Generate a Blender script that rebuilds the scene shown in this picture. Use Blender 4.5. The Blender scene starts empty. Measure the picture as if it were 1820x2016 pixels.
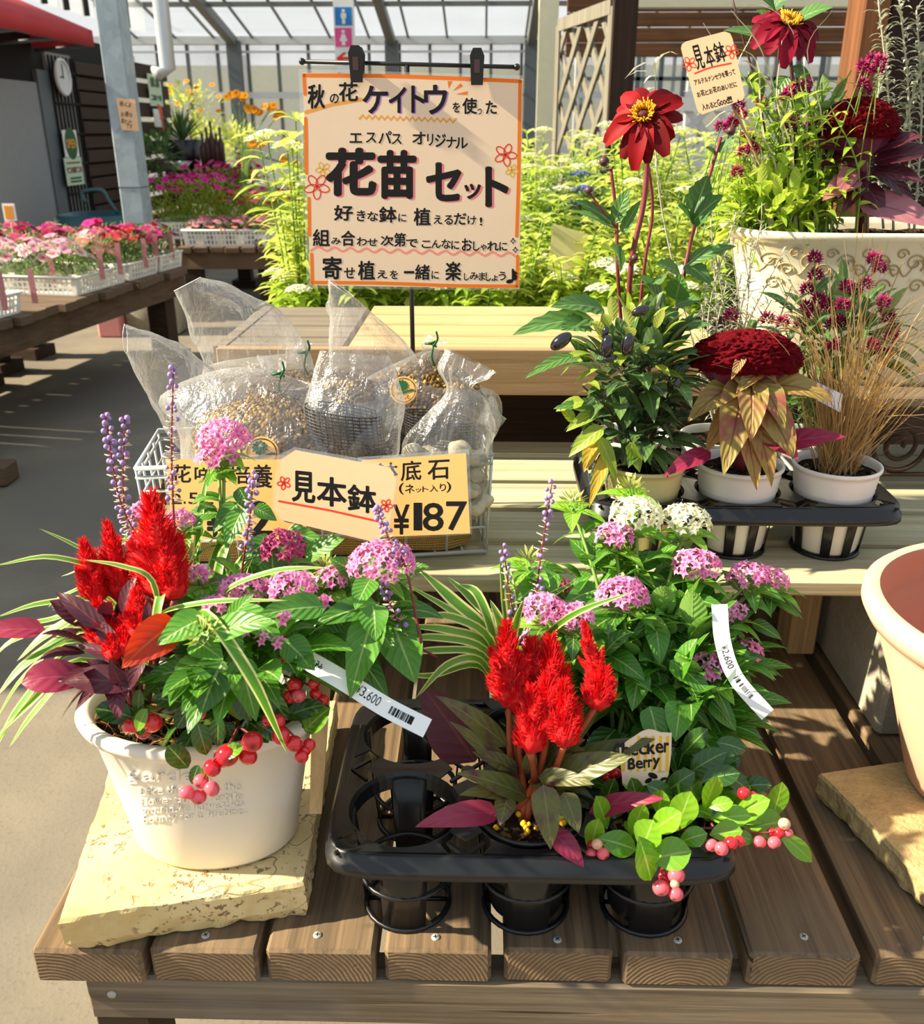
import bpy, math, random
from mathutils import Vector, Matrix, noise
V = Vector
pi = math.pi
SC = bpy.context.scene
COL = SC.collection

# ------------------------------------------------------------------ camera, light, exposure
CAM_H = 1.12; F = 1820.0; PITCH = math.radians(22.4); YAW = math.radians(1.35)
c = bpy.data.cameras.new('camera'); CAM = bpy.data.objects.new('camera', c); COL.objects.link(CAM)
CAM.location = (0, 0, CAM_H); CAM.rotation_euler = (pi/2 - PITCH, 0, YAW)
c.sensor_fit = 'HORIZONTAL'; c.sensor_width = 36; c.lens = 36.0; c.clip_start = 0.02; c.clip_end = 200
c.dof.use_dof = True; c.dof.focus_distance = 1.05; c.dof.aperture_fstop = 12
SC.camera = CAM
SC.view_settings.view_transform = 'Standard'; SC.view_settings.look = 'None'
SC.view_settings.gamma = 1; SC.view_settings.use_curve_mapping = False
SC.view_settings.exposure = 0.15
SUN_DIR = V((0.80, 0.05, -0.56))            # the way the light travels
s = bpy.data.lights.new('sun', 'SUN'); SUN = bpy.data.objects.new('sun', s); COL.objects.link(SUN)
s.energy = 12.5; s.color = (1.0, 0.88, 0.64); s.angle = math.radians(1.0)
SUN.rotation_euler = SUN_DIR.to_track_quat('-Z', 'Y').to_euler(); SUN.location = (-4, -1, 5)
w = bpy.data.worlds.new('sky'); SC.world = w; w.use_nodes = True
nt = w.node_tree; bg = nt.nodes['Background']
tc = nt.nodes.new('ShaderNodeTexCoord'); sx = nt.nodes.new('ShaderNodeSeparateXYZ'); cr = nt.nodes.new('ShaderNodeValToRGB')
nt.links.new(tc.outputs['Generated'], sx.inputs[0]); nt.links.new(sx.outputs['Z'], cr.inputs[0]); nt.links.new(cr.outputs[0], bg.inputs[0])
cr.color_ramp.elements[0].position = 0.0; cr.color_ramp.elements[0].color = (1.0, 0.98, 0.95, 1)
cr.color_ramp.elements[1].position = 0.5; cr.color_ramp.elements[1].color = (0.74, 0.87, 1, 1)
bg.inputs[1].default_value = 0.82
SC.cycles.use_denoising = True
SC.cycles.max_bounces = 8; SC.cycles.transparent_max_bounces = 24; SC.cycles.transmission_bounces = 4
SC.cycles.caustics_reflective = False; SC.cycles.caustics_refractive = False

# ------------------------------------------------------------------ photograph pixel -> place
_f = V((-math.sin(YAW)*math.cos(PITCH), math.cos(YAW)*math.cos(PITCH), -math.sin(PITCH)))
_r = V((math.cos(YAW), math.sin(YAW), 0)); _u = _r.cross(_f); _C = V((0, 0, CAM_H))
def ray(px, py): return _f + _r*((px-910)/F) + _u*((1008-py)/F)
def at(px, py, Y):
    d = ray(px, py); return _C + d*(Y/d.y)
def onz(px, py, z):
    d = ray(px, py); return _C + d*((z-CAM_H)/d.z)
def onx(px, py, x):
    d = ray(px, py); return _C + d*(x/d.x)
def onp(px, py, p0, n):
    d = ray(px, py); return _C + d*((p0-_C).dot(n)/d.dot(n))
def mpp(p): return (V(p)-_C).dot(_f)/F      # metres per pixel there

# ------------------------------------------------------------------ objects
ORG = {}
def link(o, parent=None, org=None):
    COL.objects.link(o)
    if parent is not None: o.parent = parent
    ORG[o.name] = org if org is not None else (ORG[parent.name] if parent is not None else V((0, 0, 0)))
    return o
def tag(o, label=None, cat=None, group=None, kind=None):
    if label: o['label'] = label
    if cat: o['category'] = cat
    if group: o['group'] = group
    if kind: o['kind'] = kind
    return o
def thing(name, label, cat, loc=(0, 0, 0), group=None):
    o = bpy.data.objects.new(name, None); o.empty_display_size = .02
    o.location = loc; link(o, None, V(loc)); return tag(o, label, cat, group)
def kids(o): return [x for x in bpy.data.objects if x.parent == o]
KIDS = {}
def dup(root, loc, rz=0, sc=1, label=None, group=None):
    r = root.copy(); COL.objects.link(r); r.location = loc; r.rotation_euler = (0, 0, rz); r.scale = (sc, sc, sc)
    if label: r['label'] = label
    if group: r['group'] = group
    if root.name not in KIDS: KIDS[root.name] = [(k, kids(k)) for k in kids(root)]
    for k, sub in KIDS[root.name]:
        q = k.copy(); COL.objects.link(q); q.parent = r
        for g in sub:
            h = g.copy(); COL.objects.link(h); h.parent = q
    return r

class MB:
    def __init__(s): s.v = []; s.f = []; s.u = []; s.r = []; s.m = []; s.mi = 0; s.rnd = 0.5
    def vert(s, p, uv=(0, 0)):
        s.v.append((p[0], p[1], p[2])); s.u.append(uv); s.r.append(s.rnd); return len(s.v)-1
    def face(s, *i): s.f.append(i); s.m.append(s.mi)
    def grid(s, rows, uvs=None, close=False):
        n = len(rows[0]); b = len(s.v)
        for i, row in enumerate(rows):
            for j, p in enumerate(row):
                s.vert(p, uvs[i][j] if uvs else (j/max(1, n-1), i/max(1, len(rows)-1)))
        for i in range(len(rows)-1):
            for j in range(n if close else n-1):
                k = (j+1) % n
                s.face(b+i*n+j, b+i*n+k, b+(i+1)*n+k, b+(i+1)*n+j)
        return b
    def tube(s, pts, r, ns=6, cap=True):
        pts = [V(p) for p in pts]; n = len(pts)
        rr = r if isinstance(r, (list, tuple)) else [r]*n
        t0 = (pts[1]-pts[0]).normalized()
        a = t0.orthogonal().normalized(); rows = []
        for i in range(n):
            t = (pts[min(i+1, n-1)]-pts[max(i-1, 0)])
            if t.length < 1e-9: t = t0
            t = t.normalized(); a = (a - t*a.dot(t))
            if a.length < 1e-6: a = t.orthogonal()
            a.normalize(); b = t.cross(a)
            rows.append([pts[i]+(a*math.cos(2*pi*k/ns)+b*math.sin(2*pi*k/ns))*rr[i] for k in range(ns)])
        b0 = s.grid(rows, close=True)
        if cap:
            s.face(*[b0+k for k in range(ns)][::-1]); s.face(*[b0+(n-1)*ns+k for k in range(ns)])
    def lathe(s, prof, cx, cy, ns=48, sx=1, sy=1, pw=2.0, a0=0, a1=2*pi):
        full = abs(a1-a0-2*pi) < 1e-6; m = ns if full else ns+1; rows = []; uvs = []
        for i, (r, z) in enumerate(prof):
            row = []; uv = []
            for k in range(m):
                a = a0+(a1-a0)*k/ns; ca, sa = math.cos(a), math.sin(a)
                if pw != 2.0:
                    q = (abs(ca)**pw+abs(sa)**pw)**(-1/pw); ca *= q; sa *= q
                row.append((cx+r*sx*ca, cy+r*sy*sa, z)); uv.append((k/ns, i/max(1, len(prof)-1)))
            rows.append(row); uvs.append(uv)
        return s.grid(rows, uvs, close=full)
    def disc(s, cx, cy, z, r, ns=40, sx=1, sy=1, bump=0, rings=6, seed=0, pw=2.0):
        prof = [(r*(1-i/rings)+1e-4, z) for i in range(rings+1)]
        b = s.lathe(prof, cx, cy, ns, sx, sy, pw)
        if bump:
            for i in range(b, len(s.v)):
                x, y, zz = s.v[i]; s.v[i] = (x, y, zz+bump*noise.noise(V((x*60, y*60, seed))) + bump*.6*noise.noise(V((x*190, y*190, seed))))
    def box(s, lo, hi, bev=0.0, M=None):
        lo = V(lo); hi = V(hi); b = bev
        if b <= 0:
            ps = [V((x, y, z)) for z in (lo.z, hi.z) for y in (lo.y, hi.y) for x in (lo.x, hi.x)]
            fs = [(0, 2, 3, 1), (4, 5, 7, 6), (0, 1, 5, 4), (2, 6, 7, 3), (0, 4, 6, 2), (1, 3, 7, 5)]
        else:
            ps = []; idx = {}; c = (lo+hi)/2
            for sx in (-1, 1):
                for sy in (-1, 1):
                    for sz in (-1, 1):
                        e = V((hi.x if sx > 0 else lo.x, hi.y if sy > 0 else lo.y, hi.z if sz > 0 else lo.z))
                        for ax in range(3):
                            p = e.copy(); sg = (sx, sy, sz)
                            for k in range(3):
                                if k != ax: p[k] -= sg[k]*b
                            idx[(sx, sy, sz, ax)] = len(ps); ps.append(p)
            fs = []
            def q(*k): fs.append([idx[x] for x in k])
            for S in (-1, 1):
                q((S, -1, -1, 0), (S, 1, -1, 0), (S, 1, 1, 0), (S, -1, 1, 0))
                q((-1, S, -1, 1), (1, S, -1, 1), (1, S, 1, 1), (-1, S, 1, 1))
                q((-1, -1, S, 2), (1, -1, S, 2), (1, 1, S, 2), (-1, 1, S, 2))
            for a in (-1, 1):
                for d in (-1, 1):
                    q((a, d, -1, 0), (a, d, 1, 0), (a, d, 1, 1), (a, d, -1, 1))
                    q((a, -1, d, 0), (a, 1, d, 0), (a, 1, d, 2), (a, -1, d, 2))
                    q((-1, a, d, 1), (1, a, d, 1), (1, a, d, 2), (-1, a, d, 2))
                    for e in (-1, 1): q((a, d, e, 0), (a, d, e, 1), (a, d, e, 2))
            g = []
            for fc in fs:
                p = [ps[i] for i in fc]; nn = (p[1]-p[0]).cross(p[2]-p[1])
                g.append(fc if nn.dot(sum(p, V())/len(p)-c) > 0 else fc[::-1])
            fs = g
        b0 = len(s.v)
        for p in ps: s.vert(M @ p if M else p, (0, 0))
        for fc in fs: s.face(*[b0+i for i in fc])
    def ball(s, c, r, nu=10, nv=7, sq=(1, 1, 1), dimple=0):
        rows = []
        for i in range(nv+1):
            a = pi*i/nv; d = 1-dimple*max(0, 1-a/.7)**1.5*.6
            rows.append([(c[0]+r*sq[0]*math.sin(a)*math.cos(2*pi*k/nu), c[1]+r*sq[1]*math.sin(a)*math.sin(2*pi*k/nu), c[2]+r*sq[2]*math.cos(a)*d) for k in range(nu)])
        s.grid(rows[::-1], close=True)
    def poly(s, pts, uv=None):
        i = [s.vert(p, uv[k] if uv else (0, 0)) for k, p in enumerate(pts)]; s.face(*i)
    def build(s, name, mat, parent=None, smooth=True, loc=None, solid=0, bevel=0, sub=0):
        me = bpy.data.meshes.new(name)
        o = bpy.data.objects.new(name, me)
        if parent is not None: org = ORG[parent.name]
        else:
            org = V(loc) if loc is not None else V((0, 0, 0)); o.location = org
        me.from_pydata([(x-org.x, y-org.y, z-org.z) for x, y, z in s.v], [], s.f)
        uvl = me.uv_layers.new(name='uv')
        li = [0]*len(me.loops); me.loops.foreach_get('vertex_index', li)
        fl = [0.0]*(2*len(li))
        for k, i in enumerate(li): fl[2*k], fl[2*k+1] = s.u[i]
        uvl.data.foreach_set('uv', fl)
        at_ = me.attributes.new('rnd', 'FLOAT', 'POINT'); at_.data.foreach_set('value', s.r)
        for m in (mat if isinstance(mat, (list, tuple)) else [mat]): me.materials.append(m)
        if any(s.m): me.polygons.foreach_set('material_index', s.m)
        me.polygons.foreach_set('use_smooth', [smooth]*len(me.polygons))
        me.update()
        link(o, parent, org)
        if solid:
            q = o.modifiers.new('thick', 'SOLIDIFY'); q.thickness = solid; q.offset = 0
        if bevel:
            q = o.modifiers.new('bevel', 'BEVEL'); q.width = bevel; q.segments = 2; q.limit_method = 'ANGLE'
        if sub:
            q = o.modifiers.new('sub', 'SUBSURF'); q.levels = sub; q.render_levels = sub
        return o

def crv(pts, n=8):
    pts = [V(p) for p in pts]
    if len(pts) == 2: return [pts[0].lerp(pts[1], i/n) for i in range(n+1)]
    P = [pts[0]*2-pts[1]]+pts+[pts[-1]*2-pts[-2]]; out = []
    for i in range(1, len(P)-2):
        a, b, c_, d = P[i-1:i+3]
        for k in range(n):
            t = k/n
            out.append(.5*((2*b)+(c_-a)*t+(2*a-5*b+4*c_-d)*t*t+(3*b-a-3*c_+d)*t**3))
    out.append(pts[-1]); return out
def bez(a, b, c_, t): return a*(1-t)**2+b*2*t*(1-t)+c_*t*t

def wprof(shape, t):
    if shape == 'lance': return max(0, math.sin(pi*t**.75))**.9
    if shape == 'ovate': return max(0, math.sin(pi*t**.62))**.8
    if shape == 'oval': return max(0, math.sin(pi*t))**.55
    if shape == 'obov': return max(0, math.sin(pi*t**1.25))**.7
    if shape == 'strap': return min(1, t*6+.45)*(min(1, (1-t)*3.2)**.7)
    if shape == 'petal': return max(0, math.sin(pi*min(1, t*.86+.06)**1.1))**.7*(1 if t < .9 else .9)
    return 1
def leaf(mb, b, c_, t, W, n=(0, 0, 1), shape='ovate', ns=7, fold=.25, wave=0, nx=2, rnd=None, tw=0, ser=0):
    """leaf along the curve b-c-t; W full width; n facing"""
    b, c_, t, n = V(b), V(c_), V(t), V(n)
    if rnd is not None: mb.rnd = rnd
    rows = []; uvs = []; ph = random.random()*6
    for i in range(ns+1):
        k = i/ns; p = bez(b, c_, t, k); T = bez(b, c_, t, min(1, k+.05))-bez(b, c_, t, max(0, k-.05))
        if T.length < 1e-9: T = t-b
        T.normalize(); S = T.cross(n)
        if S.length < 1e-4: S = T.orthogonal()
        S.normalize(); N = S.cross(T)
        if tw: 
            a = tw*k; S, N = S*math.cos(a)+N*math.sin(a), N*math.cos(a)-S*math.sin(a)
        w_ = W*.5*max(.02, wprof(shape, k))
        if ser and 0 < i < ns: w_ *= 1+ser*(1 if i % 2 else -1)
        row = []; uv = []
        for j in range(-nx, nx+1):
            x = j/nx
            h = fold*w_*(abs(x)**1.3)+(wave*W*math.sin(k*11+ph+(2 if x < 0 else 0))*abs(x)**2 if wave else 0)
            row.append(p+S*(x*w_)+N*h); uv.append((x*.5+.5, k))
        rows.append(row); uvs.append(uv)
    mb.grid(rows, uvs)
def rleaf(mb, R, p, d, L, W, up=(0, 0, 1), arch=.2, droop=.3, **k):
    """leaf from p towards d, arching up then drooping"""
    d = V(d).normalized(); up = V(up)
    t = p+d*L-up*(L*droop); cc = p+d*(L*.5)+up*(L*arch)
    s_ = d.cross(up)
    if s_.length < 1e-3: s_ = V((1, 0, 0))
    leaf(mb, p, cc, t, W, n=(s_.normalized().cross(d)+V((R.uniform(-.3, .3), R.uniform(-.3, .3), 0))), rnd=R.random(), **k)
# ------------------------------------------------------------------ materials (all procedural)
def srgb(h):
    if isinstance(h, str):
        c_ = [int(h[i:i+2], 16)/255 for i in (0, 2, 4)]
        return tuple(x/12.92 if x <= .04045 else ((x+.055)/1.055)**2.4 for x in c_)+(1,)
    return tuple(h)+(1,) if len(h) == 3 else tuple(h)
class NT:
    def __init__(s, name):
        s.m = bpy.data.materials.new(name); s.m.use_nodes = True; s.t = s.m.node_tree
        s.b = s.t.nodes['Principled BSDF']; s.out = s.t.nodes['Material Output']
    def n(s, typ, ins=None, **pr):
        x = s.t.nodes.new('ShaderNode'+typ)
        for k, v_ in pr.items(): setattr(x, k, v_)
        for k, v_ in (ins or {}).items(): s.set(x.inputs[k], v_)
        return x
    def set(s, sock, v_):
        if isinstance(v_, bpy.types.NodeSocket): s.t.links.new(v_, sock)
        else: sock.default_value = v_
    def math(s, op, a, b=None, c_=None, clamp=False):
        x = s.n('Math', operation=op); x.use_clamp = clamp; s.set(x.inputs[0], a)
        if b is not None: s.set(x.inputs[1], b)
        if c_ is not None: s.set(x.inputs[2], c_)
        return x.outputs[0]
    def mix(s, f, a, b):
        x = s.n('Mix', data_type='RGBA'); s.set(x.inputs[0], f)
        s.set(x.inputs[6], srgb(a) if isinstance(a, str) else a); s.set(x.inputs[7], srgb(b) if isinstance(b, str) else b)
        return x.outputs[2]
    def step(s, x, lo, hi): 
        q = s.n('MapRange', {0: x, 1: lo, 2: hi, 3: 0.0, 4: 1.0}); return q.outputs[0]
    def obj(s, scale=(1, 1, 1), rnd=True):
        t = s.n('TexCoord'); mp = s.n('Mapping', {'Vector': t.outputs['Object'], 'Scale': scale})
        if rnd:
            oi = s.n('ObjectInfo'); m = s.math('MULTIPLY', oi.outputs['Random'], 37.0)
            cx = s.n('CombineXYZ', {0: m, 1: m, 2: m}); s.set(mp.inputs['Location'], cx.outputs[0])
        return mp.outputs[0]
    def noise(s, vec, scale, det=4, rough=.55, dist=0):
        return s.n('TexNoise', {'Vector': vec, 'Scale': scale, 'Detail': det, 'Roughness': rough, 'Distortion': dist}).outputs[0]
    def bump(s, h, st=.3, dist=.002, nrm=None):
        b = s.n('Bump', {'Height': h, 'Strength': st, 'Distance': dist})
        if nrm is not None: s.set(b.inputs['Normal'], nrm)
        return b.outputs[0]
    def uv(s):
        t = s.n('TexCoord'); x = s.n('SeparateXYZ', {0: t.outputs['UV']}); return x.outputs[0], x.outputs[1]
    def rnd(s): return s.n('Attribute', attribute_name='rnd').outputs['Fac']
    def fin(s, col=None, rough=.5, spec=.5, nrm=None, **k):
        b = s.b
        if col is not None: s.set(b.inputs['Base Color'], srgb(col) if isinstance(col, str) else col)
        s.set(b.inputs['Roughness'], rough); s.set(b.inputs['Specular IOR Level'], spec)
        if nrm is not None: s.set(b.inputs['Normal'], nrm)
        for kk, vv in k.items(): s.set(b.inputs[kk.replace('_', ' ')], vv)
        return s.m
def plain(name, col, rough=.5, spec=.5, var=.08, scale=30, **k):
    q = NT(name); n = q.noise(q.obj(), scale); c_ = srgb(col)
    d = tuple(x*(1-var*1.6) for x in c_[:3])+(1,); l = tuple(min(1, x*(1+var)) for x in c_[:3])+(1,)
    return q.fin(q.mix(n, d, l), rough, spec, q.bump(n, .08, .001), **k)

def wood(name, dark, light, grey, ax='Y', crack=.55, scale=1.0, rough=.75):
    q = NT(name); st = {'X': (2.2, 75, 75), 'Y': (75, 2.2, 75), 'Z': (75, 75, 2.2)}[ax]
    v = q.obj(); vs = q.n('Mapping', {'Vector': v, 'Scale': tuple(x*scale for x in st)}).outputs[0]
    g = q.noise(vs, 1.0, 7, .65, .15); big = q.noise(v, 5, 3); fine = q.noise(q.n('Mapping', {'Vector': v, 'Scale': tuple((8 if x < 3 else 420)*scale for x in st)}).outputs[0], 1.0, 3)
    oi = q.n('ObjectInfo').outputs['Random']; off = q.math('MULTIPLY_ADD', oi, .10, -.05)
    # end grain: rings about a heart lying below the board, seen only on the sawn ends
    oc = q.n('SeparateXYZ', {0: q.n('TexCoord').outputs['Object']}); i, j = {'X': (1, 2), 'Y': (0, 2), 'Z': (0, 1)}[ax]
    A = q.math('MODULO', q.math('ADD', oc.outputs[i], 10.0), .1125); dx = q.math('ADD', q.math('SUBTRACT', A, .056), off); dz = q.math('ADD', oc.outputs[j], -.335 if ax == 'Y' else .02)
    rr = q.math('SQRT', q.math('ADD', q.math('MULTIPLY', dx, dx), q.math('MULTIPLY', dz, dz)))
    ring = q.math('SINE', q.math('ADD', q.math('MULTIPLY', rr, 1500.0*scale), q.math('MULTIPLY', q.noise(v, 30, 3), 9.0)))
    nn = q.n('SeparateXYZ', {0: q.n('NewGeometry').outputs['Normal']}).outputs['XYZ'.index(ax)]; endm = q.step(q.math('ABSOLUTE', nn), .80, .9)
    c0 = q.mix(q.step(g, .28, .74), dark, light); c0 = q.mix(q.math('MULTIPLY', q.step(fine, .5, .75), .35), c0, dark)
    c2 = q.mix(q.math('MULTIPLY', q.step(big, .45, .75), .45), c0, grey)
    ck = q.noise(q.n('Mapping', {'Vector': v, 'Scale': tuple((1.1 if x < 3 else 38)*scale for x in st)}).outputs[0], 1.0, 2, .5, .1)
    cm = q.math('MULTIPLY', q.step(ck, .715, .735), crack)
    c3 = q.mix(cm, c2, tuple(x*.2 for x in srgb(dark)[:3])+(1,))
    ce = q.mix(q.math('MULTIPLY', q.step(ring, -.2, .9), .75), light, dark); c3 = q.mix(q.math('MULTIPLY', endm, .8), c3, ce)
    h = q.math('SUBTRACT', q.math('ADD', q.math('MULTIPLY', g, .5), q.math('MULTIPLY', q.math('MULTIPLY', ring, endm), -.25)), cm)
    return q.fin(c3, rough, .25, q.bump(h, .6, .003))
def leafmat(name, c1, c2, under=None, vein=None, rough=.38, trans=.3, nv=16, edge=None, ew=.3, tcol=None, blot=None, glossy=.5, vb=.2):
    """leaf: midrib and side veins from the leaf's own coordinates, light passes through"""
    q = NT(name); u, v = q.uv(); a = q.math('ABSOLUTE', q.math('SUBTRACT', u, .5))
    lat = q.math('SINE', q.math('MULTIPLY', q.math('SUBTRACT', v, q.math('MULTIPLY', a, .55)), nv*2*pi*.5))
    latm = q.step(lat, .86, 1.0); mid = q.step(a, .045, .015)
    nz = q.noise(q.obj(), 55, 3)
    c_ = q.mix(q.math('MULTIPLY_ADD', nz, .5, q.math('MULTIPLY', q.rnd(), .6)), c1, c2)
    if blot: c_ = q.mix(q.step(q.noise(q.obj(), 38, 3), .5, .68), c_, blot)
    vm = q.math('MAXIMUM', q.math('MULTIPLY', latm, .22), mid)
    if vein: c_ = q.mix(q.math('MULTIPLY', vm, .7), c_, vein)
    if edge: c_ = q.mix(q.step(a, ew, ew+.05), c_, edge)
    if under: c_ = q.mix(q.n('NewGeometry').outputs['Backfacing'], c_, under)
    nrm = q.bump(q.math('SUBTRACT', q.math('MULTIPLY', lat, .5), q.math('MULTIPLY', mid, 1.2)), vb, .0016)
    q.fin(c_, rough, glossy, nrm)
    tr = q.n('BsdfTranslucent', {'Normal': nrm})
    if tcol: q.set(tr.inputs[0], q.mix(.5, c_, tcol))
    else: q.set(tr.inputs[0], q.n('HueSaturation', {'Color': c_, 'Saturation': 1.1, 'Value': 1.35}).outputs[0])
    mx = q.n('MixShader', {0: trans}); q.t.links.new(q.b.outputs[0], mx.inputs[1]); q.t.links.new(tr.outputs[0], mx.inputs[2])
    q.t.links.new(mx.outputs[0], q.out.inputs[0]); return q.m
def petal(name, c1, c2, base=None, rough=.55, trans=.3, sheen=0, b0=.0, b1=.4, tip=None):
    q = NT(name); u, v = q.uv(); c_ = q.mix(q.rnd(), c1, c2)
    if base: c_ = q.mix(q.step(v, b1, b0), c_, base)
    if tip: c_ = q.mix(q.step(v, .6, 1), c_, tip)
    st = q.n('TexWave', {'Vector': q.n('CombineXYZ', {0: u, 1: q.math('MULTIPLY', v, .15), 2: 0.0}).outputs[0], 'Scale': 5.0, 'Distortion': 1.5}).outputs['Fac']
    q.fin(c_, rough, .2, q.bump(st, .06, .0006)); 
    if sheen: q.b.inputs['Sheen Weight'].default_value = sheen
    tr = q.n('BsdfTranslucent', {'Color': c_}); mx = q.n('MixShader', {0: trans})
    q.t.links.new(q.b.outputs[0], mx.inputs[1]); q.t.links.new(tr.outputs[0], mx.inputs[2]); q.t.links.new(mx.outputs[0], q.out.inputs[0]); return q.m

M = {}
M['plank'] = wood('bench plank wood', '42372c', '94795a', '7a6d5c', 'Y', .9)
M['rail'] = wood('bench rail wood', '3c3228', 'a08c70', '8b8276', 'X', .95)
M['slat'] = wood('cream washed shelf wood', '9a9070', 'cfc6a6', 'b9b49a', 'X', .35)
M['tier'] = wood('pale deck wood', 'a08458', 'd2b684', 'c4ac84', 'X', .4)
M['tier_grey'] = wood('grey weathered deck wood', '5a5044', '8f8270', '857c70', 'X', .5)
M['fascia'] = wood('tan fascia wood', '84684a', 'b09470', 'a08868', 'X', .3)
M['dark_wood'] = wood('dark brown wood', '281c15', '4b382b', '3d332c', 'X', .3)
M['table_wood'] = wood('brown table wood', '4a382a', '78604a', '6a5c4e', 'Y', .4, .6)
M['table_wood_x'] = wood('brown table wood across', '4a3a2c', '7a6450', '6e6154', 'X', .4, .6)
M['post_wood'] = wood('dark stained post wood', '1e120e', '3a261e', '2a1e1a', 'Z', .5, .6)
M['brown_post'] = wood('brown timber post wood', '3e2416', '8a5836', '5a4030', 'Z', .6, .6)
M['board'] = wood('brown wall board wood', '3e2818', '7c5436', '5c4028', 'X', .3, .5)
M['stake'] = wood('pale stake wood', '9c7c50', 'd6b888', 'b89a70', 'Z', .2)
M['lattice'] = wood('bleached lattice wood', '5c574c', '928d80', '7a766a', 'Z', .3)
M['white_paint'] = plain('white painted wood', 'd8dad8', .5)
M['label_pink'] = plain('pale red printed plastic', 'd89090', .5, .3, .3, 160); M['cream_paint'] = plain('cream painted metal', 'c9c6ae', .5)

q = NT('travertine'); v = q.obj(rnd=False); n1 = q.noise(v, 9, 5); n2 = q.noise(v, 60, 4); vo = q.n('TexVoronoi', {'Vector': v, 'Scale': 120.0}).outputs['Distance']
pit = q.math('MULTIPLY', q.step(q.noise(v, 150, 3), .58, .64), q.step(q.noise(v, 18, 3), .46, .56))
ve = q.math('MULTIPLY', q.step(q.math('ABSOLUTE', q.math('SUBTRACT', q.noise(v, 6, 3, .5, 1.0), .5)), .006, .001), q.step(q.noise(v, 5, 2), .52, .6)); ve = q.math('MULTIPLY', ve, .6)
c_ = q.mix(q.step(n1, .3, .7), 'c6a86a', 'e8d6a4'); c_ = q.mix(q.step(n2, .4, .8), c_, 'd6bc88'); c_ = q.mix(q.math('MAXIMUM', q.math('MULTIPLY', pit, .8), ve), c_, '6b4a2c')
M['travertine'] = q.fin(c_, .7, .3, q.bump(q.math('SUBTRACT', q.math('MULTIPLY', n2, .4), q.math('MAXIMUM', pit, ve)), .6, .003))
q = NT('rough stone'); v = q.obj(rnd=False); n1 = q.noise(v, 25, 6, .7); n2 = q.noise(v, 140, 3)
M['stone'] = q.fin(q.mix(n2, q.mix(q.step(n1, .35, .7), '8a744c', 'c8ae78'), 'b9a478'), .9, .2, q.bump(q.math('ADD', n1, n2), .7, .004))
q = NT('concrete'); v = q.obj(rnd=False); n1 = q.noise(v, 30, 6, .7); n2 = q.noise(v, 240, 3)
M['concrete'] = q.fin(q.mix(n1, '8f8878', 'bdb6a4'), .9, .2, q.bump(q.math('ADD', n1, n2), .6, .003))
q = NT('concrete floor'); v = q.obj(rnd=False); n1 = q.noise(v, 2.5, 5, .6); n2 = q.noise(v, 120, 3); st = q.noise(v, .9, 3)
c_ = q.mix(q.step(n1, .3, .7), '6a6256', '887e6e'); c_ = q.mix(q.math('MULTIPLY', q.step(n2, .55, .75), .35), c_, '4c463e'); c_ = q.mix(q.step(st, .5, .62), c_, '6e675e')
M['floor'] = q.fin(c_, .75, .3, q.bump(n2, .3, .002))
M['white_plastic'] = plain('white plastic', 'e9e2d4', .42, .5, .03, 18)
M['white_pot'] = plain('white nursery pot plastic', 'e8e6de', .4, .5, .03, 25, Transmission_Weight=0.0)
M['yellow_pot'] = plain('pale yellow nursery pot plastic', 'dcd196', .45)
M['crate'] = plain('white crate plastic', 'f6f4ee', .45)
M['black_plastic'] = plain('black plastic', '17181a', .34, .5, .25, 90)
M['black_metal'] = plain('black metal', '121212', .4)
q = NT('terracotta plastic'); v = q.obj(rnd=False); n1 = q.noise(v, 14, 4); sc_ = q.step(q.noise(q.n('Mapping', {'Vector': v, 'Scale': (12, 12, 160)}).outputs[0], 1, 3), .68, .72)
M['terracotta'] = q.fin(q.mix(q.math('MULTIPLY', sc_, .35), q.mix(n1, 'd3a98c', 'e0bca0'), 'f0dccb'), .55, .35, q.bump(n1, .1, .002))
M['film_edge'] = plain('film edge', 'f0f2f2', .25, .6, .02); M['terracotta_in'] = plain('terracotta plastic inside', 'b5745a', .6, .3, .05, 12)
q = NT('galvanised steel'); v = q.obj(rnd=False); vo = q.n('TexVoronoi', {'Vector': v, 'Scale': 26.0}).outputs['Color']; n1 = q.noise(v, 9, 4)
M['steel'] = q.fin(q.mix(q.math('MULTIPLY_ADD', q.n('SeparateXYZ', {0: vo}).outputs[0], .35, q.math('MULTIPLY', n1, .6)), '7f919b', 'b3c3ca'), .5, .5, Metallic=.25)
M['dark_steel'] = plain('grey steel', '5a6268', .5)
M['mullion'] = plain('grey mullion metal', '6a6c6a', .5)
M['alu'] = plain('aluminium', 'c8ccce', .35, .5, .05, 20, Metallic=.4)
M['wire'] = plain('white coated wire', 'cfd6d8', .35, .6, .05, 60, Metallic=.35)
M['screw'] = plain('zinc screw', 'b0b0a8', .35, .6, .2, 200)
M['chrome'] = plain('bright metal', 'c8ccd2', .2, .6, .02, 30, Metallic=.9)
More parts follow.
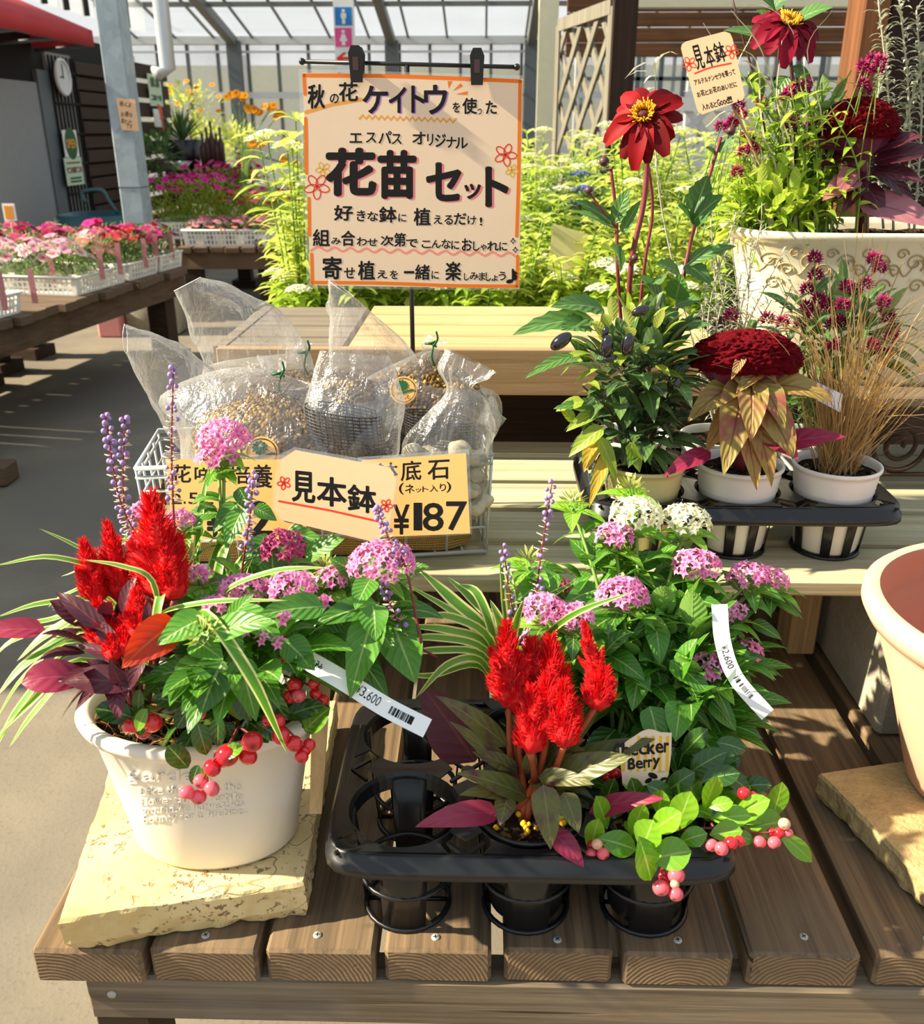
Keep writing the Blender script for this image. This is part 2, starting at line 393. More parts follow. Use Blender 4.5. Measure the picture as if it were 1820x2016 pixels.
def glass(name, tint, op, rough=.08):
    q = NT(name); n = q.noise(q.obj(rnd=False), 1.3, 4); q.fin(tint, .5, .4)
    tl = q.n('BsdfTranslucent', {'Color': srgb(tint)}); tr = q.n('BsdfTransparent', {'Color': (1, 1, 1, 1)}); gl = q.n('BsdfGlossy', {'Roughness': rough})
    a = q.n('MixShader', {0: .5}); q.t.links.new(q.b.outputs[0], a.inputs[1]); q.t.links.new(tl.outputs[0], a.inputs[2])
    b = q.n('MixShader', {0: q.math('MULTIPLY', q.step(n, .2, .8), op*1.3, clamp=True)}); q.t.links.new(tr.outputs[0], b.inputs[1]); q.t.links.new(a.outputs[0], b.inputs[2])
    d = q.n('MixShader', {0: .06}); q.t.links.new(b.outputs[0], d.inputs[1]); q.t.links.new(gl.outputs[0], d.inputs[2])
    q.t.links.new(d.outputs[0], q.out.inputs[0]); return q.m
M['glass'] = glass('hazy greenhouse glass', 'dfe6e6', .45)
M['roof_glass'] = glass('clear roof glass', 'd8e8f4', .2)
# clear film of the bags: see-through, with glossy creases and a faint milky veil
q = NT('clear plastic film'); v = q.obj(rnd=True)
n1 = q.noise(q.n('Mapping', {'Vector': v, 'Scale': (1, 1, .35)}).outputs[0], 42, 4, .6, 1.5); n2 = q.noise(v, 130, 2)
nrm = q.bump(q.math('ADD', n1, q.math('MULTIPLY', n2, .25)), 1.0, .006)
tr = q.n('BsdfTransparent', {'Color': (1, 1, 1, 1)}); gl = q.n('BsdfGlossy', {'Color': (1, 1, 1, 1), 'Roughness': .2, 'Normal': nrm})
df = q.n('BsdfDiffuse', {'Color': (.95, .95, .95, 1), 'Normal': nrm}); tl = q.n('BsdfTranslucent', {'Color': (.95, .95, .95, 1)}); ad = q.n('MixShader', {0: .5})
q.t.links.new(df.outputs[0], ad.inputs[1]); q.t.links.new(tl.outputs[0], ad.inputs[2])
lw = q.n('LayerWeight', {'Blend': .35, 'Normal': nrm})
a = q.n('MixShader', {0: q.math('MULTIPLY_ADD', lw.outputs['Facing'], .32, .06)}); q.t.links.new(tr.outputs[0], a.inputs[1]); q.t.links.new(ad.outputs[0], a.inputs[2])
b = q.n('MixShader', {0: q.math('MULTIPLY_ADD', lw.outputs['Fresnel'], .40, .06)}); q.t.links.new(a.outputs[0], b.inputs[1]); q.t.links.new(gl.outputs[0], b.inputs[2])
q.t.links.new(b.outputs[0], q.out.inputs[0]); M['film'] = q.m
# laminate: clear border around the cards
q = NT('clear laminate'); tr = q.n('BsdfTransparent', {'Color': (1, 1, 1, 1)}); gl = q.n('BsdfGlossy', {'Roughness': .1}); df = q.n('BsdfDiffuse', {'Color': (.9, .9, .88, 1)})
a = q.n('MixShader', {0: .12}); b = q.n('MixShader', {0: .12})
q.t.links.new(tr.outputs[0], a.inputs[1]); q.t.links.new(df.outputs[0], a.inputs[2]); q.t.links.new(a.outputs[0], b.inputs[1]); q.t.links.new(gl.outputs[0], b.inputs[2]); q.t.links.new(b.outputs[0], q.out.inputs[0]); M['laminate'] = q.m
def soilmat(name, a, b, cc, sc_=90):
    q = NT(name); v = q.obj(rnd=False); vo = q.n('TexVoronoi', {'Vector': v, 'Scale': float(sc_)}); n = q.noise(v, 40, 4)
    r = q.n('SeparateXYZ', {0: vo.outputs['Color']}).outputs[0]
    c_ = q.mix(q.step(r, .2, .6), a, b); c_ = q.mix(q.step(r, .82, .86), c_, cc)
    return q.fin(c_, .95, .15, q.bump(q.math('ADD', q.math('MULTIPLY', vo.outputs['Distance'], -1), n), .9, .006))
M['soil'] = soilmat('dark potting soil', '17110c', '2f2218', '7a6030', 160)
M['granules'] = soilmat('brown soil granules', '5c4426', '9a7440', 'd0a858', 230)
M['coir'] = plain('coconut fibre', '9a6c34', .9)
q = NT('burlap'); u = q.n('TexCoord').outputs['UV']; 
w1 = q.n('TexWave', {'Vector': u, 'Scale': 26.0, 'Distortion': .6}, bands_direction='X').outputs['Fac']; w2 = q.n('TexWave', {'Vector': u, 'Scale': 9.0, 'Distortion': .6}, bands_direction='Y').outputs['Fac']
h = q.math('MAXIMUM', w1, w2); M['burlap'] = q.fin(q.mix(q.step(h, .45, .8), '94662c', 'e0b870'), .9, .15, q.bump(h, .8, .003))
M['pebble'] = plain('pale pumice pebble', 'd8ccb0', .9, .2, .2, 90)
# printed and written things
def paper(name, col, rough=.28): return plain(name, col, rough, .4, .02, 40)
M['card'] = paper('peach card', 'ecc49a'); M['card_deep'] = paper('orange card', 'e3b06a'); M['sign_card'] = paper('pale peach card', 'ecd2b6')
M['paper'] = paper('white paper', 'f2f2f0', .5); M['mint'] = paper('pale mint paper', 'c8dcc0', .5)
for n_, h_ in dict(ink='0a0808', orange='f07818', amber='eaa040', red='e2402c', pink='ee8088', purple='b078c8', yellow='e8b43c', coral='f09080', blue='2a86d0', rose='f0589a', green='1f5a30', brick='8c4a28').items():
    M['ink_'+n_] = plain(n_+' ink', h_, .45, .3, .02)
# plants
G = leafmat
M['pentas_leaf'] = G('pentas leaf', '234f16', '5a982a', '86b058', 'b0c87c', .36, .24, 15, vb=.3)
M['pentas_young'] = G('young leaf', '4f9422', '8fbe3c', 'a8c860', 'c8dc90', .4, .4, 14, vb=.3)
M['chk_leaf'] = G('checkerberry leaf', '3f7a18', '86b82c', 'a6bc58', 'b6cc70', .22, .3, 10, vb=.12, glossy=.6)
M['chk_dark'] = G('dark checkerberry leaf', '1c3c14', '3d6a20', '7a9a48', '90ae60', .22, .22, 10, vb=.12, glossy=.6)
M['liriope'] = G('striped lilyturf leaf', '4f8a24', '76a838', None, None, .4, .3, 1, edge='e2e09a', ew=.30, vb=.05)
M['cel_leaf'] = G('bronze celosia leaf', '4a5a2c', '73703c', '7a3a44', '8a8050', .4, .28, 12, blot='54283a', vb=.25)
M['cel_dark'] = G('dark purple celosia leaf', '3c1420', '5c2030', '50202c', '7a3a40', .42, .2, 12, vb=.2)
M['cel_magenta'] = G('magenta celosia leaf', '8a1c40', 'a83c56', '902848', 'a84460', .4, .3, 10, vb=.2)
M['cel_rose'] = G('dusty rose leaf', 'a05a68', 'bc8088', '9c5060', '8a4456', .45, .3, 10, vb=.2)
M['cel_red'] = G('orange red leaf', 'b4200c', 'd84818', 'a82818', 'e07030', .4, .4, 14)
M['crest_leaf'] = G('olive and rose crest leaf', '8a8a40', 'b0884e', '8c3048', '6a3a30', .42, .3, 14, vb=.5, blot='9c5a48')
M['chilli_leaf'] = G('dark chilli leaf', '34562a', '66884a', '708a5c', '94a474', .38, .26, 10, blot='34303c', vb=.25)
M['chilli_young'] = G('yellow green chilli leaf', '6a8f24', 'a8b83c', 'a8b060', 'c8cc80', .4, .4, 12)
M['chilli_yellow'] = G('yellowing leaf', 'c8a02c', 'd8b848', 'c8a848', 'e0c870', .45, .4, 12)
M['dahlia_leaf'] = G('dahlia leaf', '35602e', '5f8a42', '86a070', '94b078', .42, .3, 12, vb=.4)
M['bed_leaf'] = G('yellow green bed leaf', '8fae30', 'c4cc58', 'c8cc80', 'd8dc98', .45, .45, 12)
M['bed_dark'] = G('deep green bed leaf', '2a4a20', '4a7030', '6a8850', None, .5, .3, 10)
M['planter_leaf'] = G('lime leaf', '6a9a20', 'b0c438', 'b8c860', 'd0d890', .42, .42, 12)
M['silver'] = G('silver grey leaf', '8a8f80', 'b4b8a4', 'c0c4b0', None, .6, .25, 1, vb=.05)
M['gom_leaf'] = G('gomphrena leaf', '2e5428', '567c3a', '88a068', 'a0b880', .45, .28, 12)
M['sedge'] = G('bronze sedge blade', '7e5a2c', 'bca06a', None, None, .45, .25, 1, vb=.02)
M['straw'] = plain('pale straw', 'd8cca4', .6); M['far_leaf'] = G('dianthus leaf', '2c561c', '64903a', '7a9a58', None, .5, .3, 4)
M['far_lime'] = G('feathery lime leaf', '7a9a28', 'a8b844', None, None, .5, .35, 4)
M['yucca'] = G('yucca leaf', '3a5a34', '6a8850', None, None, .5, .25, 1)
M['stem'] = plain('green stem', '6f9438', .5); M['stem_red'] = plain('reddish stem', '7a2c34', .5); M['stem_brown'] = plain('dark stem', '4a2c2a', .5)
M['stem_bronze'] = plain('bronze stem', 'a8502c', .5); M['grey_stem'] = plain('silver stem', 'b4ae98', .7)
P = petal
M['pent_pink'] = P('pink star petal', 'f8a8d4', 'e884be', 'cc5498', .5, .3, b0=.05, b1=.35)
M['pent_rose'] = P('rose star petal', 'd85a90', 'b03a6c', '8c2454', .5, .3)
M['pent_white'] = P('white star petal', 'fbf8e4', 'eeeac4', 'd8dca0', .5, .35)
M['plume'] = P('scarlet plume', 'f60410', 'dc0010', 'c00010', .7, .4, sheen=.2, b0=0, b1=.25)
M['plume_core'] = plain('scarlet plume core', 'd8060a', .8)
M['crest'] = plain('crimson velvet', '5c000c', .85, .1, .6, 170, Sheen_Weight=.18, Sheen_Roughness=.4, Sheen_Tint=(1, .1, .12, 1))
M['crest_under'] = plain('magenta crest side', '6a0c34', .6, .3, .15, 40, Sheen_Weight=.3)
M['dahlia'] = P('crimson dahlia petal', '98000c', '600008', '380005', .6, .25)
M['dahlia2'] = P('wine dahlia petal', '8c0828', '640620', '400418', .6, .28)
M['stamen'] = plain('yellow stamen', 'f0b818', .6); M['dcore'] = plain('dark disc', '4a0a0c', .8)
M['gom'] = P('magenta gomphrena bract', 'c8186c', '8c0c50', '5c0838', .5, .25, tip='e05a98')
M['lir_bud'] = plain('lilac bud', 'a286c2', .45, .4, .25, 200); M['lir_husk'] = plain('pale husk', 'd8b4a4', .7)
q = NT('red berry'); u, v_ = q.uv(); n = q.noise(q.obj(), 40, 3)
M['berry'] = q.fin(q.mix(q.step(v_, .86, .97), q.mix(n, 'c00818', 'e82838'), '6a0c10'), .16, .6, None, Coat_Weight=.3)
q = NT('coral pink berry'); u, v_ = q.uv(); n = q.noise(q.obj(), 60, 3)
M['berry_pink'] = q.fin(q.mix(q.step(v_, .86, .97), q.mix(n, 'e03048', 'f47884'), '8a2c28'), .18, .6, None, Coat_Weight=.3)
M['berry_pale'] = plain('pale unripe berry', 'e8b090', .25, .6)
M['chilli'] = plain('black glossy chilli', '100c18', .14, .7, .2, 30, Coat_Weight=.4)
for n_, a_, b_, cc in (('pinkwhite', 'fdd4e0', 'f6a8c4', 'e02060'), ('salmon', 'f0a090', 'e87870', 'f8e0d0'), ('hotpink', 'e83c94', 'c81c74', 'a01060'), ('wine', 'a01048', '7c0c38', '500828'), ('violet', '7a3cb0', '5a2498', '40186c'), ('magenta', 'd01c84', 'e03c94', '901060'), ('coral', 'e85860', 'd83c50', 'a02838'), ('white', 'f6f4e4', 'e8e6cc', 'e8e0b0'), ('orange', 'f6bc28', 'f0a020', 'd07010'), ('lightpink', 'f4b0b8', 'ec90a4', 'c84868'), ('blue', '6a78b8', '5464a4', '404c88')):
    M['fl_'+n_] = P(n_+' petal', a_, b_, cc, .55, .35, b0=.05, b1=.45)
M['awning'] = plain('red awning cloth', 'b83a40', .7, .2, .06, 8)
M['wall_grey'] = plain('grey plaster', '8c8a86', .8, .2, .04, 6); M['door_grey'] = plain('grey door panel', '8a8e92', .5)
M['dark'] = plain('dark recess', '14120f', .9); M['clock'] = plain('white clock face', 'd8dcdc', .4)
M['teal'] = plain('teal plastic', '2c5660', .4); M['bark'] = plain('bark', '7a5238', .9, .2, .3, 50)
q = NT('black net'); M['net'] = plain('dark grey net strand', '3a3a3c', .5)
q = NT('cream glaze'); v = q.obj(rnd=False); n1 = q.noise(v, 10, 5); n2 = q.noise(v, 70, 4)
M['glaze'] = q.fin(q.mix(q.step(n2, .6, .75), q.mix(n1, 'd8cdb0', 'e8e0c8'), 'c8b890'), .45, .4, q.bump(n2, .15, .002))
M['scroll'] = plain('gilded ornament', 'b09868', .6, .3, .15, 60)
M['rock'] = plain('weathered timber', '6a5c4c', .9)
# ------------------------------------------------------------------ the setting
def struct(name, mb, mat, parent=None, **k):
    o = mb.build(name, mat, parent, **k); 
    if parent is None: o['kind'] = 'structure'
    return o
mb = MB(); mb.poly([(-30, -12, 0), (30, -12, 0), (30, 40, 0), (-30, 40, 0)]); struct('floor', mb, M['floor'])

YB = 16.0; ZE = 2.40; XL, XR = -8.0, 6.5
# glazed back wall: bars, rail, panes
mb = MB()
x = XL
mb.box((XL, YB-.02, .0), (XR, YB+.02, .9)); wb = struct('wall_back', mb, M['white_paint'], smooth=False)
bars = MB()
k = 0
while x < XR:
    bars.box((x-.022, YB-.04, .9), (x+.022, YB+.03, ZE)); x += .475; k += 1
bars.build('glazing_bar', M['mullion'], wb, smooth=False)
r = MB(); zr = at(700, 188, YB-.1).z; r.box((XL, YB-.12, zr-.04), (XR, YB-.05, zr+.05)); r.build('rail', M['alu'], wb, smooth=False)
r = MB(); r.box((XL, YB-.15, ZE-.04), (XR, YB+.05, ZE+.07)); r.box((XL, YB-.1, ZE-.16), (XR, YB-.06, ZE-.13)); r.build('eave_beam', M['alu'], wb, smooth=False)
r = MB(); r.poly([(XL, YB, .9), (XR, YB, .9), (XR, YB, ZE), (XL, YB, ZE)]); g = struct('window_1', r, M['glass'], smooth=False)
# shade screen rolled down outside the upper third, another house behind
r = MB(); r.box((XL-6, YB+3.0, 0), (XR+6, YB+3.2, 2.25)); struct('wall_outer', r, M['cream_paint'], smooth=False)
r = MB()
for i in range(9): r.box((XL+i*1.9, YB+1.2, 0), (XL+i*1.9+.12, YB+1.35, 2.3))
struct('trim_1', r, M['white_paint'], smooth=False)
# columns of the back wall and their rafters
SL = .21
def roofz(y): return ZE+(YB-y)*SL
for px in (462, 772, 1046):
    p = at(px, 95, YB-.15); mb = MB(); mb.box((p.x-.10, YB-.28, 0), (p.x+.10, YB-.12, ZE)); o = struct('trim_2', mb, M['dark_steel'], smooth=False)
    m2 = MB(); m2.tube([(p.x, YB-.2, ZE-.02), (p.x, 6.0, roofz(6.0)-.12)], .09, 4); m2.build('rafter', M['mullion'], o, smooth=False)
# sloping roof
XS = at(385, 80, YB-.1).x-.9
mb = MB(); mb.poly([(XS, YB, ZE+.05), (XR, YB, ZE+.05), (XR, 6, roofz(6)+.05), (XS, 6, roofz(6)+.05)]); rf = struct('ceiling', mb, M['roof_glass'], smooth=False)
mb = MB(); x = XS
while x < XR: mb.tube([(x, YB, ZE+.02), (x, 6, roofz(6)+.02)], .022, 4); x += .6
mb.build('roof_bar', M['mullion'], rf, smooth=False)
mb = MB()
for y in (14.3, 12.4, 10.5, 8.6): mb.box((XS, y-.03, roofz(y)-.06), (XR, y+.03, roofz(y)))
mb.build('purlin', M['mullion'], rf, smooth=False)
# the neighbouring bay's roof, rising to the right
x0, x1, z0, z1 = -8.6, XS+.3, ZE, ZE+2.4
mb = MB(); mb.poly([(x0, 7, z0), (x0, YB-.4, z0), (x1, YB-.4, z1), (x1, 7, z1)]); r2 = struct('ceiling_side', mb, M['roof_glass'], smooth=False)
mb = MB(); y = 7.2
while y < YB-.4: mb.tube([(x0, y, z0-.02), (x1, y, z1-.02)], .022, 4); y += .75
for t in (.3, .6): mb.tube([(x0+(x1-x0)*t, 7, z0+(z1-z0)*t-.03), (x0+(x1-x0)*t, YB-.4, z0+(z1-z0)*t-.03)], .03, 4)
mb.build('roof_bar', M['mullion'], r2, smooth=False)

# galvanised column by the flower tables
CY = 5.5; a = at(180, 0, CY); b = at(240, 415, CY)
cx0 = b.x; cw = .125
mb = MB(); mb.box((cx0, CY, 0), (cx0+cw, CY+.15, 3.3), .006); col_ = struct('steel_column', mb, M['steel'], smooth=False)
mb = MB(); mb.box((cx0-.002, CY-.002, .62), (cx0+cw+.002, CY+.152, .628)); mb.box((cx0-.002, CY-.002, .82), (cx0+cw+.002, CY+.152, .827)); mb.build('seam', M['dark_steel'], col_, smooth=False)
mb = MB(); mb.tube([(cx0+cw+.12, CY+.35, 3.3), (cx0+cw+.12, CY+.35, 1.45), (cx0+cw+.06, CY+.30, 1.42)], .045, 10); struct('downpipe', mb, M['alu'])
# paper notice taped round the column
def card_plane(p0, n): return V(p0), V(n).normalized()
Zp = V((0, -1, 0)); EPS = .0008
def flatpoly(name, pts, mat, parent=None, th=.0012):
    """thin sheet with real thickness from a planar outline"""
    mb = MB(); pts = [V(p) for p in pts]; n = (pts[1]-pts[0]).cross(pts[2]-pts[1]).normalized()
    if n.y > 0: n = -n
    k = len(pts); A = [mb.vert(p+n*th/2) for p in pts]; B = [mb.vert(p-n*th/2) for p in pts]
    mb.face(*A); mb.face(*B[::-1])
    for i in range(k): mb.face(A[i], A[(i+1) % k], B[(i+1) % k], B[i])
    return mb.build(name, mat, parent, smooth=False)
def stroke(mb, pts, wd, n, off, join=4):
    """flat pen stroke on a plane with normal n"""
    n = V(n).normalized(); pts = [V(p)+n*off for p in pts]; L = []; R_ = []
    for i, p in enumerate(pts):
        t = (pts[min(i+1, len(pts)-1)]-pts[max(i-1, 0)]).normalized(); s = t.cross(n).normalized()
        ww = wd[i] if isinstance(wd, (list, tuple)) else wd
        L.append(p+s*ww/2); R_.append(p-s*ww/2)
    b = len(mb.v)
    for l, r in zip(L, R_): mb.vert(l); mb.vert(r)
    for i in range(len(pts)-1): mb.face(b+2*i, b+2*i+1, b+2*i+3, b+2*i+2)
    for e, i in ((1, 0), (-1, len(pts)-1)):     # round ends
        p = pts[i]; ww = (wd[i] if isinstance(wd, (list, tuple)) else wd)/2
        t = (pts[1]-pts[0]).normalized() if i == 0 else (pts[-2]-pts[-1]).normalized(); s = t.cross(n)
        mb.poly([p+(s*math.cos(a_)-t*math.sin(a_))*ww for a_ in [pi*k/6 for k in range(7)]])
GLY = {}
def glyph(ch, bold=0):
    """outline of one character as triangles in its own unit box, real aspect kept aside"""
    if (ch, bold) in GLY: return GLY[(ch, bold)]
    cu = bpy.data.curves.new('t', 'FONT'); cu.body = ch; cu.size = 1; cu.offset = bold; cu.resolution_u = 3
    o = bpy.data.objects.new('t', cu); COL.objects.link(o)
    dg = bpy.context.evaluated_depsgraph_get(); me = bpy.data.meshes.new_from_object(o.evaluated_get(dg))
    vs = [v_.co.xy.copy() for v_ in me.vertices]; fs = [tuple(p.vertices) for p in me.polygons]
    bpy.data.objects.remove(o); bpy.data.curves.remove(cu); bpy.data.meshes.remove(me)
    if not vs: vs = [V((0, 0)), V((1, 0)), V((0, 1))]; fs = []
    x0 = min(v_.x for v_ in vs); x1 = max(v_.x for v_ in vs); y0 = min(v_.y for v_ in vs); y1 = max(v_.y for v_ in vs)
    r = ([((v_.x-x0)/max(1e-4, x1-x0), (v_.y-y0)/max(1e-4, y1-y0)) for v_ in vs], fs, x1-x0, y1-y0)
    GLY[(ch, bold)] = r; return r
def glyphs(mb, items, fn, bold=.012, slope=0, dx=0, dy=0, kx=1, ky=1, ox=0, oy=0, off=.00072, n=(0, -1, 0)):
    """items (char, x0, y0, x1, y1) in picture rectangles mapped on the card by fn(x, y); bold pens the outline again around itself"""
    n = V(n)
    for ch, x0, y0, x1, y1 in items:
        vs, fs, gw, gh = glyph(ch, 0); xc = (x0+x1)/2; bb = bold*max(x1-x0, y1-y0)*1.15
        K = [(0, 0)] if bold < .006 else [(bb*math.cos(2*pi*k/8), bb*math.sin(2*pi*k/8)) for k in range(8)]
        for j, (ex, ey) in enumerate(K):
            b = len(mb.v)
            for u, v_ in vs:
                X = x0+u*(x1-x0); Y = y1-v_*(y1-y0)+slope*(X-xc)
                mb.vert(fn(ox+X*kx+dx+ex, oy+Y*ky+dy+ey)+n*(off+j*.000006))
            for f_ in fs: mb.face(*[b+i for i in f_])
def line(s_, x0, y0, x1, y1, h, adv=None):
    """spread the characters of a string evenly along a base line (bottom left to bottom right)"""
    out = []; N_ = len(s_); 
    ws = [(.45 if ch in 'iIl.,!1\'()jtfr' else .3 if ch == ' ' else .75 if ord(ch) < 256 else 1) for ch in s_]; T = sum(ws); acc = 0
    for ch, w_ in zip(s_, ws):
        a_ = acc/T; b_ = (acc+w_*.86)/T; acc += w_
        if ch == ' ': continue
        hh = h*(.72 if ch in 'aceimnorsuvwxz' else .2 if ch in '.,' else .55 if ch in 'っッゃゅょョュャ' else 1 if ord(ch) > 0x4e00 or ord(ch) < 256 else .82)
        if ch == '一': hh = h*.1
        yb = y0+(y1-y0)*(a_+b_)/2+(h*.22 if ch in 'gpqy' else 0) - (h*.4 if ch == '一' else 0)
        out.append((ch, x0+(x1-x0)*a_, yb-hh, x0+(x1-x0)*b_, yb))
    return out

# ------------------------------------------------------------------ front bench of planks
bench = thing('plank_bench', 'low brown plank bench in the foreground carrying the white pot and black tray', 'bench', (0, .65, 0))
ZB = .40; TH = .042
fronts = [(56, 276), (290, 504), (521, 737), (756, 968), (994, 1208), (1230, 1444), (1477, 1695), (1728, 1944), (1976, 2190), (2222, 2436)]
R = random.Random(3)
for i, (a, b) in enumerate(fronts):
    p, q = onz(a, 1875, ZB), onz(b, 1875, ZB); y0 = .645+R.uniform(-.003, .004)+i*.0015
    mb = MB(); mb.box((p.x, y0, ZB-TH), (q.x, 1.42, ZB), .0035)
    o = mb.build('plank', M['plank'], bench, smooth=False)
    if i not in (0,):
        xs = (p.x+q.x)/2+R.uniform(-.006, .006); ys = {1: .665, 2: .668, 3: .668, 4: .668, 6: .677, 7: .677}.get(i, .67)
        s_ = MB(); s_.lathe([(.0001, ZB+.0012), (.0038, ZB+.0012), (.0042, ZB+.0004), (.0042, ZB-.002)], xs, ys, 16)
        sc = s_.build('screw', M['screw'], o)
        s_ = MB(); a_ = R.uniform(0, 1)
        for da in (0, pi/2):
            d = V((math.cos(a_+da), math.sin(a_+da), 0))*.0024; e = V((-d.y, d.x, 0))*.2; c_ = V((xs, ys, ZB+.0014)); s_.poly([c_+d+e, c_-d+e, c_-d-e, c_+d-e])
        # dark flat cross laid on the head, painting the shade of its slot
        s_.build('slot_shade', M['dark'], o, smooth=False)
mb = MB(); mb.box((-.385, .652, .30), (1.3, .69, ZB-TH), .003); ra = mb.build('rail', M['rail'], bench, smooth=False)
for xs in (-.36, .64):
    s_ = MB(); s_.tube([(xs, .6535, .335), (xs, .6505, .335)], .0045, 14); s_.build('screw', M['screw'], ra)
mb = MB(); mb.box((-.385, 1.30, .30), (1.3, 1.34, ZB-TH)); mb.build('rail', M['rail'], bench, smooth=False)
for x in (-.41, .58, 1.2):
    for y in (.70, 1.26):
        mb = MB(); mb.box((x, y, 0), (x+.06, y+.06, ZB-TH), .003); mb.build('leg', M['dark_wood'], bench, smooth=False)

# middle shelf: cream slats on blocks
ZM = .60
shelf = thing('slatted_shelf', 'cream washed slatted shelf behind the bench, carrying the wire basket', 'shelf', (0, 1.2, 0))
ys = [(1.045, 1.147), (1.165, 1.267), (1.287, 1.385), (1.405, 1.50), (1.52, 1.6)]
for i, (a, b) in enumerate(ys):
    mb = MB(); mb.box((-.455, a, ZM-.022), (1.05, b, ZM), .003); mb.build('slat', M['slat'], shelf, smooth=False)
for x in (-.42, .455):
    mb = MB(); mb.box((x, 1.12 if x < 0 else 1.2, ZB), (x+.04, 1.40 if x < 0 else 1.26, ZM-.022), .003); mb.build('leg', M['dark_wood'] if x < 0 else M['stake'], shelf, smooth=False)
blk = MB(); blk.box((.508, 1.0, ZB), (.66, 1.36, ZM-.022), .006)
tag(blk.build('concrete_block', M['concrete'], smooth=False, loc=(.53, 1.1, ZB)), 'grey concrete block under the right end of the cream shelf', 'block')

# upper deck
ZU = .79
deck = thing('wooden_deck', 'tan wooden deck table behind the basket with a deep front board', 'table', (0, 1.7, 0))
bd = [(1.516, 1.60), (1.61, 1.70), (1.71, 1.80), (1.81, 1.90)]
for a, b in bd:
    mb = MB(); mb.box((-.225, a, ZU-.02), (.40, b, ZU), .002); mb.build('board', M['tier'], deck, smooth=False)
    mb = MB(); mb.box((-.43, a, ZU-.02), (-.235, b, ZU-.003), .002); mb.build('board', M['tier_grey'], deck, smooth=False)
mb = MB(); mb.box((-.44, 1.495, ZU-.076), (.41, 1.514, ZU+.001), .002); mb.build('front_board', M['fascia'], deck, smooth=False)
mb = MB(); mb.box((-.45, 1.516, ZU-.076), (-.431, 1.9, ZU-.001)); mb.build('side_board', M['tier_grey'], deck, smooth=False)
for x in (-.42, .34):
    for y in (1.6, 1.84):
        mb = MB(); mb.box((x, y, 0), (x+.06, y+.05, ZU-.02)); mb.build('leg', M['dark_wood'], deck, smooth=False)
for z in (.30, .52):
    mb = MB(); mb.box((-.43, 1.62, z), (.9, 1.64, z+.03)); mb.build('brace', M['dark_wood'], deck, smooth=False)
mb = MB(); mb.box((-.44, 1.91, 0), (.9, 1.93, ZU-.02)); mb.build('dark_backing', M['dark_wood'], deck, smooth=False)  # dark panel added to keep the space under the deck black
# ------------------------------------------------------------------ stone slabs
def slab(name, label, cor, th, mat, seed, rough=.003, ns=64):
    """slab from four top corners (front left, front right, back right, back left), broken rough front edge"""
    a, b, c_, d = [V(p) for p in cor]; z1 = a.z; mb = MB()
    ring = []
    for p, q_ in ((a, b), (b, c_), (c_, d), (d, a)):
        for i in range(ns): ring.append(p.lerp(q_, i/ns))
    cen = (a+b+c_+d)/4; n = len(ring)
    def off(p, k, amp): 
        dd = (p-cen).normalized(); return p+dd*(noise.noise(V((p.x*22, p.y*22, k*1.1+seed)))+.6*noise.noise(V((p.x*80, p.y*80, k*2.1+seed))))*amp
    rows = []
    for k, (z, amp, ins) in enumerate(((z1-th, rough*2.2, .006), (z1-th*.72, rough*1.6, .001), (z1-th*.4, rough*1.4, 0), (z1-.004, rough, .0003), (z1-.0004, rough, .0022))):
        row = []
        for p in ring:
            r = off(p, k, amp); r = r+(cen-p).normalized()*ins; row.append(V((r.x, r.y, z+(noise.noise(V((p.x*15, p.y*15, seed+k)))*.004 if k < 1 and p.y < cen.y else 0))))
        rows.append(row)
    for t in (.12, .35, .7, .985): rows.append([V((lambda w_: (w_.x, w_.y, z1+noise.noise(V((w_.x*20, w_.y*20, seed)))*.0006))(rows[4][i].lerp(cen, t))) for i in range(n)])
    mb.grid(rows, close=True); k0 = len(mb.v)-n; mb.face(*[k0+i for i in range(n)])
    return tag(mb.build(name, mat, loc=(cen.x, cen.y, z1-th), smooth=False), label, 'stone slab')
def zc(px, py, z): return onz(px, py, z)
ST = .445
slab('stone_slab', 'pitted cream travertine slab under the white flower pot', [zc(114, 1812, ST), zc(600, 1738, ST), zc(612, 1450, ST)+V((.02, .08, 0)), zc(232, 1450, ST)+V((-.005, .06, 0))], .043, M['travertine'], 3.0)
slab('stone_slab', 'rough brown stone slab under the empty terracotta coloured pot', [zc(1840, 1752, .437), zc(2350, 1600, .437), zc(2150, 1440, .437), zc(1612, 1522, .437)], .035, M['stone'], 9.0, .003)
def pot_prof(r0, r1, z0, z1, lip=.008, th=.004, liph=.02, inner=None):
    """nursery/garden pot section: foot, wall, rolled lip, inside"""
    zi = inner if inner is not None else z1-.02
    ri = r0+(r1-r0)*(zi-z0)/(z1-z0)-th
    return [(.001, z0+.003), (r0*.8, z0+.002), (r0-.004, z0), (r0, z0+.005), (r0+(r1-r0)*.5, (z0+z1)/2), (r1-.001, z1-liph-.004), (r1+lip*.4, z1-liph), (r1+lip*.8, z1-liph*.9),
            (r1+lip, z1-liph*.5), (r1+lip*.8, z1-liph*.12), (r1+lip*.35, z1), (r1-th*.4, z1-.001), (r1-th, z1-.006), (ri, zi)]
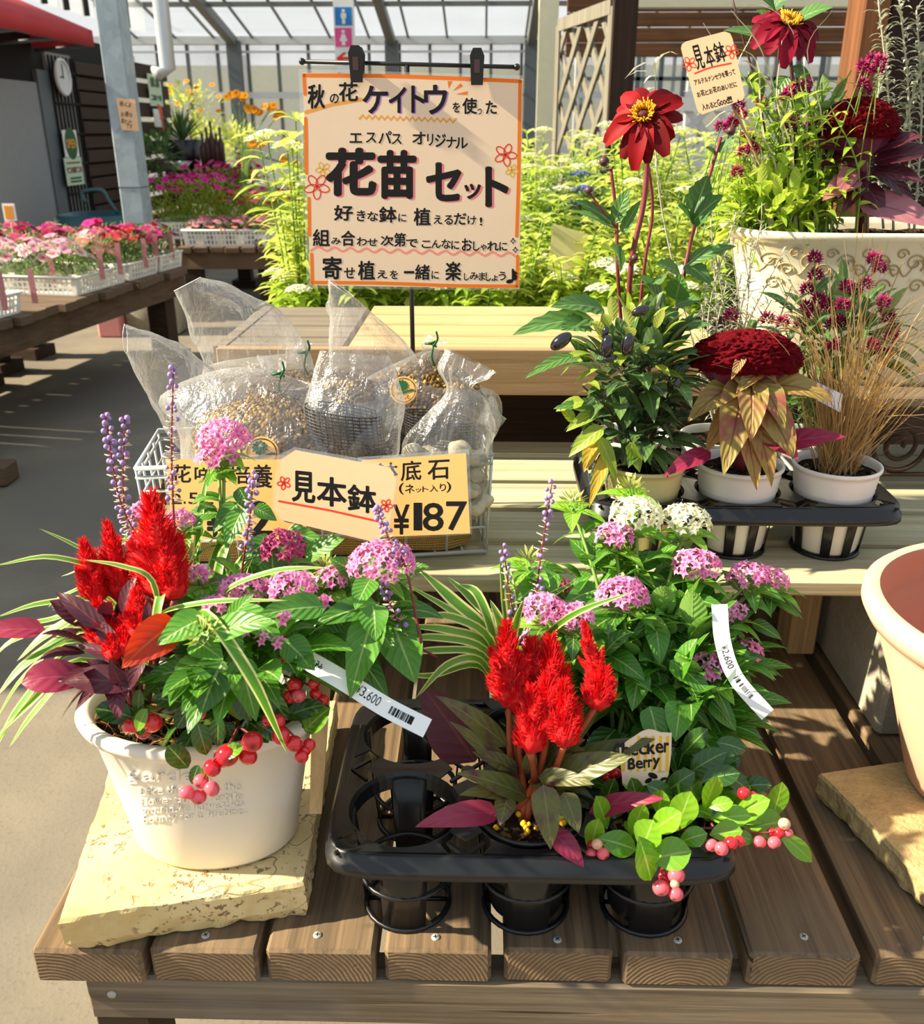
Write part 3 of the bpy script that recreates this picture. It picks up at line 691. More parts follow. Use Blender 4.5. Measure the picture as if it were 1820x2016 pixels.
# ------------------------------------------------------------------ white flower pot with raised lettering
PX, PY, PZ0, PZ1 = -.272, .757, .447, .609; PSY = .70     # an oval pot, shallower than wide
white = thing('planter', 'round white pot with raised lettering overflowing with red plumes, pink stars and striped grass', 'planter', (PX, PY, PZ0))
mb = MB(); mb.lathe(pot_prof(.083, .109, PZ0, PZ1, .012, .005, .016, PZ1-.03), PX, PY, 84, 1, PSY); potw = mb.build('pot', M['white_plastic'], white)
mb = MB(); mb.disc(PX, PY, PZ1-.020, .104, 48, 1, PSY, bump=.012, rings=12); mb.build('soil', M['soil'], white)
mb = MB(); R = random.Random(5)
for i in range(170):
    a = R.uniform(0, 2*pi); r = R.uniform(.03, .10); p = V((PX+r*math.cos(a), PY+r*math.sin(a)*PSY, PZ1-.016)); d = V((R.uniform(-1, 1), R.uniform(-1, 1), R.uniform(.1, .7)))*.022
    mb.tube(crv([p, p+d*.6+V((0, 0, .006)), p+d*1.2], 3), .0004, 3, False)
mb.build('coconut_fibre', M['coir'], white)
def conefn(X, Yp):
    """picture point -> outside of the pot wall (front)"""
    d = ray(X, Yp); lo = None; t = .5
    for k in range(900):
        p = _C+d*t
        rr = .083+.013*(p.z-PZ0-.005)/.075 if p.z < .527 else .096+.012*(p.z-.527)/.058
        if p.z < PZ1-.012 and (p.x-PX)**2+((p.y-PY)/PSY)**2 < rr*rr: break
        t += .0008
    return p+V((p.x-PX, (p.y-PY)/PSY**2, 0)).normalized()*.0006
mb = MB(); 
def L_(s_, x0, y0, x1, y1, h): return line(s_, x0, y0, x1, y1, h)
CW = dict(kx=680/1820, ky=680/1820, ox=0, oy=1340)
class _C2:
    pass
def embossed(items, bold):
    for ch, x0, y0, x1, y1 in items:
        vs, fs, gw, gh = glyph(ch, bold); b0 = len(mb.v); P_ = []
        for u, v_ in vs: P_.append(conefn((x0+u*(x1-x0))*680/1820, 1340+(y1-v_*(y1-y0))*680/1820))
        for p in P_: mb.vert(p)
        for f_ in fs: mb.face(*[b0+i for i in f_])
for s_, x0, y0, x1, y1, h, bo in (('garden', 668, 528, 1120, 530, 60, .012), ('Like the earth, the', 738, 602, 1275, 572, 38, .012), ('flower pot is fertile', 742, 655, 1282, 622, 38, .012), ('ground.We harvest its', 750, 702, 1290, 660, 38, .012), ('bounty for a lifetime.', 756, 750, 1305, 698, 38, .012)):
    embossed(L_(s_, x0, y0, x1, y1, h), bo)
mb.build('raised_lettering', M['white_plastic'], potw, smooth=False, solid=.0014)

# ------------------------------------------------------------------ black carry trays
def carry_tray(name, label, X0, Y0, X1, Y1, ztop, zfoot, nx, ny, r_top=.05, skirt=.018, solid_front=True):
    t = thing(name, label, 'plant tray', ((X0+X1)/2, (Y0+Y1)/2, zfoot)); N_ = 40
    cxs = [X0+.013+(X1-X0-.026)*(i+.5)/nx for i in range(nx)]; cys = [Y0+.010+(Y1-Y0-.020)*(j+.5)/ny for j in range(ny)]
    mb = MB(); bw, bh = (X1-X0-.026)/nx/2, (Y1-Y0-.020)/ny/2
    for cx in cxs:
        for cy in cys:
            rows = []
            for kk in range(4):
                row = []
                for i in range(N_):
                    a = 2*pi*i/N_; ca, sa = math.cos(a), math.sin(a)
                    q_ = 1/max(abs(ca)/bw, abs(sa)/bh); sq_ = V((ca*q_, sa*q_, 0)); ci = V((ca, sa, 0))*r_top
                    if kk == 0: p = sq_+V((0, 0, -.0005))
                    elif kk == 1: p = ci*1.05
                    elif kk == 2: p = ci+V((0, 0, -.003))
                    else: p = ci*.97+V((0, 0, -.016))
                    row.append(V((cx, cy, ztop))+p)
                rows.append(row)
            # star cut-outs between the cups: leave gaps near the cell corners
            b = len(mb.v)
            for row in rows:
                for p in row: mb.vert(p)
            for k in range(3):
                for i in range(N_):
                    if k == 0 and (i % 10) in (4, 5) : continue
                    j = (i+1) % N_
                    mb.face(b+k*N_+i, b+k*N_+j, b+(k+1)*N_+j, b+(k+1)*N_+i)
    top = mb.build('deck', M['black_plastic'], t, smooth=False, solid=.0016)
    # ribs crossing the cut-outs
    for i in range(nx+1):
        for j in range(ny+1):
            mb = MB(); c_ = V((X0+.013+(X1-X0-.026)*i/nx, Y0+.010+(Y1-Y0-.020)*j/ny, ztop-.003))
            for a in (pi/4, 3*pi/4, 5*pi/4, 7*pi/4):
                e = c_+V((math.cos(a)*.024, math.sin(a)*.024, 0))
                if X0 < e.x < X1 and Y0 < e.y < Y1: mb.tube([c_, e], .0022, 4)
            if 0 < i < nx and 0 < j < ny: mb.tube([c_-V((0, 0, .002)), c_+V((0, 0, .002))], .007, 12)
            mb.build('rib', M['black_plastic'], t, smooth=False)
    # rolled skirt round the edge
    mb = MB(); rows = []
    pw = 9; ring = []
    for i in range(96):
        a = 2*pi*i/96; ca, sa = math.cos(a), math.sin(a); q_ = (abs(ca)**pw+abs(sa)**pw)**(-1/pw); ring.append((ca*q_, sa*q_))
    hx, hy = (X1-X0)/2, (Y1-Y0)/2; mx, my = (X0+X1)/2, (Y0+Y1)/2
    for ins, z in ((.012, ztop-.0015), (.005, ztop), (.002, ztop-.002), (.0005, ztop-skirt*.55), (-.0015, ztop-skirt*.6), (-.002, ztop-skirt), (.001, ztop-skirt-.001), (.0035, ztop-skirt*.5)):
        rows.append([(mx+x*(hx-ins), my+y*(hy-ins), z) for x, y in ring])
    mb.grid(rows, close=True); mb.build('rim', M['black_plastic'], t)
    for cx in cxs:
        for cy in cys:
            mb = MB(); rb = r_top*.80; h = ztop-.010-zfoot
            # foot ring and middle ring
            for rr, z in ((rb, zfoot+.002), (rb*1.08, zfoot+h*.42))[:2 if solid_front else 1]:
                mb.tube([(cx+rr*math.cos(2*pi*k/28), cy+rr*math.sin(2*pi*k/28), z) for k in range(29)], .0021, 5, False)
            # wall panels: a broad one to the front and back, narrow straps elsewhere
            for a, wd in (((-pi/2, .50), (pi/2, .35), (0, .16), (pi, .16)) if solid_front else [(-pi/2+.32, .14), (-pi/2-.32, .14), (-pi/2+1.2, .14), (-pi/2-1.2, .14), (pi/2+.5, .16), (pi/2-.5, .16)]):
                rows = []
                for k in range(3):
                    z = zfoot+.0006+(h+.004)*k/2; rr = rb+(r_top*.97-rb)*k/2
                    rows.append([(cx+rr*math.cos(a+wd*q_), cy+rr*math.sin(a+wd*q_), z) for q_ in (-1, -.6, -.2, .2, .6, 1)])
                mb.grid(rows)
            for k in range(3): mb.tube([(cx+rb*math.cos(k*pi/3), cy+rb*math.sin(k*pi/3), zfoot+.0018), (cx-rb*math.cos(k*pi/3), cy-rb*math.sin(k*pi/3), zfoot+.0018)], .0016, 4)
            mb.build('cup', M['black_plastic'], t, solid=.0015)
    return t, cxs, cys
ZT = .516
tray, TX, TY = carry_tray('carry_tray', 'black plastic six cup carry tray on the bench planks, front left cups empty', -.144, .645, .238, .905, ZT, ZB, 3, 2, .052, .022)
ZT2 = .683
tray2, SX, SY = carry_tray('carry_tray', 'black plastic carry tray on the cream shelf holding white nursery pots', .135, 1.078, .537, 1.335, ZT2, ZM, 3, 2, .053, .022, False)
def nursery_pot(parent, x, y, z0, z1, r1, mat, ribs=True, soilz=None):
    r0 = r1*.76; pr = pot_prof(r0, r1, z0, z1, .003, .002, .006, z1-.014)
    if ribs:
        k = [(r0+(r1-r0)*((z-z0)/(z1-z0))+(.0011 if i % 2 else 0), z) for i, z in enumerate([z1-.036+.003*j for j in range(10)])]
        pr = pr[:4]+k+pr[6:]
    mb = MB(); mb.lathe(pr, x, y, 40); o = mb.build('pot', mat, parent)
    mb = MB(); mb.disc(x, y, soilz or z1-.010, r1-.003, 28, bump=.006, rings=7, seed=x*50); mb.build('soil', M['soil'], parent)
    return o

# ------------------------------------------------------------------ empty terracotta coloured pot
TP = V((.585, .856)); tz0, tz1 = .4375, .667
pt = thing('flower_pot', 'large empty terracotta coloured plastic pot standing on the brown stone slab', 'flower pot', (TP.x, TP.y, tz0))
r0, r1 = .100, .165
mb = MB(); mb.lathe([(.001, tz0+.004), (r0-.006, tz0), (r0, tz0+.006), (r0+(r1-r0)*.5, (tz0+tz1)/2), (r1-.006, tz1-.044), (r1-.003, tz1-.034), (r1+.006, tz1-.030), (r1+.013, tz1-.017), (r1+.012, tz1-.006), (r1+.005, tz1), (r1-.004, tz1-.002)], TP.x, TP.y, 96); bo = mb.build('pot', M['terracotta'], pt)
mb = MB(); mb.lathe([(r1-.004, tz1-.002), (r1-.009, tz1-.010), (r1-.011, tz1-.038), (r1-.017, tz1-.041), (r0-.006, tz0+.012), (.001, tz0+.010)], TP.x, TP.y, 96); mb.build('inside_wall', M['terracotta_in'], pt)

# ------------------------------------------------------------------ cream ornamented planter on an iron bench
CP = V((.625, 1.52)); cz0, cz1 = .752, .985
st = thing('iron_stand', 'low weathered wood topped stand with scrolled ironwork under the cream planter', 'stand', (CP.x, CP.y, ZM))
mb = MB(); mb.box((.44, 1.36, .735), (1.0, 1.68, .752), .003); mb.build('top', M['rock'], st, smooth=False)
mb = MB()
for x in (.47, .72, .97): 
    for y in (1.375, 1.66): lg = MB(); lg.tube([(x, y, ZM), (x, y, .735)], .006, 6); lg.build('leg', M['dark_wood'], st)
mb.tube([(.47, 1.372, .625), (.97, 1.372, .625)], .004, 6); mb.build('frame_iron', M['dark_wood'], st)
for cx_, sg in ((.56, 1), (.64, -1), (.80, 1), (.89, -1)):
    P_ = []; mb = MB()
    for k in range(60):
        a = k*.22*sg; r = .045*(1-k/70); P_.append((cx_+r*math.cos(a), 1.372, .672+r*math.sin(a)))
    mb.tube(P_, .004, 6); mb.build('scroll_iron', M['dark_wood'], st)
cream = thing('planter', 'large cream planter with gilded scroll band holding crested cockscomb and lime foliage', 'planter', (CP.x, CP.y, cz0))
mb = MB(); cs = dict(ns=96, sx=1.0, sy=.56, pw=3.4)
mb.lathe([(.001, cz0+.003), (.165, cz0), (.172, cz0+.01), (.200, cz0+.09), (.222, cz0+.18), (.231, cz1-.018), (.243, cz1-.012), (.247, cz1-.005), (.243, cz1), (.232, cz1-.001), (.226, cz1-.01), (.218, cz1-.05)], CP.x, CP.y, **cs); cpot = mb.build('pot', M['glaze'], cream)
mb = MB(); mb.disc(CP.x, CP.y, cz1-.02, .226, 60, 1.0, .56, bump=.012, rings=10, pw=3.4); mb.build('soil', M['soil'], cream)
def creamfn(x, z):
    """point on the front wall of the cream planter at height z"""
    prf = [(cz0, .168), (cz0+.01, .172), (cz0+.09, .200), (cz0+.18, .222), (cz1-.018, .231), (cz1, .247)]; r = [a[1]+(b[1]-a[1])*(z-a[0])/(b[0]-a[0]) for a, b in zip(prf, prf[1:]) if z <= b[0]][0]; X = (x-CP.x)/r; X = max(-.98, min(.98, X))
    Yv = (1-abs(X)**3.4)**(1/3.4); return V((x, CP.y-Yv*r*.56-.0012, z))
mb = MB(); R = random.Random(12)
def scrollcurve(x0, z0, s_, fl, turns=1.4):
    out = []
    for k in range(26):
        a = k/25*turns*2*pi; r = s_*(1-k/30); out.append(creamfn(x0+fl*(r*math.cos(a)), z0+r*math.sin(a)*.9))
    return out
for i in range(9):
    x0 = CP.x-.20+i*.05
    for (dx, dz, s_, fl) in ((0, 0, .014, 1), (.022, -.012, .011, -1), (.01, -.034, .012, 1), (.03, .012, .009, 1)):
        if abs(x0+dx-CP.x) < .205: mb.tube(scrollcurve(x0+dx, cz1-.042+dz, s_, fl), [.0014*(1-.6*k/25) for k in range(26)], 4)
    mb.tube([creamfn(x0-.02+.004*k, cz1-.05-.012*math.sin(k*.7)) for k in range(12)], .0011, 4)
mb.build('scroll_band', M['scroll'], cpot)

# ------------------------------------------------------------------ wire basket with sacking
bk = thing('wire_basket', 'white wire basket lined with burlap, full of bagged soil, on the cream shelf', 'basket', (-.2, 1.15, ZM))
A0 = V((-.42, 1.045, 0)); A1 = V((.012, 1.11, 0)); ed = (A1-A0).normalized(); pe = V((-ed.y, ed.x, 0)); Lb = (A1-A0).length; Db = .155
def bp(u, v_, z): return A0+ed*(u*Lb)+pe*(v_*Db)+V((0, 0, z))
zr_, zb_ = .742, ZM+.004
def wire(mb, pts, r=.0018): mb.tube(pts, r, 6)
def loop(mb, z, r, ins=0, rc=.1):
    P_ = [bp(ins*.4, ins, z), bp(1-ins*.4, ins, z), bp(1-ins*.4, 1-ins, z), bp(ins*.4, 1-ins, z)]; wire(mb, P_+[P_[0]], r)
mb = MB(); loop(mb, zr_, .0032); loop(mb, zr_-.012, .0026); mb.build('rim', M['wire'], bk)
mb = MB()
for z in (.605, .64, .675, .71): loop(mb, z, .0018 if z > .61 else .003, .03)
for k in range(9):
    u = k/8
    for v_, vi in ((0, .03), (1, .97)): wire(mb, [bp(u, v_, zr_), bp(.012+u*.976, vi, .605)], .0018)
for k in range(1, 4):
    for u, ui in ((0, .012), (1, .988)): wire(mb, [bp(u, k/4, zr_), bp(ui, k/4, .605)], .0018)
for k in range(1, 12): wire(mb, [bp(k/12, .03, .6035), bp(k/12, .97, .6035)], .0015)
mb.build('wire_mesh', M['wire'], bk)
mb = MB(); rows = []; uvs = []
for i in range(10):
    z = .607+.085*i/9; row = []; uv = []
    for k in range(120):
        a = 2*pi*k/120; ca, sa = math.cos(a), math.sin(a); pw = 6; q_ = (abs(ca)**pw+abs(sa)**pw)**(-1/pw)
        ins = .055+.05*(1-i/9)**2
        ww = .006*noise.noise(V((ca*4, sa*4, i*.5)))
        p = bp(.5+ca*q_*(.5-ins*.45), .5+sa*q_*(.5-ins*.9), z+ww+(.008*noise.noise(V((ca*6, sa*6, 3))) if i == 9 else 0)); row.append(p); uv.append((k/120*8, i/9))
    rows.append(row); uvs.append(uv)
mb.grid(rows, uvs, close=True); mb.face(*[i for i in range(120)]); mb.build('burlap_lining', M['burlap'], bk)

# ------------------------------------------------------------------ clear bags
def film(mb, secs, ns=40, wr=.05, seed=0, capb=True):
    """loft of sections (centre, half-width vector, half-depth vector); wrinkled"""
    rows = []
    n = len(secs)
    for i, (c_, a_, b_) in enumerate(secs):
        row = []
        for k in range(ns):
            t = 2*pi*k/ns; ca, sa = math.cos(t), math.sin(t)
            w_ = 1+wr*noise.noise(V((ca*3, sa*3, i*.22+seed)))+wr*1.1*noise.noise(V((ca*7, sa*7, i*.14+seed*2)))
            row.append(V(c_)+V(a_)*ca*w_+V(b_)*sa*w_)
        rows.append(row)
    mb.grid(rows, close=True)
    if capb: mb.face(*[len(mb.v)-n*ns+k for k in range(ns)][::-1])
def lerp_secs(S, m=5):
    C_ = crv([x[0] for x in S], m); A_ = crv([x[1] for x in S], m); B_ = crv([x[2] for x in S], m); return list(zip(C_, A_, B_))
def lump(mb, c_, rx, ry, rz, seed, amp=.12, nu=40, nv=26, grain=.004, fl=.9):
    rows = []
    for i in range(nv+1):
        a = pi*i/nv; row = []
        for k in range(nu):
            t = 2*pi*k/nu; d = V((math.sin(a)*math.cos(t), math.sin(a)*math.sin(t), -math.cos(a)))
            r = 1+amp*noise.noise(d*1.7+V((seed, 0, 0))); p = V((d.x*rx*r, d.y*ry*r, max(-fl, d.z)*rz*r))
            p += d*grain*noise.noise(V((d.x*14, d.y*14, d.z*14+seed)))
            row.append(V(c_)+p)
        rows.append(row)
    mb.grid(rows, close=True)
def px_(px, Y, py): return at(px, py, Y)
def bag(label, lumpc, lr, neck, mouth, seed, sticker=None, mat='granules', group=None):
    """soil bag: lump at the bottom, tied neck, flared mouth. neck/mouth: list of (px, py, Y, halfwidth px, halfdepth m, dir)"""
    t = thing('soil_bag', label, 'bag', V(lumpc))
    mb = MB(); lump(mb, lumpc, *lr, seed); mb.build('soil_mix', M[mat], t)
    mb = MB(); c_ = V(lumpc); S = []
    e = 1.05
    S.append((c_+V((0, 0, -lr[2]*.85)), V((lr[0]*.7, 0, 0)), V((0, lr[1]*.7, 0))))
    S.append((c_+V((0, 0, -lr[2]*.4)), V((lr[0]*e*1.02, 0, 0)), V((0, lr[1]*e*1.05, 0))))
    S.append((c_+V((0, 0, lr[2]*.35)), V((lr[0]*e*1.03, 0, 0)), V((0, lr[1]*e*1.08, 0))))
    for (px, py, Y, hw, hd, ang) in neck:
        p = at(px, py, Y); m = mpp(p); S.append((p, V((math.cos(ang), 0, math.sin(ang)))*hw*m, V((0, hd, 0))))
    film(mb, lerp_secs(S), seed=seed, wr=.06); f_ = mb.build('film', M['film'], t)
    if mouth:
        mb = MB(); S = []
        for (px, py, Y, hw, hd, ang) in mouth:
            p = at(px, py, Y); m = mpp(p); S.append((p, V((math.cos(ang), 0, math.sin(ang)))*hw*m, V((0, hd, 0))))
        film(mb, lerp_secs(S), seed=seed+4, wr=.10, capb=False); fm = mb.build('flared_mouth', M['film'], t)
        e_ = mb.v[-40:]; mb = MB(); mb.tube(e_+[e_[0]], .0005, 4, False); mb.build('lip', M['film_edge'], fm)
    return t
def tie(t, px, py, Y, seed):
    p = at(px, py, Y); R = random.Random(seed); mb = MB()
    mb.tube([(p.x+.007*math.cos(a_*.5), p.y+.007*math.sin(a_*.5), p.z+.0006*a_) for a_ in range(13)], .0016, 6)
    mb.tube(crv([p+V((.004, -.007, .001)), p+V((.002, -.010, -.012)), p+V((.006, -.009, -.024))], 4), .0015, 6)
    mb.tube(crv([p+V((.004, -.007, .001)), p+V((.010, -.009, .012)), p+V((.008, -.008, .022))], 4), .0015, 6)
    mb.build('twist_tie', M['ink_green'], t)
def sticker(t, px, py, Y, rpx, clip=False):
    """round gold label with black ring and a green tree over hills"""
    n = V((0, -1, .35)).normalized(); p0 = at(px, py, Y); m = mpp(p0); r = rpx*m
    ex = V((1, 0, 0)); ey = n.cross(ex)*-1; ey = V((0, .33, .94)).normalized()
    def q_(x, y, o=.0): return p0+ex*(x*r)+ey*(y*r)+n*o
    mb = MB(); mb.poly([q_(math.cos(2*pi*k/40), math.sin(2*pi*k/40)) for k in range(40)]); o = mb.build('round_label', M['card_deep'], t, smooth=False, solid=.0006)
    mb = MB(); stroke(mb, [q_(.86*math.cos(2*pi*k/40), .86*math.sin(2*pi*k/40)) for k in range(41)], r*.05, n, .0008); 
    glyphs(mb, [('パ', -.25, .35, .05, .65), ('ス', .1, .35, .42, .65)], lambda x, y: q_(x, -y), .01, off=.001, n=n); mb.build('print', M['ink_ink'], o, smooth=False)
    mb = MB(); tr = []
    for k in range(22):
        a = 2*pi*k/22; rr = .36+(.07 if k % 2 else -.03); tr.append(q_(-.12+rr*math.cos(a)*1.15, .34+rr*math.sin(a), .001))
    mb.poly(tr); mb.poly([q_(*w_, .001) for w_ in ((-.17, .05), (-.20, -.22), (-.05, -.22), (-.08, .05))])
    mb.poly([q_(*w_, .001) for w_ in ((-.7, -.25), (-.3, -.16), (.2, -.06), (.55, .10), (.78, .05), (.80, -.02), (.4, -.12), (-.1, -.26))]); mb.build('tree_emblem', M['ink_green'], o, smooth=False)
Yb = 1.16
b1 = bag('clear bag of brown soil granules at the front left of the basket, round gold label', (-.272, 1.125, .735), (.105, .062, .075), [(470, 770, 1.14, 150, .045, .05), (520, 745, 1.14, 85, .03, -.2), (548, 735, 1.14, 14, .006, -.3)],
    [(400, 840, 1.17, 70, .02, .9), (372, 790, 1.17, 80, .020, .9), (335, 745, 1.17, 70, .018, 1.0), (300, 712, 1.16, 55, .016, 1.1), (270, 686, 1.15, 40, .012, 1.3), (247, 668, 1.145, 28, .008, 1.5)], 1.0)
mb = MB(); film(mb, lerp_secs([(at(548, 735, 1.14), V((.006, 0, .001)), V((0, .005, 0))), (at(540, 722, 1.14), V((.014, 0, .002)), V((0, .008, 0))), (at(535, 705, 1.14), V((.018, 0, -.004)), V((0, .009, 0)))]), 16, .2, 7, False); mb.build('knot', M['film'], b1)
tie(b1, 548, 742, 1.135, 1); sticker(b1, 516, 893, 1.058, 34)
b2 = bag('clear bag behind, tall flared mouth leaning up to the left', (-.225, 1.215, .745), (.12, .05, .08), [(520, 740, 1.215, 120, .04, -.1), (575, 715, 1.215, 50, .02, -.3), (598, 700, 1.215, 12, .006, -.3)],
    [(515, 770, 1.20, 120, .028, .1), (500, 720, 1.20, 112, .03, .45), (478, 675, 1.195, 98, .026, .60), (438, 625, 1.19, 74, .020, .63), (402, 588, 1.18, 50, .014, .66), (368, 560, 1.175, 30, .009, .45)], 2.0)
mb = MB(); film(mb, lerp_secs([(at(598, 700, 1.215), V((.006, 0, .001)), V((0, .005, 0))), (at(596, 684, 1.215), V((.012, 0, .002)), V((0, .008, 0))), (at(604, 672, 1.215), V((.007, 0, -.004)), V((0, .006, 0)))]), 16, .2, 8, False); mb.build('knot', M['film'], b2); tie(b2, 598, 700, 1.205, 2)
b3 = bag('clear bag of golden soil behind the net bags, wide mouth under the main sign', (-.085, 1.235, .755), (.095, .048, .075), [(810, 740, 1.235, 80, .036, .0), (835, 705, 1.235, 40, .02, .1), (848, 688, 1.235, 12, .006, .1)],
    [(745, 740, 1.235, 95, .03, -.1), (742, 690, 1.235, 100, .032, -.45), (728, 645, 1.235, 86, .022, -.45), (700, 605, 1.235, 58, .014, -.5), (672, 568, 1.235, 28, .008, -.6)], 3.0)
mb = MB(); film(mb, lerp_secs([(at(848, 688, 1.235), V((.006, 0, .001)), V((0, .005, 0))), (at(856, 678, 1.235), V((.016, 0, .002)), V((0, .010, 0))), (at(862, 664, 1.235), V((.012, 0, -.004)), V((0, .008, 0)))]), 16, .2, 9, False); mb.build('knot', M['film'], b3); tie(b3, 848, 682, 1.222, 3); sticker(b3, 795, 768, 1.18, 27)
# bag with rolled net, and the net-and-pebble bag
def netroll(t, c_, r, h, lean, nseg=30, nh=20, arc=(.2, 5.6)):
    mb = MB(); L = []
    for i in range(nh+1):
        row = []
        for k in range(nseg+1):
            a = arc[0]+(arc[1]-arc[0])*k/nseg; z = h*i/nh
            row.append(V(c_)+V((r*math.cos(a)+lean*z, -r*math.sin(a)*.55, z-.14*r*math.cos(a))))
        L.append(row)
    for row in L: mb.tube(row, .0009, 4, False)
    for k in range(nseg+1): mb.tube([row[k] for row in L], .0007, 4, False)
    return mb.build('rolled_net', M['net'], t)
nb = thing('net_bag', 'clear flat topped bag with a rolled black net in the middle of the basket', 'bag', (-.145, 1.12, .68))
p = at(690, 905, 1.10); netroll(nb, (p.x, p.y, p.z-.02), .048, .085, -.06)
S = [(at(690, 930, 1.10), V((.052, 0, 0)), V((0, .03, 0))), (at(692, 880, 1.105), V((.060, 0, 0)), V((0, .034, 0))), (at(695, 810, 1.115), V((.062, 0, -.002)), V((0, .034, 0))), (at(702, 750, 1.125), V((.055, 0, -.003)), V((0, .022, 0))), (at(700, 695, 1.13), V((.042, 0, -.003)), V((0, .006, 0)))]
mb = MB(); film(mb, lerp_secs(S), 48, .07, 11, False); mb.build('film', M['film'], nb)
eb = thing('net_bag', 'clear bag gathered at its neck with net and pebbles at the right basket end', 'bag', (-.045, 1.12, .66))
p = at(870, 900, 1.135); netroll(eb, (p.x, p.y, p.z-.02), .045, .075, -.02)
S = [(at(880, 1010, 1.115), V((.044, 0, 0)), V((0, .03, 0))), (at(880, 930, 1.115), V((.054, 0, .003)), V((0, .036, 0))), (at(885, 860, 1.12), V((.055, 0, .006)), V((0, .034, 0))), (at(903, 800, 1.12), V((.036, 0, .006)), V((0, .022, 0))), (at(905, 765, 1.12), V((.016, 0, .002)), V((0, .010, 0))), (at(912, 735, 1.125), V((.030, 0, -.006)), V((0, .012, 0))), (at(925, 708, 1.13), V((.030, 0, -.014)), V((0, .007, 0)))]
mb = MB(); film(mb, lerp_secs(S), 48, .16, 15, False); mb.build('film', M['film'], eb)
mb = MB(); film(mb, lerp_secs([(at(955, 800, 1.12), V((.010, 0, .02)), V((0, .008, 0))), (at(972, 825, 1.115), V((.006, 0, .012)), V((0, .006, 0))), (at(985, 838, 1.115), V((.007, 0, .008)), V((0, .006, 0)))]), 16, .2, 5, False); mb.build('film_corner', M['film'], eb)
R = random.Random(8)
for i, (px, py) in enumerate([(815, 888), (845, 895), (875, 880), (905, 885), (930, 900), (860, 910), (895, 912), (935, 935), (945, 960), (925, 965), (950, 985), (940, 905), (935, 1000), (830, 915)]):
    p = at(px, py, 1.10+.012*(i % 3)); mb = MB(); r = .011+R.random()*.004; mb.ball((0, 0, 0), r, 14, 10, (1.15, 1, .85))
    mb.v = [tuple(V(q_)*(1+.15*noise.noise(V(q_)*90+V((i, 0, 0))))+p) for q_ in mb.v]
    tag(mb.build('pebble', M['pebble'], smooth=True, loc=p), 'pale pumice pebble among the bagged drainage stones in the basket', 'pebble', 'pumice pebbles in the basket')
# ------------------------------------------------------------------ plant builders
NC = V((0, -.6, .8))
def P3(t): return at(*t)
def leafpx(mb, b, t, wpx, n=NC, arch=.12, shape='ovate', **k):
    """leaf between two points of the place (picture x, y, depth)"""
    b = P3(b); t = P3(t); L = (t-b).length; c_ = (b+t)/2+V((0, 0, L*arch))-V((0, L*arch*.4, 0))
    leaf(mb, b, c_, t, wpx*mpp((b+t)/2), n=n, shape=shape, rnd=k.pop('rnd', random.random()), **k)
def strap(mb, pts, wpx, n=(0, -.35, .95), shape='strap', rnd=None, wave=0, fold=.22, m=5):
    p = crv([P3(q_) for q_ in pts], m); W = wpx*mpp(p[len(p)//2]); n = V(n); mb.rnd = random.random() if rnd is None else rnd
    rows = []; uvs = []; N_ = len(p)-1
    for i, q_ in enumerate(p):
        T = (p[min(i+1, N_)]-p[max(i-1, 0)]).normalized(); S = T.cross(n)
        if S.length < .15: S = T.cross(V((.3, -1, .2)))
        S.normalize(); Nn = S.cross(T); k = i/N_; w_ = W*.5*wprof(shape, k)+1e-5
        rows.append([q_+S*(x*w_)+Nn*(abs(x)*w_*fold) for x in (-1, -.5, 0, .5, 1)]); uvs.append([(x*.5+.5, k) for x in (-1, -.5, 0, .5, 1)])
    mb.grid(rows, uvs)
def stalk(mb, pts, r0, r1, ns=6, m=6):
    p = crv([V(q_) for q_ in pts], m); N_ = len(p)-1; mb.tube(p, [r0+(r1-r0)*i/N_ for i in range(N_+1)], ns); return p
def star(mb, R, c_, n, s, cup=.25, np_=5):
    n = V(n).normalized(); a = n.orthogonal().normalized(); b = n.cross(a); ph = R.uniform(0, 2*pi); mb.rnd = R.random()
    for k in range(np_):
        t = ph+2*pi*k/np_; d = a*math.cos(t)+b*math.sin(t); sd = n.cross(d)
        p0 = c_-n*s*.12; L = s*R.uniform(.85, 1.08); tip = c_+d*L+n*(cup*L*R.uniform(.2, 1)); m1 = c_+d*L*.42+n*L*.16; w_ = L*.27
        i0 = mb.vert(p0, (.5, 0)); i1 = mb.vert(m1+sd*w_, (0, .45)); i2 = mb.vert(m1-sd*w_, (1, .45)); i3 = mb.vert(m1-n*L*.05, (.5, .45)); i4 = mb.vert(tip, (.5, 1))
        mb.face(i0, i3, i1); mb.face(i0, i2, i3); mb.face(i1, i3, i4); mb.face(i3, i2, i4)
def head(parent, R, px, py, Y, rx, ry, mat, fl=26, dens=1.15, name='flower_head', label=None, n=None):
    c_ = at(px, py, Y); m = mpp(c_); a, b = rx*m, ry*m; s_ = fl*m*.52; mb = MB()
    N_ = n or max(5, int(dens*1.9*(a*(a+b)*.5)/(s_*s_)*2.0))
    for i in range(N_):
        z = 1-(i+.5)/N_*1.15; r = math.sqrt(max(0, 1-z*z)); t = i*2.39996+R.uniform(-.25, .25)
        d = V((r*math.cos(t), r*math.sin(t), z)); p = c_+V((d.x*a, d.y*a*.85, d.z*b))*R.uniform(.88, 1.03)
        nn = (d+V((0, -.15, .25))+V((R.uniform(-.3, .3), R.uniform(-.3, .3), R.uniform(-.2, .2)))).normalized()
        star(mb, R, p, nn, s_*R.uniform(.85, 1.15)); q_ = p-nn*s_*1.3
        mb.rnd = .9; i0 = len(mb.v); 
        mb.tube([p-nn*s_*.1, q_], [s_*.09, s_*.06], 4, False)
    o = mb.build(name, mat, parent, smooth=False)
    if label: o['label'] = label
    return c_
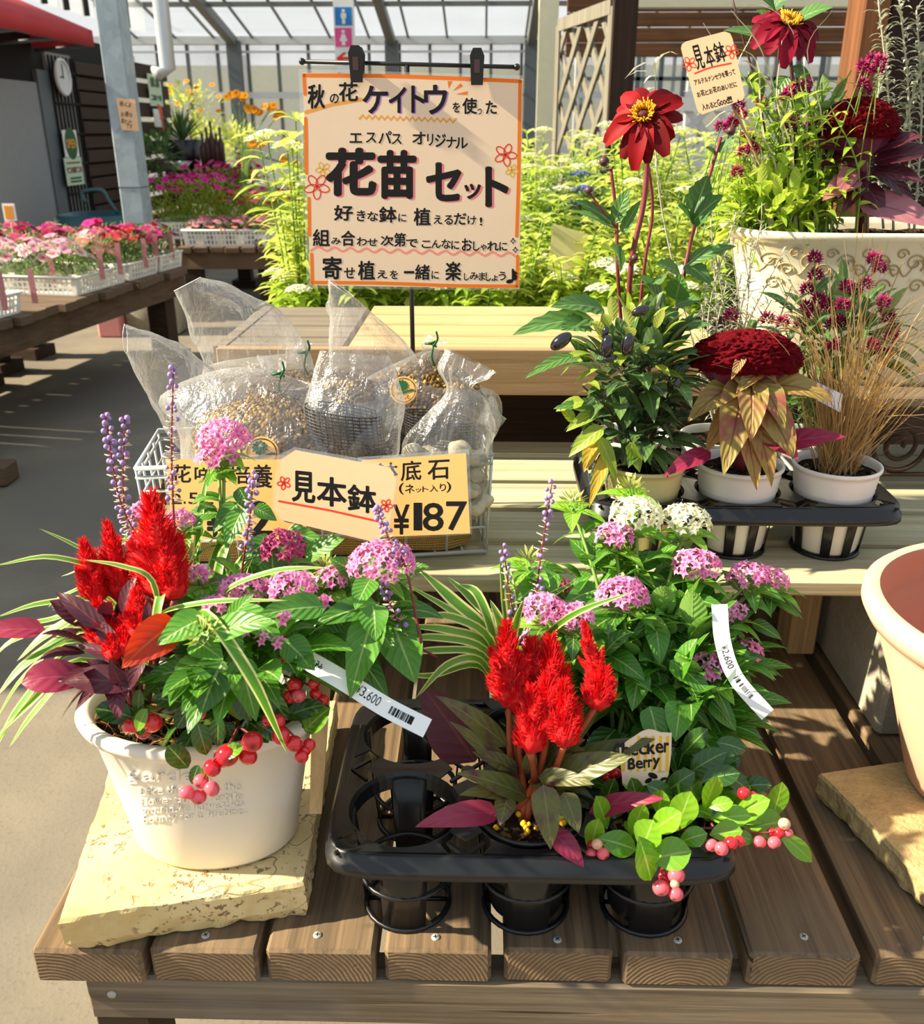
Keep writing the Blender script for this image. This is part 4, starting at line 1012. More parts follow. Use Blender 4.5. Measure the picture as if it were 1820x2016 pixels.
def bud(parent, R, px, py, Y, r, mat='chilli_young'):
    c_ = at(px, py, Y); m = mpp(c_); mb = MB()
    for i in range(34):
        z = 1-(i+.5)/34*1.2; q_ = math.sqrt(max(0, 1-z*z)); t = i*2.4; d = V((q_*math.cos(t), q_*math.sin(t), z))
        p = c_+d*r*m*.55; leaf(mb, p, p+d*r*m*.5, p+d*r*m*.95+V((0, 0, r*m*.1)), r*m*.3, n=d.orthogonal(), shape='lance', ns=2, nx=1, rnd=R.random())
    mb.build('flower_bud', M[mat], parent)
def pairs(mb, R, p, i0, step, L, W, **k):
    """opposite leaves along a stem polyline"""
    j = 0
    for i in range(i0, len(p)-1, step):
        T = (p[i+1]-p[i-1] if i else p[1]-p[0]).normalized(); a = T.orthogonal().normalized(); b = T.cross(a); th = j*pi/2+R.uniform(-.5, .5); j += 1
        for s_ in (0, pi):
            d = a*math.cos(th+s_)+b*math.sin(th+s_)+T*.35; q_ = R.uniform(.75, 1.15)*(1.0-.35*i/len(p))
            rleaf(mb, R, p[i], d, L*q_, W*q_, arch=.12, droop=R.uniform(.1, .5), **k)
def cloud(mb, R, c_, rad, n, L, W, shape='ovate', droop=.35, inner=.55, upw=.3, **k):
    c_ = V(c_)
    for i in range(n):
        while True:
            d = V((R.gauss(0, 1), R.gauss(0, 1), R.gauss(.25, 1)))
            if d.length > .2 : break
        d.normalize(); r = R.uniform(inner, 1); p = c_+V((d.x*rad[0], d.y*rad[1], d.z*rad[2]))*r*.8
        dd = (d+V((R.uniform(-.5, .5), R.uniform(-.5, .5), upw+R.uniform(-.3, .3)))).normalized(); q_ = R.uniform(.7, 1.2)
        rleaf(mb, R, p, dd, L*q_, W*q_, arch=.12, droop=R.uniform(.05, droop), shape=shape, **k)
def spindle(mb, core, R, b, t, w_, nb, bl=.55, seed=0):
    b, t = V(b), V(t); ax = t-b; H = ax.length; ax.normalize(); a = ax.orthogonal().normalized(); c_ = ax.cross(a)
    prof = lambda k: (min(1, k*4+.35))*(1-k)**.75+.02
    if core is not None: core.tube([b+ax*H*k/6 for k in range(7)], [w_*.42*prof(k/6) for k in range(7)], 7)
    for i in range(nb):
        k = R.random()**.9; th = R.uniform(0, 2*pi); rd = a*math.cos(th)+c_*math.sin(th); r = w_*.40*prof(k)
        p = b+ax*H*k+rd*r*.7; d = (rd*R.uniform(.35, .95)+ax*R.uniform(.7, 1.2)).normalized(); L = w_*bl*(1-.55*k)*R.uniform(.6, 1.15)
        e = d.cross(rd); e = (e if e.length > .01 else d.orthogonal()).normalized(); f_ = d.cross(e); q_ = L*.085+.0003
        mb.rnd = R.random(); i0 = mb.vert(p+e*q_, (0, 0)); i1 = mb.vert(p-e*q_*.5+f_*q_*.8, (.5, 0)); i2 = mb.vert(p-e*q_*.5-f_*q_*.8, (1, 0)); i3 = mb.vert(p+d*L, (.5, 1))
        mb.face(i0, i1, i3); mb.face(i1, i2, i3); mb.face(i2, i0, i3)
def plume(parent, R, tip, base, wpx, side=9, nb=620):
    b, t = P3(base), P3(tip); m = mpp((b+t)/2); w_ = wpx*m; ax = (t-b); H = ax.length; axn = ax.normalized(); mb = MB(); co = MB()
    spindle(mb, co, R, b, t, w_*1.0, nb)
    a = axn.orthogonal().normalized(); c_ = axn.cross(a)
    for i in range(side):
        th = i*2.4+R.uniform(-.4, .4); k = .02+.62*i/side; rd = a*math.cos(th)+c_*math.sin(th)
        p = b+ax*k+rd*w_*.16; q_ = p+(rd*.42+axn*1.0).normalized()*H*R.uniform(.26, .40)*(1-.35*k)+rd*w_*.10
        spindle(mb, co, R, p, q_, w_*.46, int(nb*.24), .6)
    o = mb.build('flower_plume', M['plume'], parent, smooth=False); co.build('plume_core', M['plume_core'], o)
def spike(parent, R, pts, nbud, mat='lir_bud', r=.0011, top=.62, br=.0030):
    """lilyturf flower spike: thin stalk, beads and husks on its upper part"""
    p = crv([P3(q_) for q_ in pts], 8); mb = MB(); mb.tube(p, [r*1.3-(r*.7)*i/(len(p)-1) for i in range(len(p))], 5); o = mb.build('flower_spike', M['stem_red'], parent)
    b1, b2 = MB(), MB(); N_ = len(p)-1; tot = N_*top
    for i in range(nbud):
        k = (1-top)*N_+tot*(i+R.random()*.6)/nbud; j = min(N_-1, int(k)); q_ = p[j].lerp(p[j+1], k-j); T = (p[j+1]-p[j]).normalized()
        a = T.orthogonal().normalized(); c_ = T.cross(a); th = i*2.4; d = a*math.cos(th)+c_*math.sin(th)+T*.25; e = .0042+R.random()*.003
        e *= (1-.4*(k/N_-(1-top))/top)
        if R.random() < .38+.5*(k/N_ > .82): b1.ball(q_+d*e, br*R.uniform(.55, 1.0), 7, 5)
        else:
            for z in (-1, 0, 1): b2.tube([q_, q_+(d+c_*z*.5)*e*1.3], [.0008, .0005], 3)
        b2.tube([q_, q_+d*e*.8], [.0005, .0004], 3)
    if b1.v: b1.build('lilac_buds', M[mat], o)
    if b2.v: b2.build('husks', M['lir_husk'], o)
BERRY = {}
def berry(parent, px, py, Y, rpx, mat='berry', rot=None):
    p = at(px, py, Y); r = rpx*mpp(p)
    if mat not in BERRY:
        mb = MB(); mb.ball((0, 0, 0), 1, 22, 16, (1, 1, .93), .35)
        # calyx star in the dimple
        for k in range(5): mb.rnd = .2
        o = mb.build('berry', M[mat], None); BERRY[mat] = o.data; ORG.pop(o.name, None); bpy.data.objects.remove(o)
    o = bpy.data.objects.new('berry', BERRY[mat]); COL.objects.link(o); o.parent = parent; o.location = p-ORG[parent.name]
    o.scale = (r, r, r); R = random.Random(int(px*7+py)); o.rotation_euler = rot or (pi*.62+R.uniform(-.4, .4), R.uniform(-.5, .5), R.uniform(-.6, .6)); return o
def ribbon(mb, pts, w_, R):
    p = crv(pts, 5); N_ = len(p)-1; mb.rnd = R.random(); b0 = len(mb.v); s_ = V((R.uniform(-.3, .3)+.8, R.uniform(-.5, .5), 0))
    for i, q_ in enumerate(p):
        T = (p[min(i+1, N_)]-p[max(i-1, 0)]).normalized(); S = (s_-T*s_.dot(T)).normalized(); ww = w_*(1-.75*i/N_)*.5
        mb.vert(q_-S*ww, (0, i/N_)); mb.vert(q_+S*ww, (1, i/N_))
    for i in range(N_): mb.face(b0+2*i, b0+2*i+1, b0+2*i+3, b0+2*i+2)
def sub(name, parent, mb=None, mat=None):
    """a plant inside a planter: a part that carries its own sub-parts"""
    return mb.build(name, mat, parent)

# ================================================================== white pot arrangement
R = random.Random(11); random.seed(4)
# lilyturf
mb = MB()
for pts, w_ in (
    ([(300, 1300, .78), (230, 1150, .74), (110, 1098, .72), (-12, 1114, .70)], 15), ([(310, 1260, .80), (240, 1130, .80), (150, 1075, .80), (76, 1040, .80)], 9),
    ([(300, 1310, .78), (210, 1190, .74), (90, 1187, .72), (-10, 1216, .70)], 15), ([(300, 1310, .76), (200, 1210, .71), (100, 1245, .69), (33, 1302, .68)], 24),
    ([(300, 1320, .76), (180, 1240, .71), (60, 1300, .68), (-8, 1372, .66)], 22), ([(290, 1340, .75), (150, 1280, .70), (40, 1390, .67), (-12, 1480, .66)], 18),
    ([(290, 1350, .75), (160, 1300, .70), (60, 1385, .67), (-8, 1452, .66)], 18), ([(280, 1360, .75), (150, 1330, .71), (70, 1400, .69), (18, 1472, .68)], 16),
    ([(310, 1300, .78), (190, 1208, .75), (90, 1222, .74), (-5, 1236, .73)], 13), ([(310, 1300, .80), (200, 1165, .79), (130, 1170, .78), (94, 1196, .78)], 9),
    ([(320, 1250, .70), (300, 1145, .69), (240, 1115, .69), (165, 1102, .69)], 12), ([(300, 1230, .70), (330, 1202, .68), (430, 1184, .67), (568, 1182, .66)], 14),
    ([(430, 1260, .74), (440, 1170, .72), (540, 1125, .71), (645, 1117, .70)], 15), ([(355, 1250, .72), (400, 1208, .66), (492, 1330, .63), (567, 1485, .63)], 25),
    ([(395, 1260, .80), (385, 1150, .83), (395, 1010, .86), (411, 920, .88)], 15), ([(380, 1240, .78), (365, 1150, .79), (385, 1090, .80), (406, 1035, .80)], 10),
    ([(420, 1270, .78), (425, 1160, .80), (440, 1090, .82), (470, 1045, .83)], 20), ([(430, 1270, .78), (450, 1150, .80), (490, 1090, .82), (520, 1065, .82)], 20),
    ([(320, 1300, .70), (318, 1180, .68), (310, 1200, .665), (293, 1282, .66)], 19), ([(300, 1320, .80), (240, 1240, .80), (160, 1205, .80), (60, 1228, .80)], 10),
    ([(410, 1280, .80), (410, 1150, .83), (440, 1060, .86), (500, 1050, .87)], 15), ([(400, 1280, .78), (455, 1180, .78), (480, 1130, .80), (500, 1095, .80)], 18),
    ([(310, 1290, .8), (260, 1180, .82), (190, 1120, .82), (120, 1135, .82)], 10), ([(290, 1330, .76), (170, 1235, .74), (40, 1255, .72), (-20, 1300, .71)], 14), ([(290, 1340, .76), (150, 1262, .73), (50, 1330, .70), (-10, 1420, .69)], 12)):
    strap(mb, pts, w_)
lir = mb.build('lilyturf', M['liriope'], white)
for pts, nb in (([(330, 1190, .78), (285, 1085, .79), (235, 980, .80), (207, 812, .80)], 58), ([(300, 1190, .80), (265, 1090, .81), (243, 980, .82), (246, 818, .82)], 58), ([(350, 1180, .82), (342, 1010, .84), (338, 880, .85), (342, 722, .86)], 60),
                ([(470, 1180, .80), (480, 1100, .80), (492, 1020, .80), (500, 930, .80)], 46), ([(830, 1270, .74), (800, 1120, .76), (770, 1070, .77), (742, 998, .78)], 42), ([(860, 1295, .78), (815, 1265, .76), (780, 1215, .75), (752, 1140, .75)], 34)):
    spike(lir, R, pts, nb)
# pentas
st = MB(); lf = MB(); yl = MB()
pen = None
heads = [(440, 868, .90, 52, 42), (430, 903, .89, 40, 26), (290, 1015, .86, 34, 28), (355, 1028, .85, 28, 24), (560, 1082, .81, 46, 40), (752, 1112, .77, 68, 44), (392, 1132, .76, 24, 18), (478, 1160, .735, 46, 28), (572, 1158, .74, 52, 30), (655, 1140, .77, 32, 22), (425, 1192, .71, 26, 16)]
base = V((PX+.03, PY+.02, PZ1-.02))
for (px, py, Y, rx, ry) in heads:
    h_ = at(px, py+ry*.5, Y); p = stalk(st, [base+V((R.uniform(-.04, .05), R.uniform(-.03, .04), 0)), base.lerp(h_, .5)+V((0, 0, .02)), h_], .0024, .0018)
    pairs(lf, R, p, 5, 2, .055, .025, fold=.2, wave=.02)
    for k in range(5):
        a = k*1.25+R.random(); rleaf(yl, R, h_-V((0, 0, .006)), V((math.cos(a), math.sin(a), .1)), .034, .016, arch=.1, droop=.3)
for b, t, w_ in (((740, 1200, .72), (690, 1375, .68), 74), ((440, 1300, .66), (395, 1408, .635), 92), ((470, 1290, .65), (505, 1420, .64), 62), ((640, 1195, .70), (505, 1215, .67), 62), ((745, 1190, .72), (620, 1230, .70), 56), ((730, 1140, .74), (700, 1200, .70), 50), ((735, 1190, .71), (740, 1262, .69), 60),
                 ((770, 1220, .76), (818, 1345, .72), 92), ((405, 1215, .66), (310, 1270, .64), 66), ((410, 1250, .655), (545, 1225, .64), 58), ((450, 1225, .66), (500, 1170, .66), 36), ((480, 1000, .85), (445, 1080, .82), 44), ((470, 990, .86), (420, 1050, .84), 40), ((470, 960, .87), (495, 1010, .86), 36), ((430, 1010, .86), (360, 1020, .86), 40),
                 ((560, 1050, .83), (640, 1070, .82), 40), ((540, 1060, .82), (470, 1110, .80), 46), ((600, 1100, .80), (680, 1060, .80), 44), ((640, 1170, .77), (610, 1230, .75), 50), ((380, 1260, .66), (440, 1300, .64), 60), ((560, 1260, .68), (620, 1320, .67), 60), ((470, 1200, .68), (560, 1270, .66), 56), ((690, 1260, .75), (610, 1250, .73), 50), ((500, 1000, .86), (545, 1025, .86), 34), ((760, 1165, .78), (812, 1180, .78), 48), ((790, 1130, .80), (845, 1115, .80), 30), ((700, 1130, .77), (650, 1100, .77), 40)):
    leafpx(lf, b, t, w_, ns=9, fold=.22, wave=.03)
cloud(lf, R, at(560, 1215, .79), (.13, .08, .040), 70, .050, .024, fold=.2)
cloud(lf, R, at(470, 1290, .70), (.10, .05, .04), 46, .048, .026, fold=.2)
cloud(lf, R, at(690, 1210, .79), (.06, .05, .03), 30, .050, .024, fold=.2)
pen = lf.build('star_flower_plant', M['pentas_leaf'], white); st.build('stems', M['stem'], pen); yl.build('young_leaves', M['pentas_young'], pen)
for i, (px, py, Y, rx, ry) in enumerate(heads): head(pen, R, px, py, Y, rx, ry, M['pent_rose'] if i in (4,) else M['pent_pink'], label='deep rose flower head' if i == 4 else None)
for px, py, Y in ((515, 1258, .66), (548, 1265, .655), (487, 1240, .67), (558, 1218, .67), (640, 1185, .72)): head(pen, R, px, py, Y, 12, 10, M['pent_pink'], 26, n=3)
bud(pen, R, 402, 1252, .645, 30); bud(pen, R, 640, 1118, .78, 22)
# feathered celosia
cl = MB()
for b, t, w_, mt in (((190, 1330, .68), (42, 1352, .665), 74, 1), ((270, 1350, .66), (115, 1340, .66), 60, 0), ((180, 1230, .70), (98, 1182, .70), 46, 0), ((60, 1240, .70), (-40, 1250, .70), 44, 1), ((215, 1250, .68), (110, 1165, .70), 40, 0), ((250, 1370, .66), (215, 1300, .66), 30, 0), ((230, 1330, .67), (170, 1300, .67), 26, 0), ((240, 1300, .67), (150, 1270, .68), 26, 0), ((235, 1280, .67), (180, 1215, .69), 30, 0), ((230, 1350, .66), (235, 1420, .64), 36, 0), ((285, 1290, .66), (255, 1360, .65), 30, 0), ((150, 1215, .70), (100, 1190, .71), 30, 0), ((300, 1260, .68), (290, 1180, .69), 26, 0)):
    if mt == 0: leafpx(cl, b, t, w_, shape='lance', ns=9, fold=.3, wave=.05)
cloud(cl, R, at(225, 1290, .70), (.035, .035, .05), 34, .04, .013, 'lance', fold=.3)
cel = cl.build('plumed_cockscomb', M['cel_dark'], white)
mb = MB(); leafpx(mb, (190, 1340, .68), (42, 1345, .66), 72, arch=.25, fold=.15, shape='obov', ns=10); mb.build('magenta_leaf', M['cel_magenta'], cel); mb = MB(); leafpx(mb, (90, 1240, .71), (-50, 1248, .70), 46, ns=8); mb.build('magenta_leaf', M['cel_magenta'], cel)
mb = MB(); leafpx(mb, (350, 1225, .66), (240, 1315, .63), 80, n=(.1, -1, .3), ns=10, fold=.3, wave=.04); mb.build('orange_leaf', M['cel_red'], cel)
st = MB()
for pl in (((163, 1066, .74), (190, 1185, .72), 58), ((210, 1030, .76), (242, 1185, .73), 62), ((296, 980, .76), (328, 1185, .72), 112), ((192, 1185, .71), (205, 1275, .68), 66), ((268, 1162, .71), (275, 1262, .68), 62), ((240, 1215, .70), (247, 1290, .67), 50), ((330, 1075, .73), (345, 1180, .71), 64), ((228, 1235, .69), (222, 1300, .665), 50)):
    plume(cel, R, *pl); b = P3(pl[1]); stalk(st, [V((PX-.055, PY-.02, PZ1-.025)), b.lerp(V((PX-.055, PY-.02, PZ1)), .4), b], .0035, .003)
st.build('stems', M['stem_red'], cel)
# checkerberry
ck = MB(); st = MB()
for px, py, Y, w_, l_, ang in ((228, 1405, .670, 46, 85, 2.9), (274, 1383, .665, 26, 52, 1.5), (275, 1425, .660, 28, 50, -1.5), (350, 1490, .653, 44, 60, 2.3), (398, 1455, .655, 40, 66, -1.3), (325, 1340, .685, 40, 66, 2.6), (545, 1390, .675, 36, 70, -.9), (600, 1400, .695, 40, 80, .3), (452, 1480, .645, 26, 45, .8), (385, 1525, .645, 24, 40, -1.9), (480, 1390, .665, 40, 66, -1.1), (430, 1440, .655, 34, 60, -1.6), (530, 1440, .670, 34, 60, -.6), (365, 1410, .670, 38, 60, -2.2), (335, 1380, .675, 36, 60, 3.0), (590, 1335, .705, 34, 60, 1.2), (620, 1410, .715, 60, 70, 0.5)):
    dx, dy = math.cos(ang)*l_/2, -math.sin(ang)*l_/2; leafpx(ck, (px-dx, py-dy, Y+.006), (px+dx, py+dy, Y), w_, shape='oval', ns=8, fold=.14, n=(R.uniform(-.3, .3), -.7, .7))
cloud(ck, R, at(420, 1400, .715), (.085, .035, .02), 34, .036, .020, 'oval', fold=.12)
chk = ck.build('checkerberry', M['chk_dark'], white)
mb = MB(); leafpx(mb, (600, 1440, .695), (650, 1395, .695), 52, shape='oval'); leafpx(mb, (400, 1540, .642), (412, 1500, .647), 22); leafpx(mb, (440, 1490, .640), (478, 1470, .645), 30, shape='oval'); leafpx(mb, (270, 1440, .655), (290, 1395, .660), 28, shape='oval'); mb.build('young_leaves', M['chk_leaf'], chk)
bl = [(497, 1460, .650, 21, 0), (489, 1490, .652, 18, 0), (448, 1487, .645, 23, 0), (440, 1492, .653, 20, 0), (418, 1512, .640, 18, 0), (396, 1538, .640, 15, 1), (368, 1561, .635, 16, 1), (391, 1569, .638, 16, 1), (417, 1553, .635, 16, 1), (299, 1422, .665, 21, 0), (258, 1430, .663, 17, 0), (283, 1440, .675, 16, 0), (547, 1420, .663, 15, 0), (553, 1449, .657, 18, 0), (579, 1464, .661, 17, 0), (609, 1466, .667, 13, 0), (594, 1490, .659, 14, 0), (600, 1478, .665, 13, 0), (619, 1345, .705, 13, 0), (636, 1378, .707, 12, 0), (588, 1370, .699, 14, 1), (622, 1366, .709, 13, 0), (580, 1348, .703, 15, 0), (571, 1372, .705, 14, 0), (365, 1310, .705, 14, 0), (566, 1296, .725, 13, 0), (395, 1405, .675, 12, 1), (530, 1418, .671, 14, 0)]
for x_, y_, Y_, r_, k in bl:
    berry(chk, x_, y_, Y_, r_, 'berry_pink' if k else 'berry')
for g in ([(470, 1430, .675), (448, 1470, .645), (418, 1500, .640), (395, 1545, .637)], [(520, 1400, .685), (570, 1440, .665), (600, 1475, .663)], [(560, 1330, .725), (600, 1345, .715), (622, 1360, .711)], [(330, 1390, .695), (290, 1415, .670)], [(470, 1430, .675), (500, 1450, .655)]): stalk(st, [P3(q_) for q_ in g], .0012, .0008)
st.build('stems', M['stem_red'], chk)

# ================================================================== plants in the black tray
def potted(name, label, cat, i, j, potr=.0495, z1=None, soilmat=True):
    x, y = TX[i], TY[j]; t = thing(name, label, cat, (x, y, ZB+.004)); nursery_pot(t, x, y, ZB+.0035, (z1 or ZT+.004), potr*.97, M['black_plastic'], False); return t, V((x, y, ZT-.008))
# celosia
R = random.Random(21)
t, b0 = potted('celosia_plant', 'scarlet plumed celosia with bronze leaves in the front middle cup of the black tray', 'potted plant', 1, 0)
mb = MB()
for b, tp, w_ in (((1040, 1570, .70), (900, 1522, .66), 46), ((1040, 1560, .72), (885, 1420, .70), 40), ((1000, 1470, .72), (858, 1370, .71), 44), ((1080, 1540, .70), (1245, 1490, .68), 62), ((1090, 1530, .74), (1290, 1455, .74), 56), ((1070, 1545, .67), (1085, 1672, .645), 58), ((1000, 1570, .68), (985, 1625, .65), 44), ((1110, 1560, .67), (1140, 1640, .65), 46), ((1040, 1520, .70), (1050, 1470, .69), 30), ((1030, 1560, .70), (905, 1565, .66), 40), ((1100, 1490, .72), (1180, 1400, .73), 30), ((1060, 1530, .69), (1170, 1545, .66), 38), ((1020, 1520, .71), (930, 1480, .70), 36)):
    leafpx(mb, b, tp, w_, ns=9, fold=.22, wave=.03, shape='ovate')
cloud(mb, R, at(1050, 1540, .725), (.045, .04, .035), 46, .042, .016, fold=.25)
mb.build('foliage', M['cel_leaf'], t)
for b, tp, w_, Y in (((985, 1600), (818, 1628), 52, .665), ((1160, 1600), (1308, 1572), 42, .675), ((1090, 1640), (1150, 1708), 46, .645)): mb = MB(); leafpx(mb, (*b, Y+.02), (*tp, Y), w_, ns=9, fold=.2, arch=.18); mb.build('magenta_leaf', M['cel_magenta'], t)
mb = MB(); leafpx(mb, (935, 1500, .76), (830, 1350, .78), 110, ns=9, arch=.1, n=(-.1, -1, .35)); mb.build('dark_leaf', M['cel_dark'], t); mb = MB(); leafpx(mb, (1120, 1420, .76), (1100, 1330, .78), 34, ns=6); mb.build('dark_leaf', M['cel_dark'], t)
st = MB()
for pl in (((998, 1228, .76), (1003, 1392, .73), 82), ((1046, 1262, .77), (1050, 1400, .74), 84), ((1084, 1258, .77), (1086, 1420, .73), 92), ((1046, 1355, .72), (1046, 1482, .69), 70), ((1110, 1345, .72), (1110, 1470, .69), 78), ((1075, 1330, .73), (1078, 1440, .70), 70), ((1018, 1300, .75), (1020, 1400, .72), 60)):
    plume(t, R, *pl); b = P3(pl[1]); stalk(st, [b0+V((R.uniform(-.012, .012), R.uniform(-.01, .01), 0)), b.lerp(b0, .5)+V((R.uniform(-.008, .008), 0, 0)), b], .0036, .003)
plume(t, R, (1150, 1226, .76), (1182, 1345, .74), 42, 5); plume(t, R, (1190, 1318, .74), (1172, 1396, .72), 72, 8)
for q_ in ((1172, 1392, .725), (1000, 1400, .735)):
    b = P3(q_); p = stalk(st, [b0, b.lerp(b0, .5), b], .004, .003)
st.build('stems', M['stem_bronze'], t)
mb = MB()
for k in range(40):
    a = R.uniform(0, 2*pi); r = .042*math.sqrt(R.random()); mb.ball((b0.x+r*math.cos(a), b0.y+r*math.sin(a), b0.z+.008), R.uniform(.0018, .0036), 6, 5)
mb.build('fertiliser_grains', M['stamen'], t)
# lilyturf
t, b0 = potted('lilyturf_plant', 'green and cream striped lilyturf in the back middle cup of the black tray', 'potted plant', 1, 1); mb = MB(); bp_ = (985, 1370, .865)
for pts, w_ in (([(960, 1250, .87), (890, 1180, .88), (825, 1120, .89)], 26), ([(975, 1240, .88), (930, 1180, .90), (880, 1135, .92)], 20), ([(985, 1230, .90), (955, 1200, .92), (932, 1170, .93)], 16), ([(1000, 1260, .88), (995, 1180, .90), (985, 1095, .92)], 20), ([(1010, 1260, .88), (1004, 1170, .90), (1000, 1105, .93)], 24), ([(960, 1270, .84), (880, 1240, .82), (790, 1232, .80)], 18), ([(955, 1280, .83), (860, 1255, .81), (770, 1262, .79)], 16), ([(950, 1290, .82), (860, 1280, .79), (785, 1290, .77)], 15), ([(945, 1300, .81), (880, 1310, .78), (818, 1375, .76)], 16), ([(960, 1270, .85), (900, 1210, .85), (800, 1150, .86)], 16), ([(965, 1260, .84), (890, 1215, .83), (815, 1215, .82)], 18), ([(1020, 1250, .88), (1060, 1190, .90), (1140, 1140, .91)], 16), ([(1040, 1290, .85), (1120, 1215, .80), (1245, 1165, .78)], 14), ([(970, 1250, .87), (940, 1170, .89), (905, 1150, .90)], 20), ([(940, 1310, .81), (850, 1330, .78), (790, 1325, .76)], 12), ([(990, 1300, .84), (985, 1230, .84), (965, 1180, .85)], 22), ([(1000, 1310, .83), (1015, 1230, .82), (1032, 1180, .82)], 18), ([(950, 1290, .84), (900, 1255, .84), (850, 1225, .84)], 14)):
    strap(mb, [bp_]+pts, w_, n=(.25, -.7, .6))
mb.build('foliage', M['liriope'], t)
for pts, nb in (([(1030, 1350, .87), (1048, 1240, .89), (1062, 1120, .90), (1088, 945, .91)], 60), ([(1005, 1330, .87), (1012, 1240, .88), (1002, 1160, .90), (992, 1075, .90)], 30)): spike(t, R, pts, nb, br=.0036)
# pentas
R = random.Random(31)
t, b0 = potted('star_flower_plant', 'bushy pink and white star flowered plant in the back right cup of the black tray', 'potted plant', 2, 1)
st = MB(); lf = MB(); yl = MB()
hd = [(1253, 1016, .955, 52, 36, 'pent_white'), (1350, 1026, .96, 48, 32, 'pent_white'), (1212, 1058, .94, 36, 30, 'pent_pink'), (1372, 1115, .92, 46, 32, 'pent_pink'), (1475, 1134, .94, 40, 26, 'pent_pink'), (1522, 1142, .955, 30, 24, 'pent_pink'), (1225, 1172, .87, 50, 34, 'pent_pink'), (1072, 1203, .83, 46, 34, 'pent_pink'), (1130, 1218, .825, 40, 30, 'pent_pink'), (1058, 1262, .84, 34, 22, 'pent_pink'), (1440, 1205, .91, 32, 20, 'pent_pink'), (1455, 1285, .89, 46, 26, 'pent_pink'), (1395, 1312, .84, 40, 22, 'pent_pink'), (1105, 1158, .92, 18, 16, 'pent_rose'), (1415, 1365, .87, 18, 14, 'pent_pink')]
for (px, py, Y, rx, ry, m_) in hd:
    h_ = at(px, py+ry*.5, Y); p = stalk(st, [b0+V((R.uniform(-.02, .02), R.uniform(-.02, .02), 0)), b0.lerp(h_, .5)+V((0, 0, .025)), h_], .0026, .0019)
    pairs(lf, R, p, 3, 2, .062, .028, fold=.2, wave=.02)
    for k in range(5):
        a = k*1.25+R.random(); rleaf(lf if k % 2 else yl, R, h_-V((0, 0, .008)), V((math.cos(a), math.sin(a), .1)), .042, .019, arch=.1, droop=.3)
for px, py, Y in ((1128, 990, .98), (1242, 963, 1.01), (1040, 1105, .94), (1235, 1100, .94)):
    bud(t, R, px, py, Y, 22); h_ = at(px, py+10, Y); p = stalk(st, [b0, b0.lerp(h_, .55)+V((0, 0, .02)), h_], .0024, .0018); pairs(lf, R, p, 4, 2, .055, .026, fold=.2)
    for k in range(5):
        a = k*1.25+R.random(); rleaf(yl, R, h_-V((0, 0, .006)), V((math.cos(a), math.sin(a), .15)), .046, .02, arch=.1, droop=.25)
for b, tp, w_ in (((1290, 1220, .88), (1300, 1310, .84), 50), ((1380, 1180, .92), (1390, 1250, .90), 46), ((1230, 1200, .88), (1140, 1260, .84), 50), ((1330, 1200, .90), (1240, 1260, .86), 46), ((1200, 1290, .84), (1270, 1340, .80), 52), ((1260, 1320, .83), (1245, 1400, .79), 52), ((1320, 1300, .84), (1400, 1370, .81), 50), ((1360, 1280, .87), (1440, 1300, .85), 40), ((1180, 1160, .92), (1110, 1190, .90), 50), ((1240, 1120, .94), (1320, 1095, .94), 44), ((1340, 1130, .94), (1280, 1170, .92), 50), ((1170, 1110, .94), (1120, 1060, .96), 44), ((1500, 1160, .95), (1572, 1215, .94), 34), ((1480, 1225, .93), (1540, 1260, .92), 30), ((1470, 1300, .90), (1530, 1330, .89), 30), ((1340, 1380, .80), (1330, 1460, .76), 60), ((1280, 1390, .79), (1300, 1480, .76), 56), ((1400, 1380, .82), (1450, 1440, .80), 44), ((1150, 1330, .82), (1190, 1290, .82), 40), ((1100, 1130, .93), (1010, 1190, .90), 60)):
    leafpx(lf, b, tp, w_, ns=9, fold=.22, wave=.03)
cloud(lf, R, at(1300, 1300, .90), (.125, .08, .085), 190, .056, .026, fold=.2)
cloud(lf, R, at(1320, 1400, .84), (.10, .05, .06), 90, .056, .026, fold=.2)
cloud(lf, R, at(1210, 1150, .97), (.09, .05, .035), 46, .050, .024, fold=.2)
lf.build('foliage', M['pentas_leaf'], t); st.build('stems', M['stem'], t); yl.build('young_leaves', M['pentas_young'], t)
for px, py, Y, rx, ry, m_ in hd: head(t, R, px, py, Y, rx, ry, M[m_], label={'pent_white': 'white flower head', 'pent_rose': 'rose flower head in bud'}.get(m_))
# checkerberry
R = random.Random(41)
t, b0 = potted('checkerberry_plant', 'bright leaved checkerberry with pink berries in the front right tray cup', 'potted plant', 2, 0)
mb = MB()
for px, py, l_, w_, ang, Y in ((1170, 1645, 70, 40, 1.3, .67), (1215, 1662, 80, 52, -.3, .66), (1275, 1645, 66, 60, 1.2, .65), (1270, 1690, 90, 64, -1.3, .64), (1320, 1685, 86, 66, .2, .645), (1255, 1615, 70, 40, 1.2, .67), (1310, 1620, 76, 50, .6, .66), (1345, 1598, 86, 56, 1.2, .67), (1400, 1560, 70, 40, 1.2, .69), (1440, 1610, 80, 44, .1, .68), (1430, 1640, 66, 46, .1, .665), (1480, 1590, 80, 40, .4, .69), (1510, 1625, 70, 60, .2, .69), (1530, 1578, 80, 40, 1.3, .70), (1565, 1668, 90, 36, -.7, .68), (1420, 1585, 50, 30, .2, .68), (1365, 1650, 60, 40, .3, .66), (1300, 1580, 50, 40, 1.4, .68), (1185, 1600, 70, 40, 1.9, .68), (1460, 1650, 50, 30, -.2, .67)):
    dx, dy = math.cos(ang)*l_/2, -math.sin(ang)*l_/2; leafpx(mb, (px-dx, py-dy, Y+.004), (px+dx, py+dy, Y), w_, shape='obov', ns=8, fold=.14, n=(R.uniform(-.35, .35), -.6, .75))
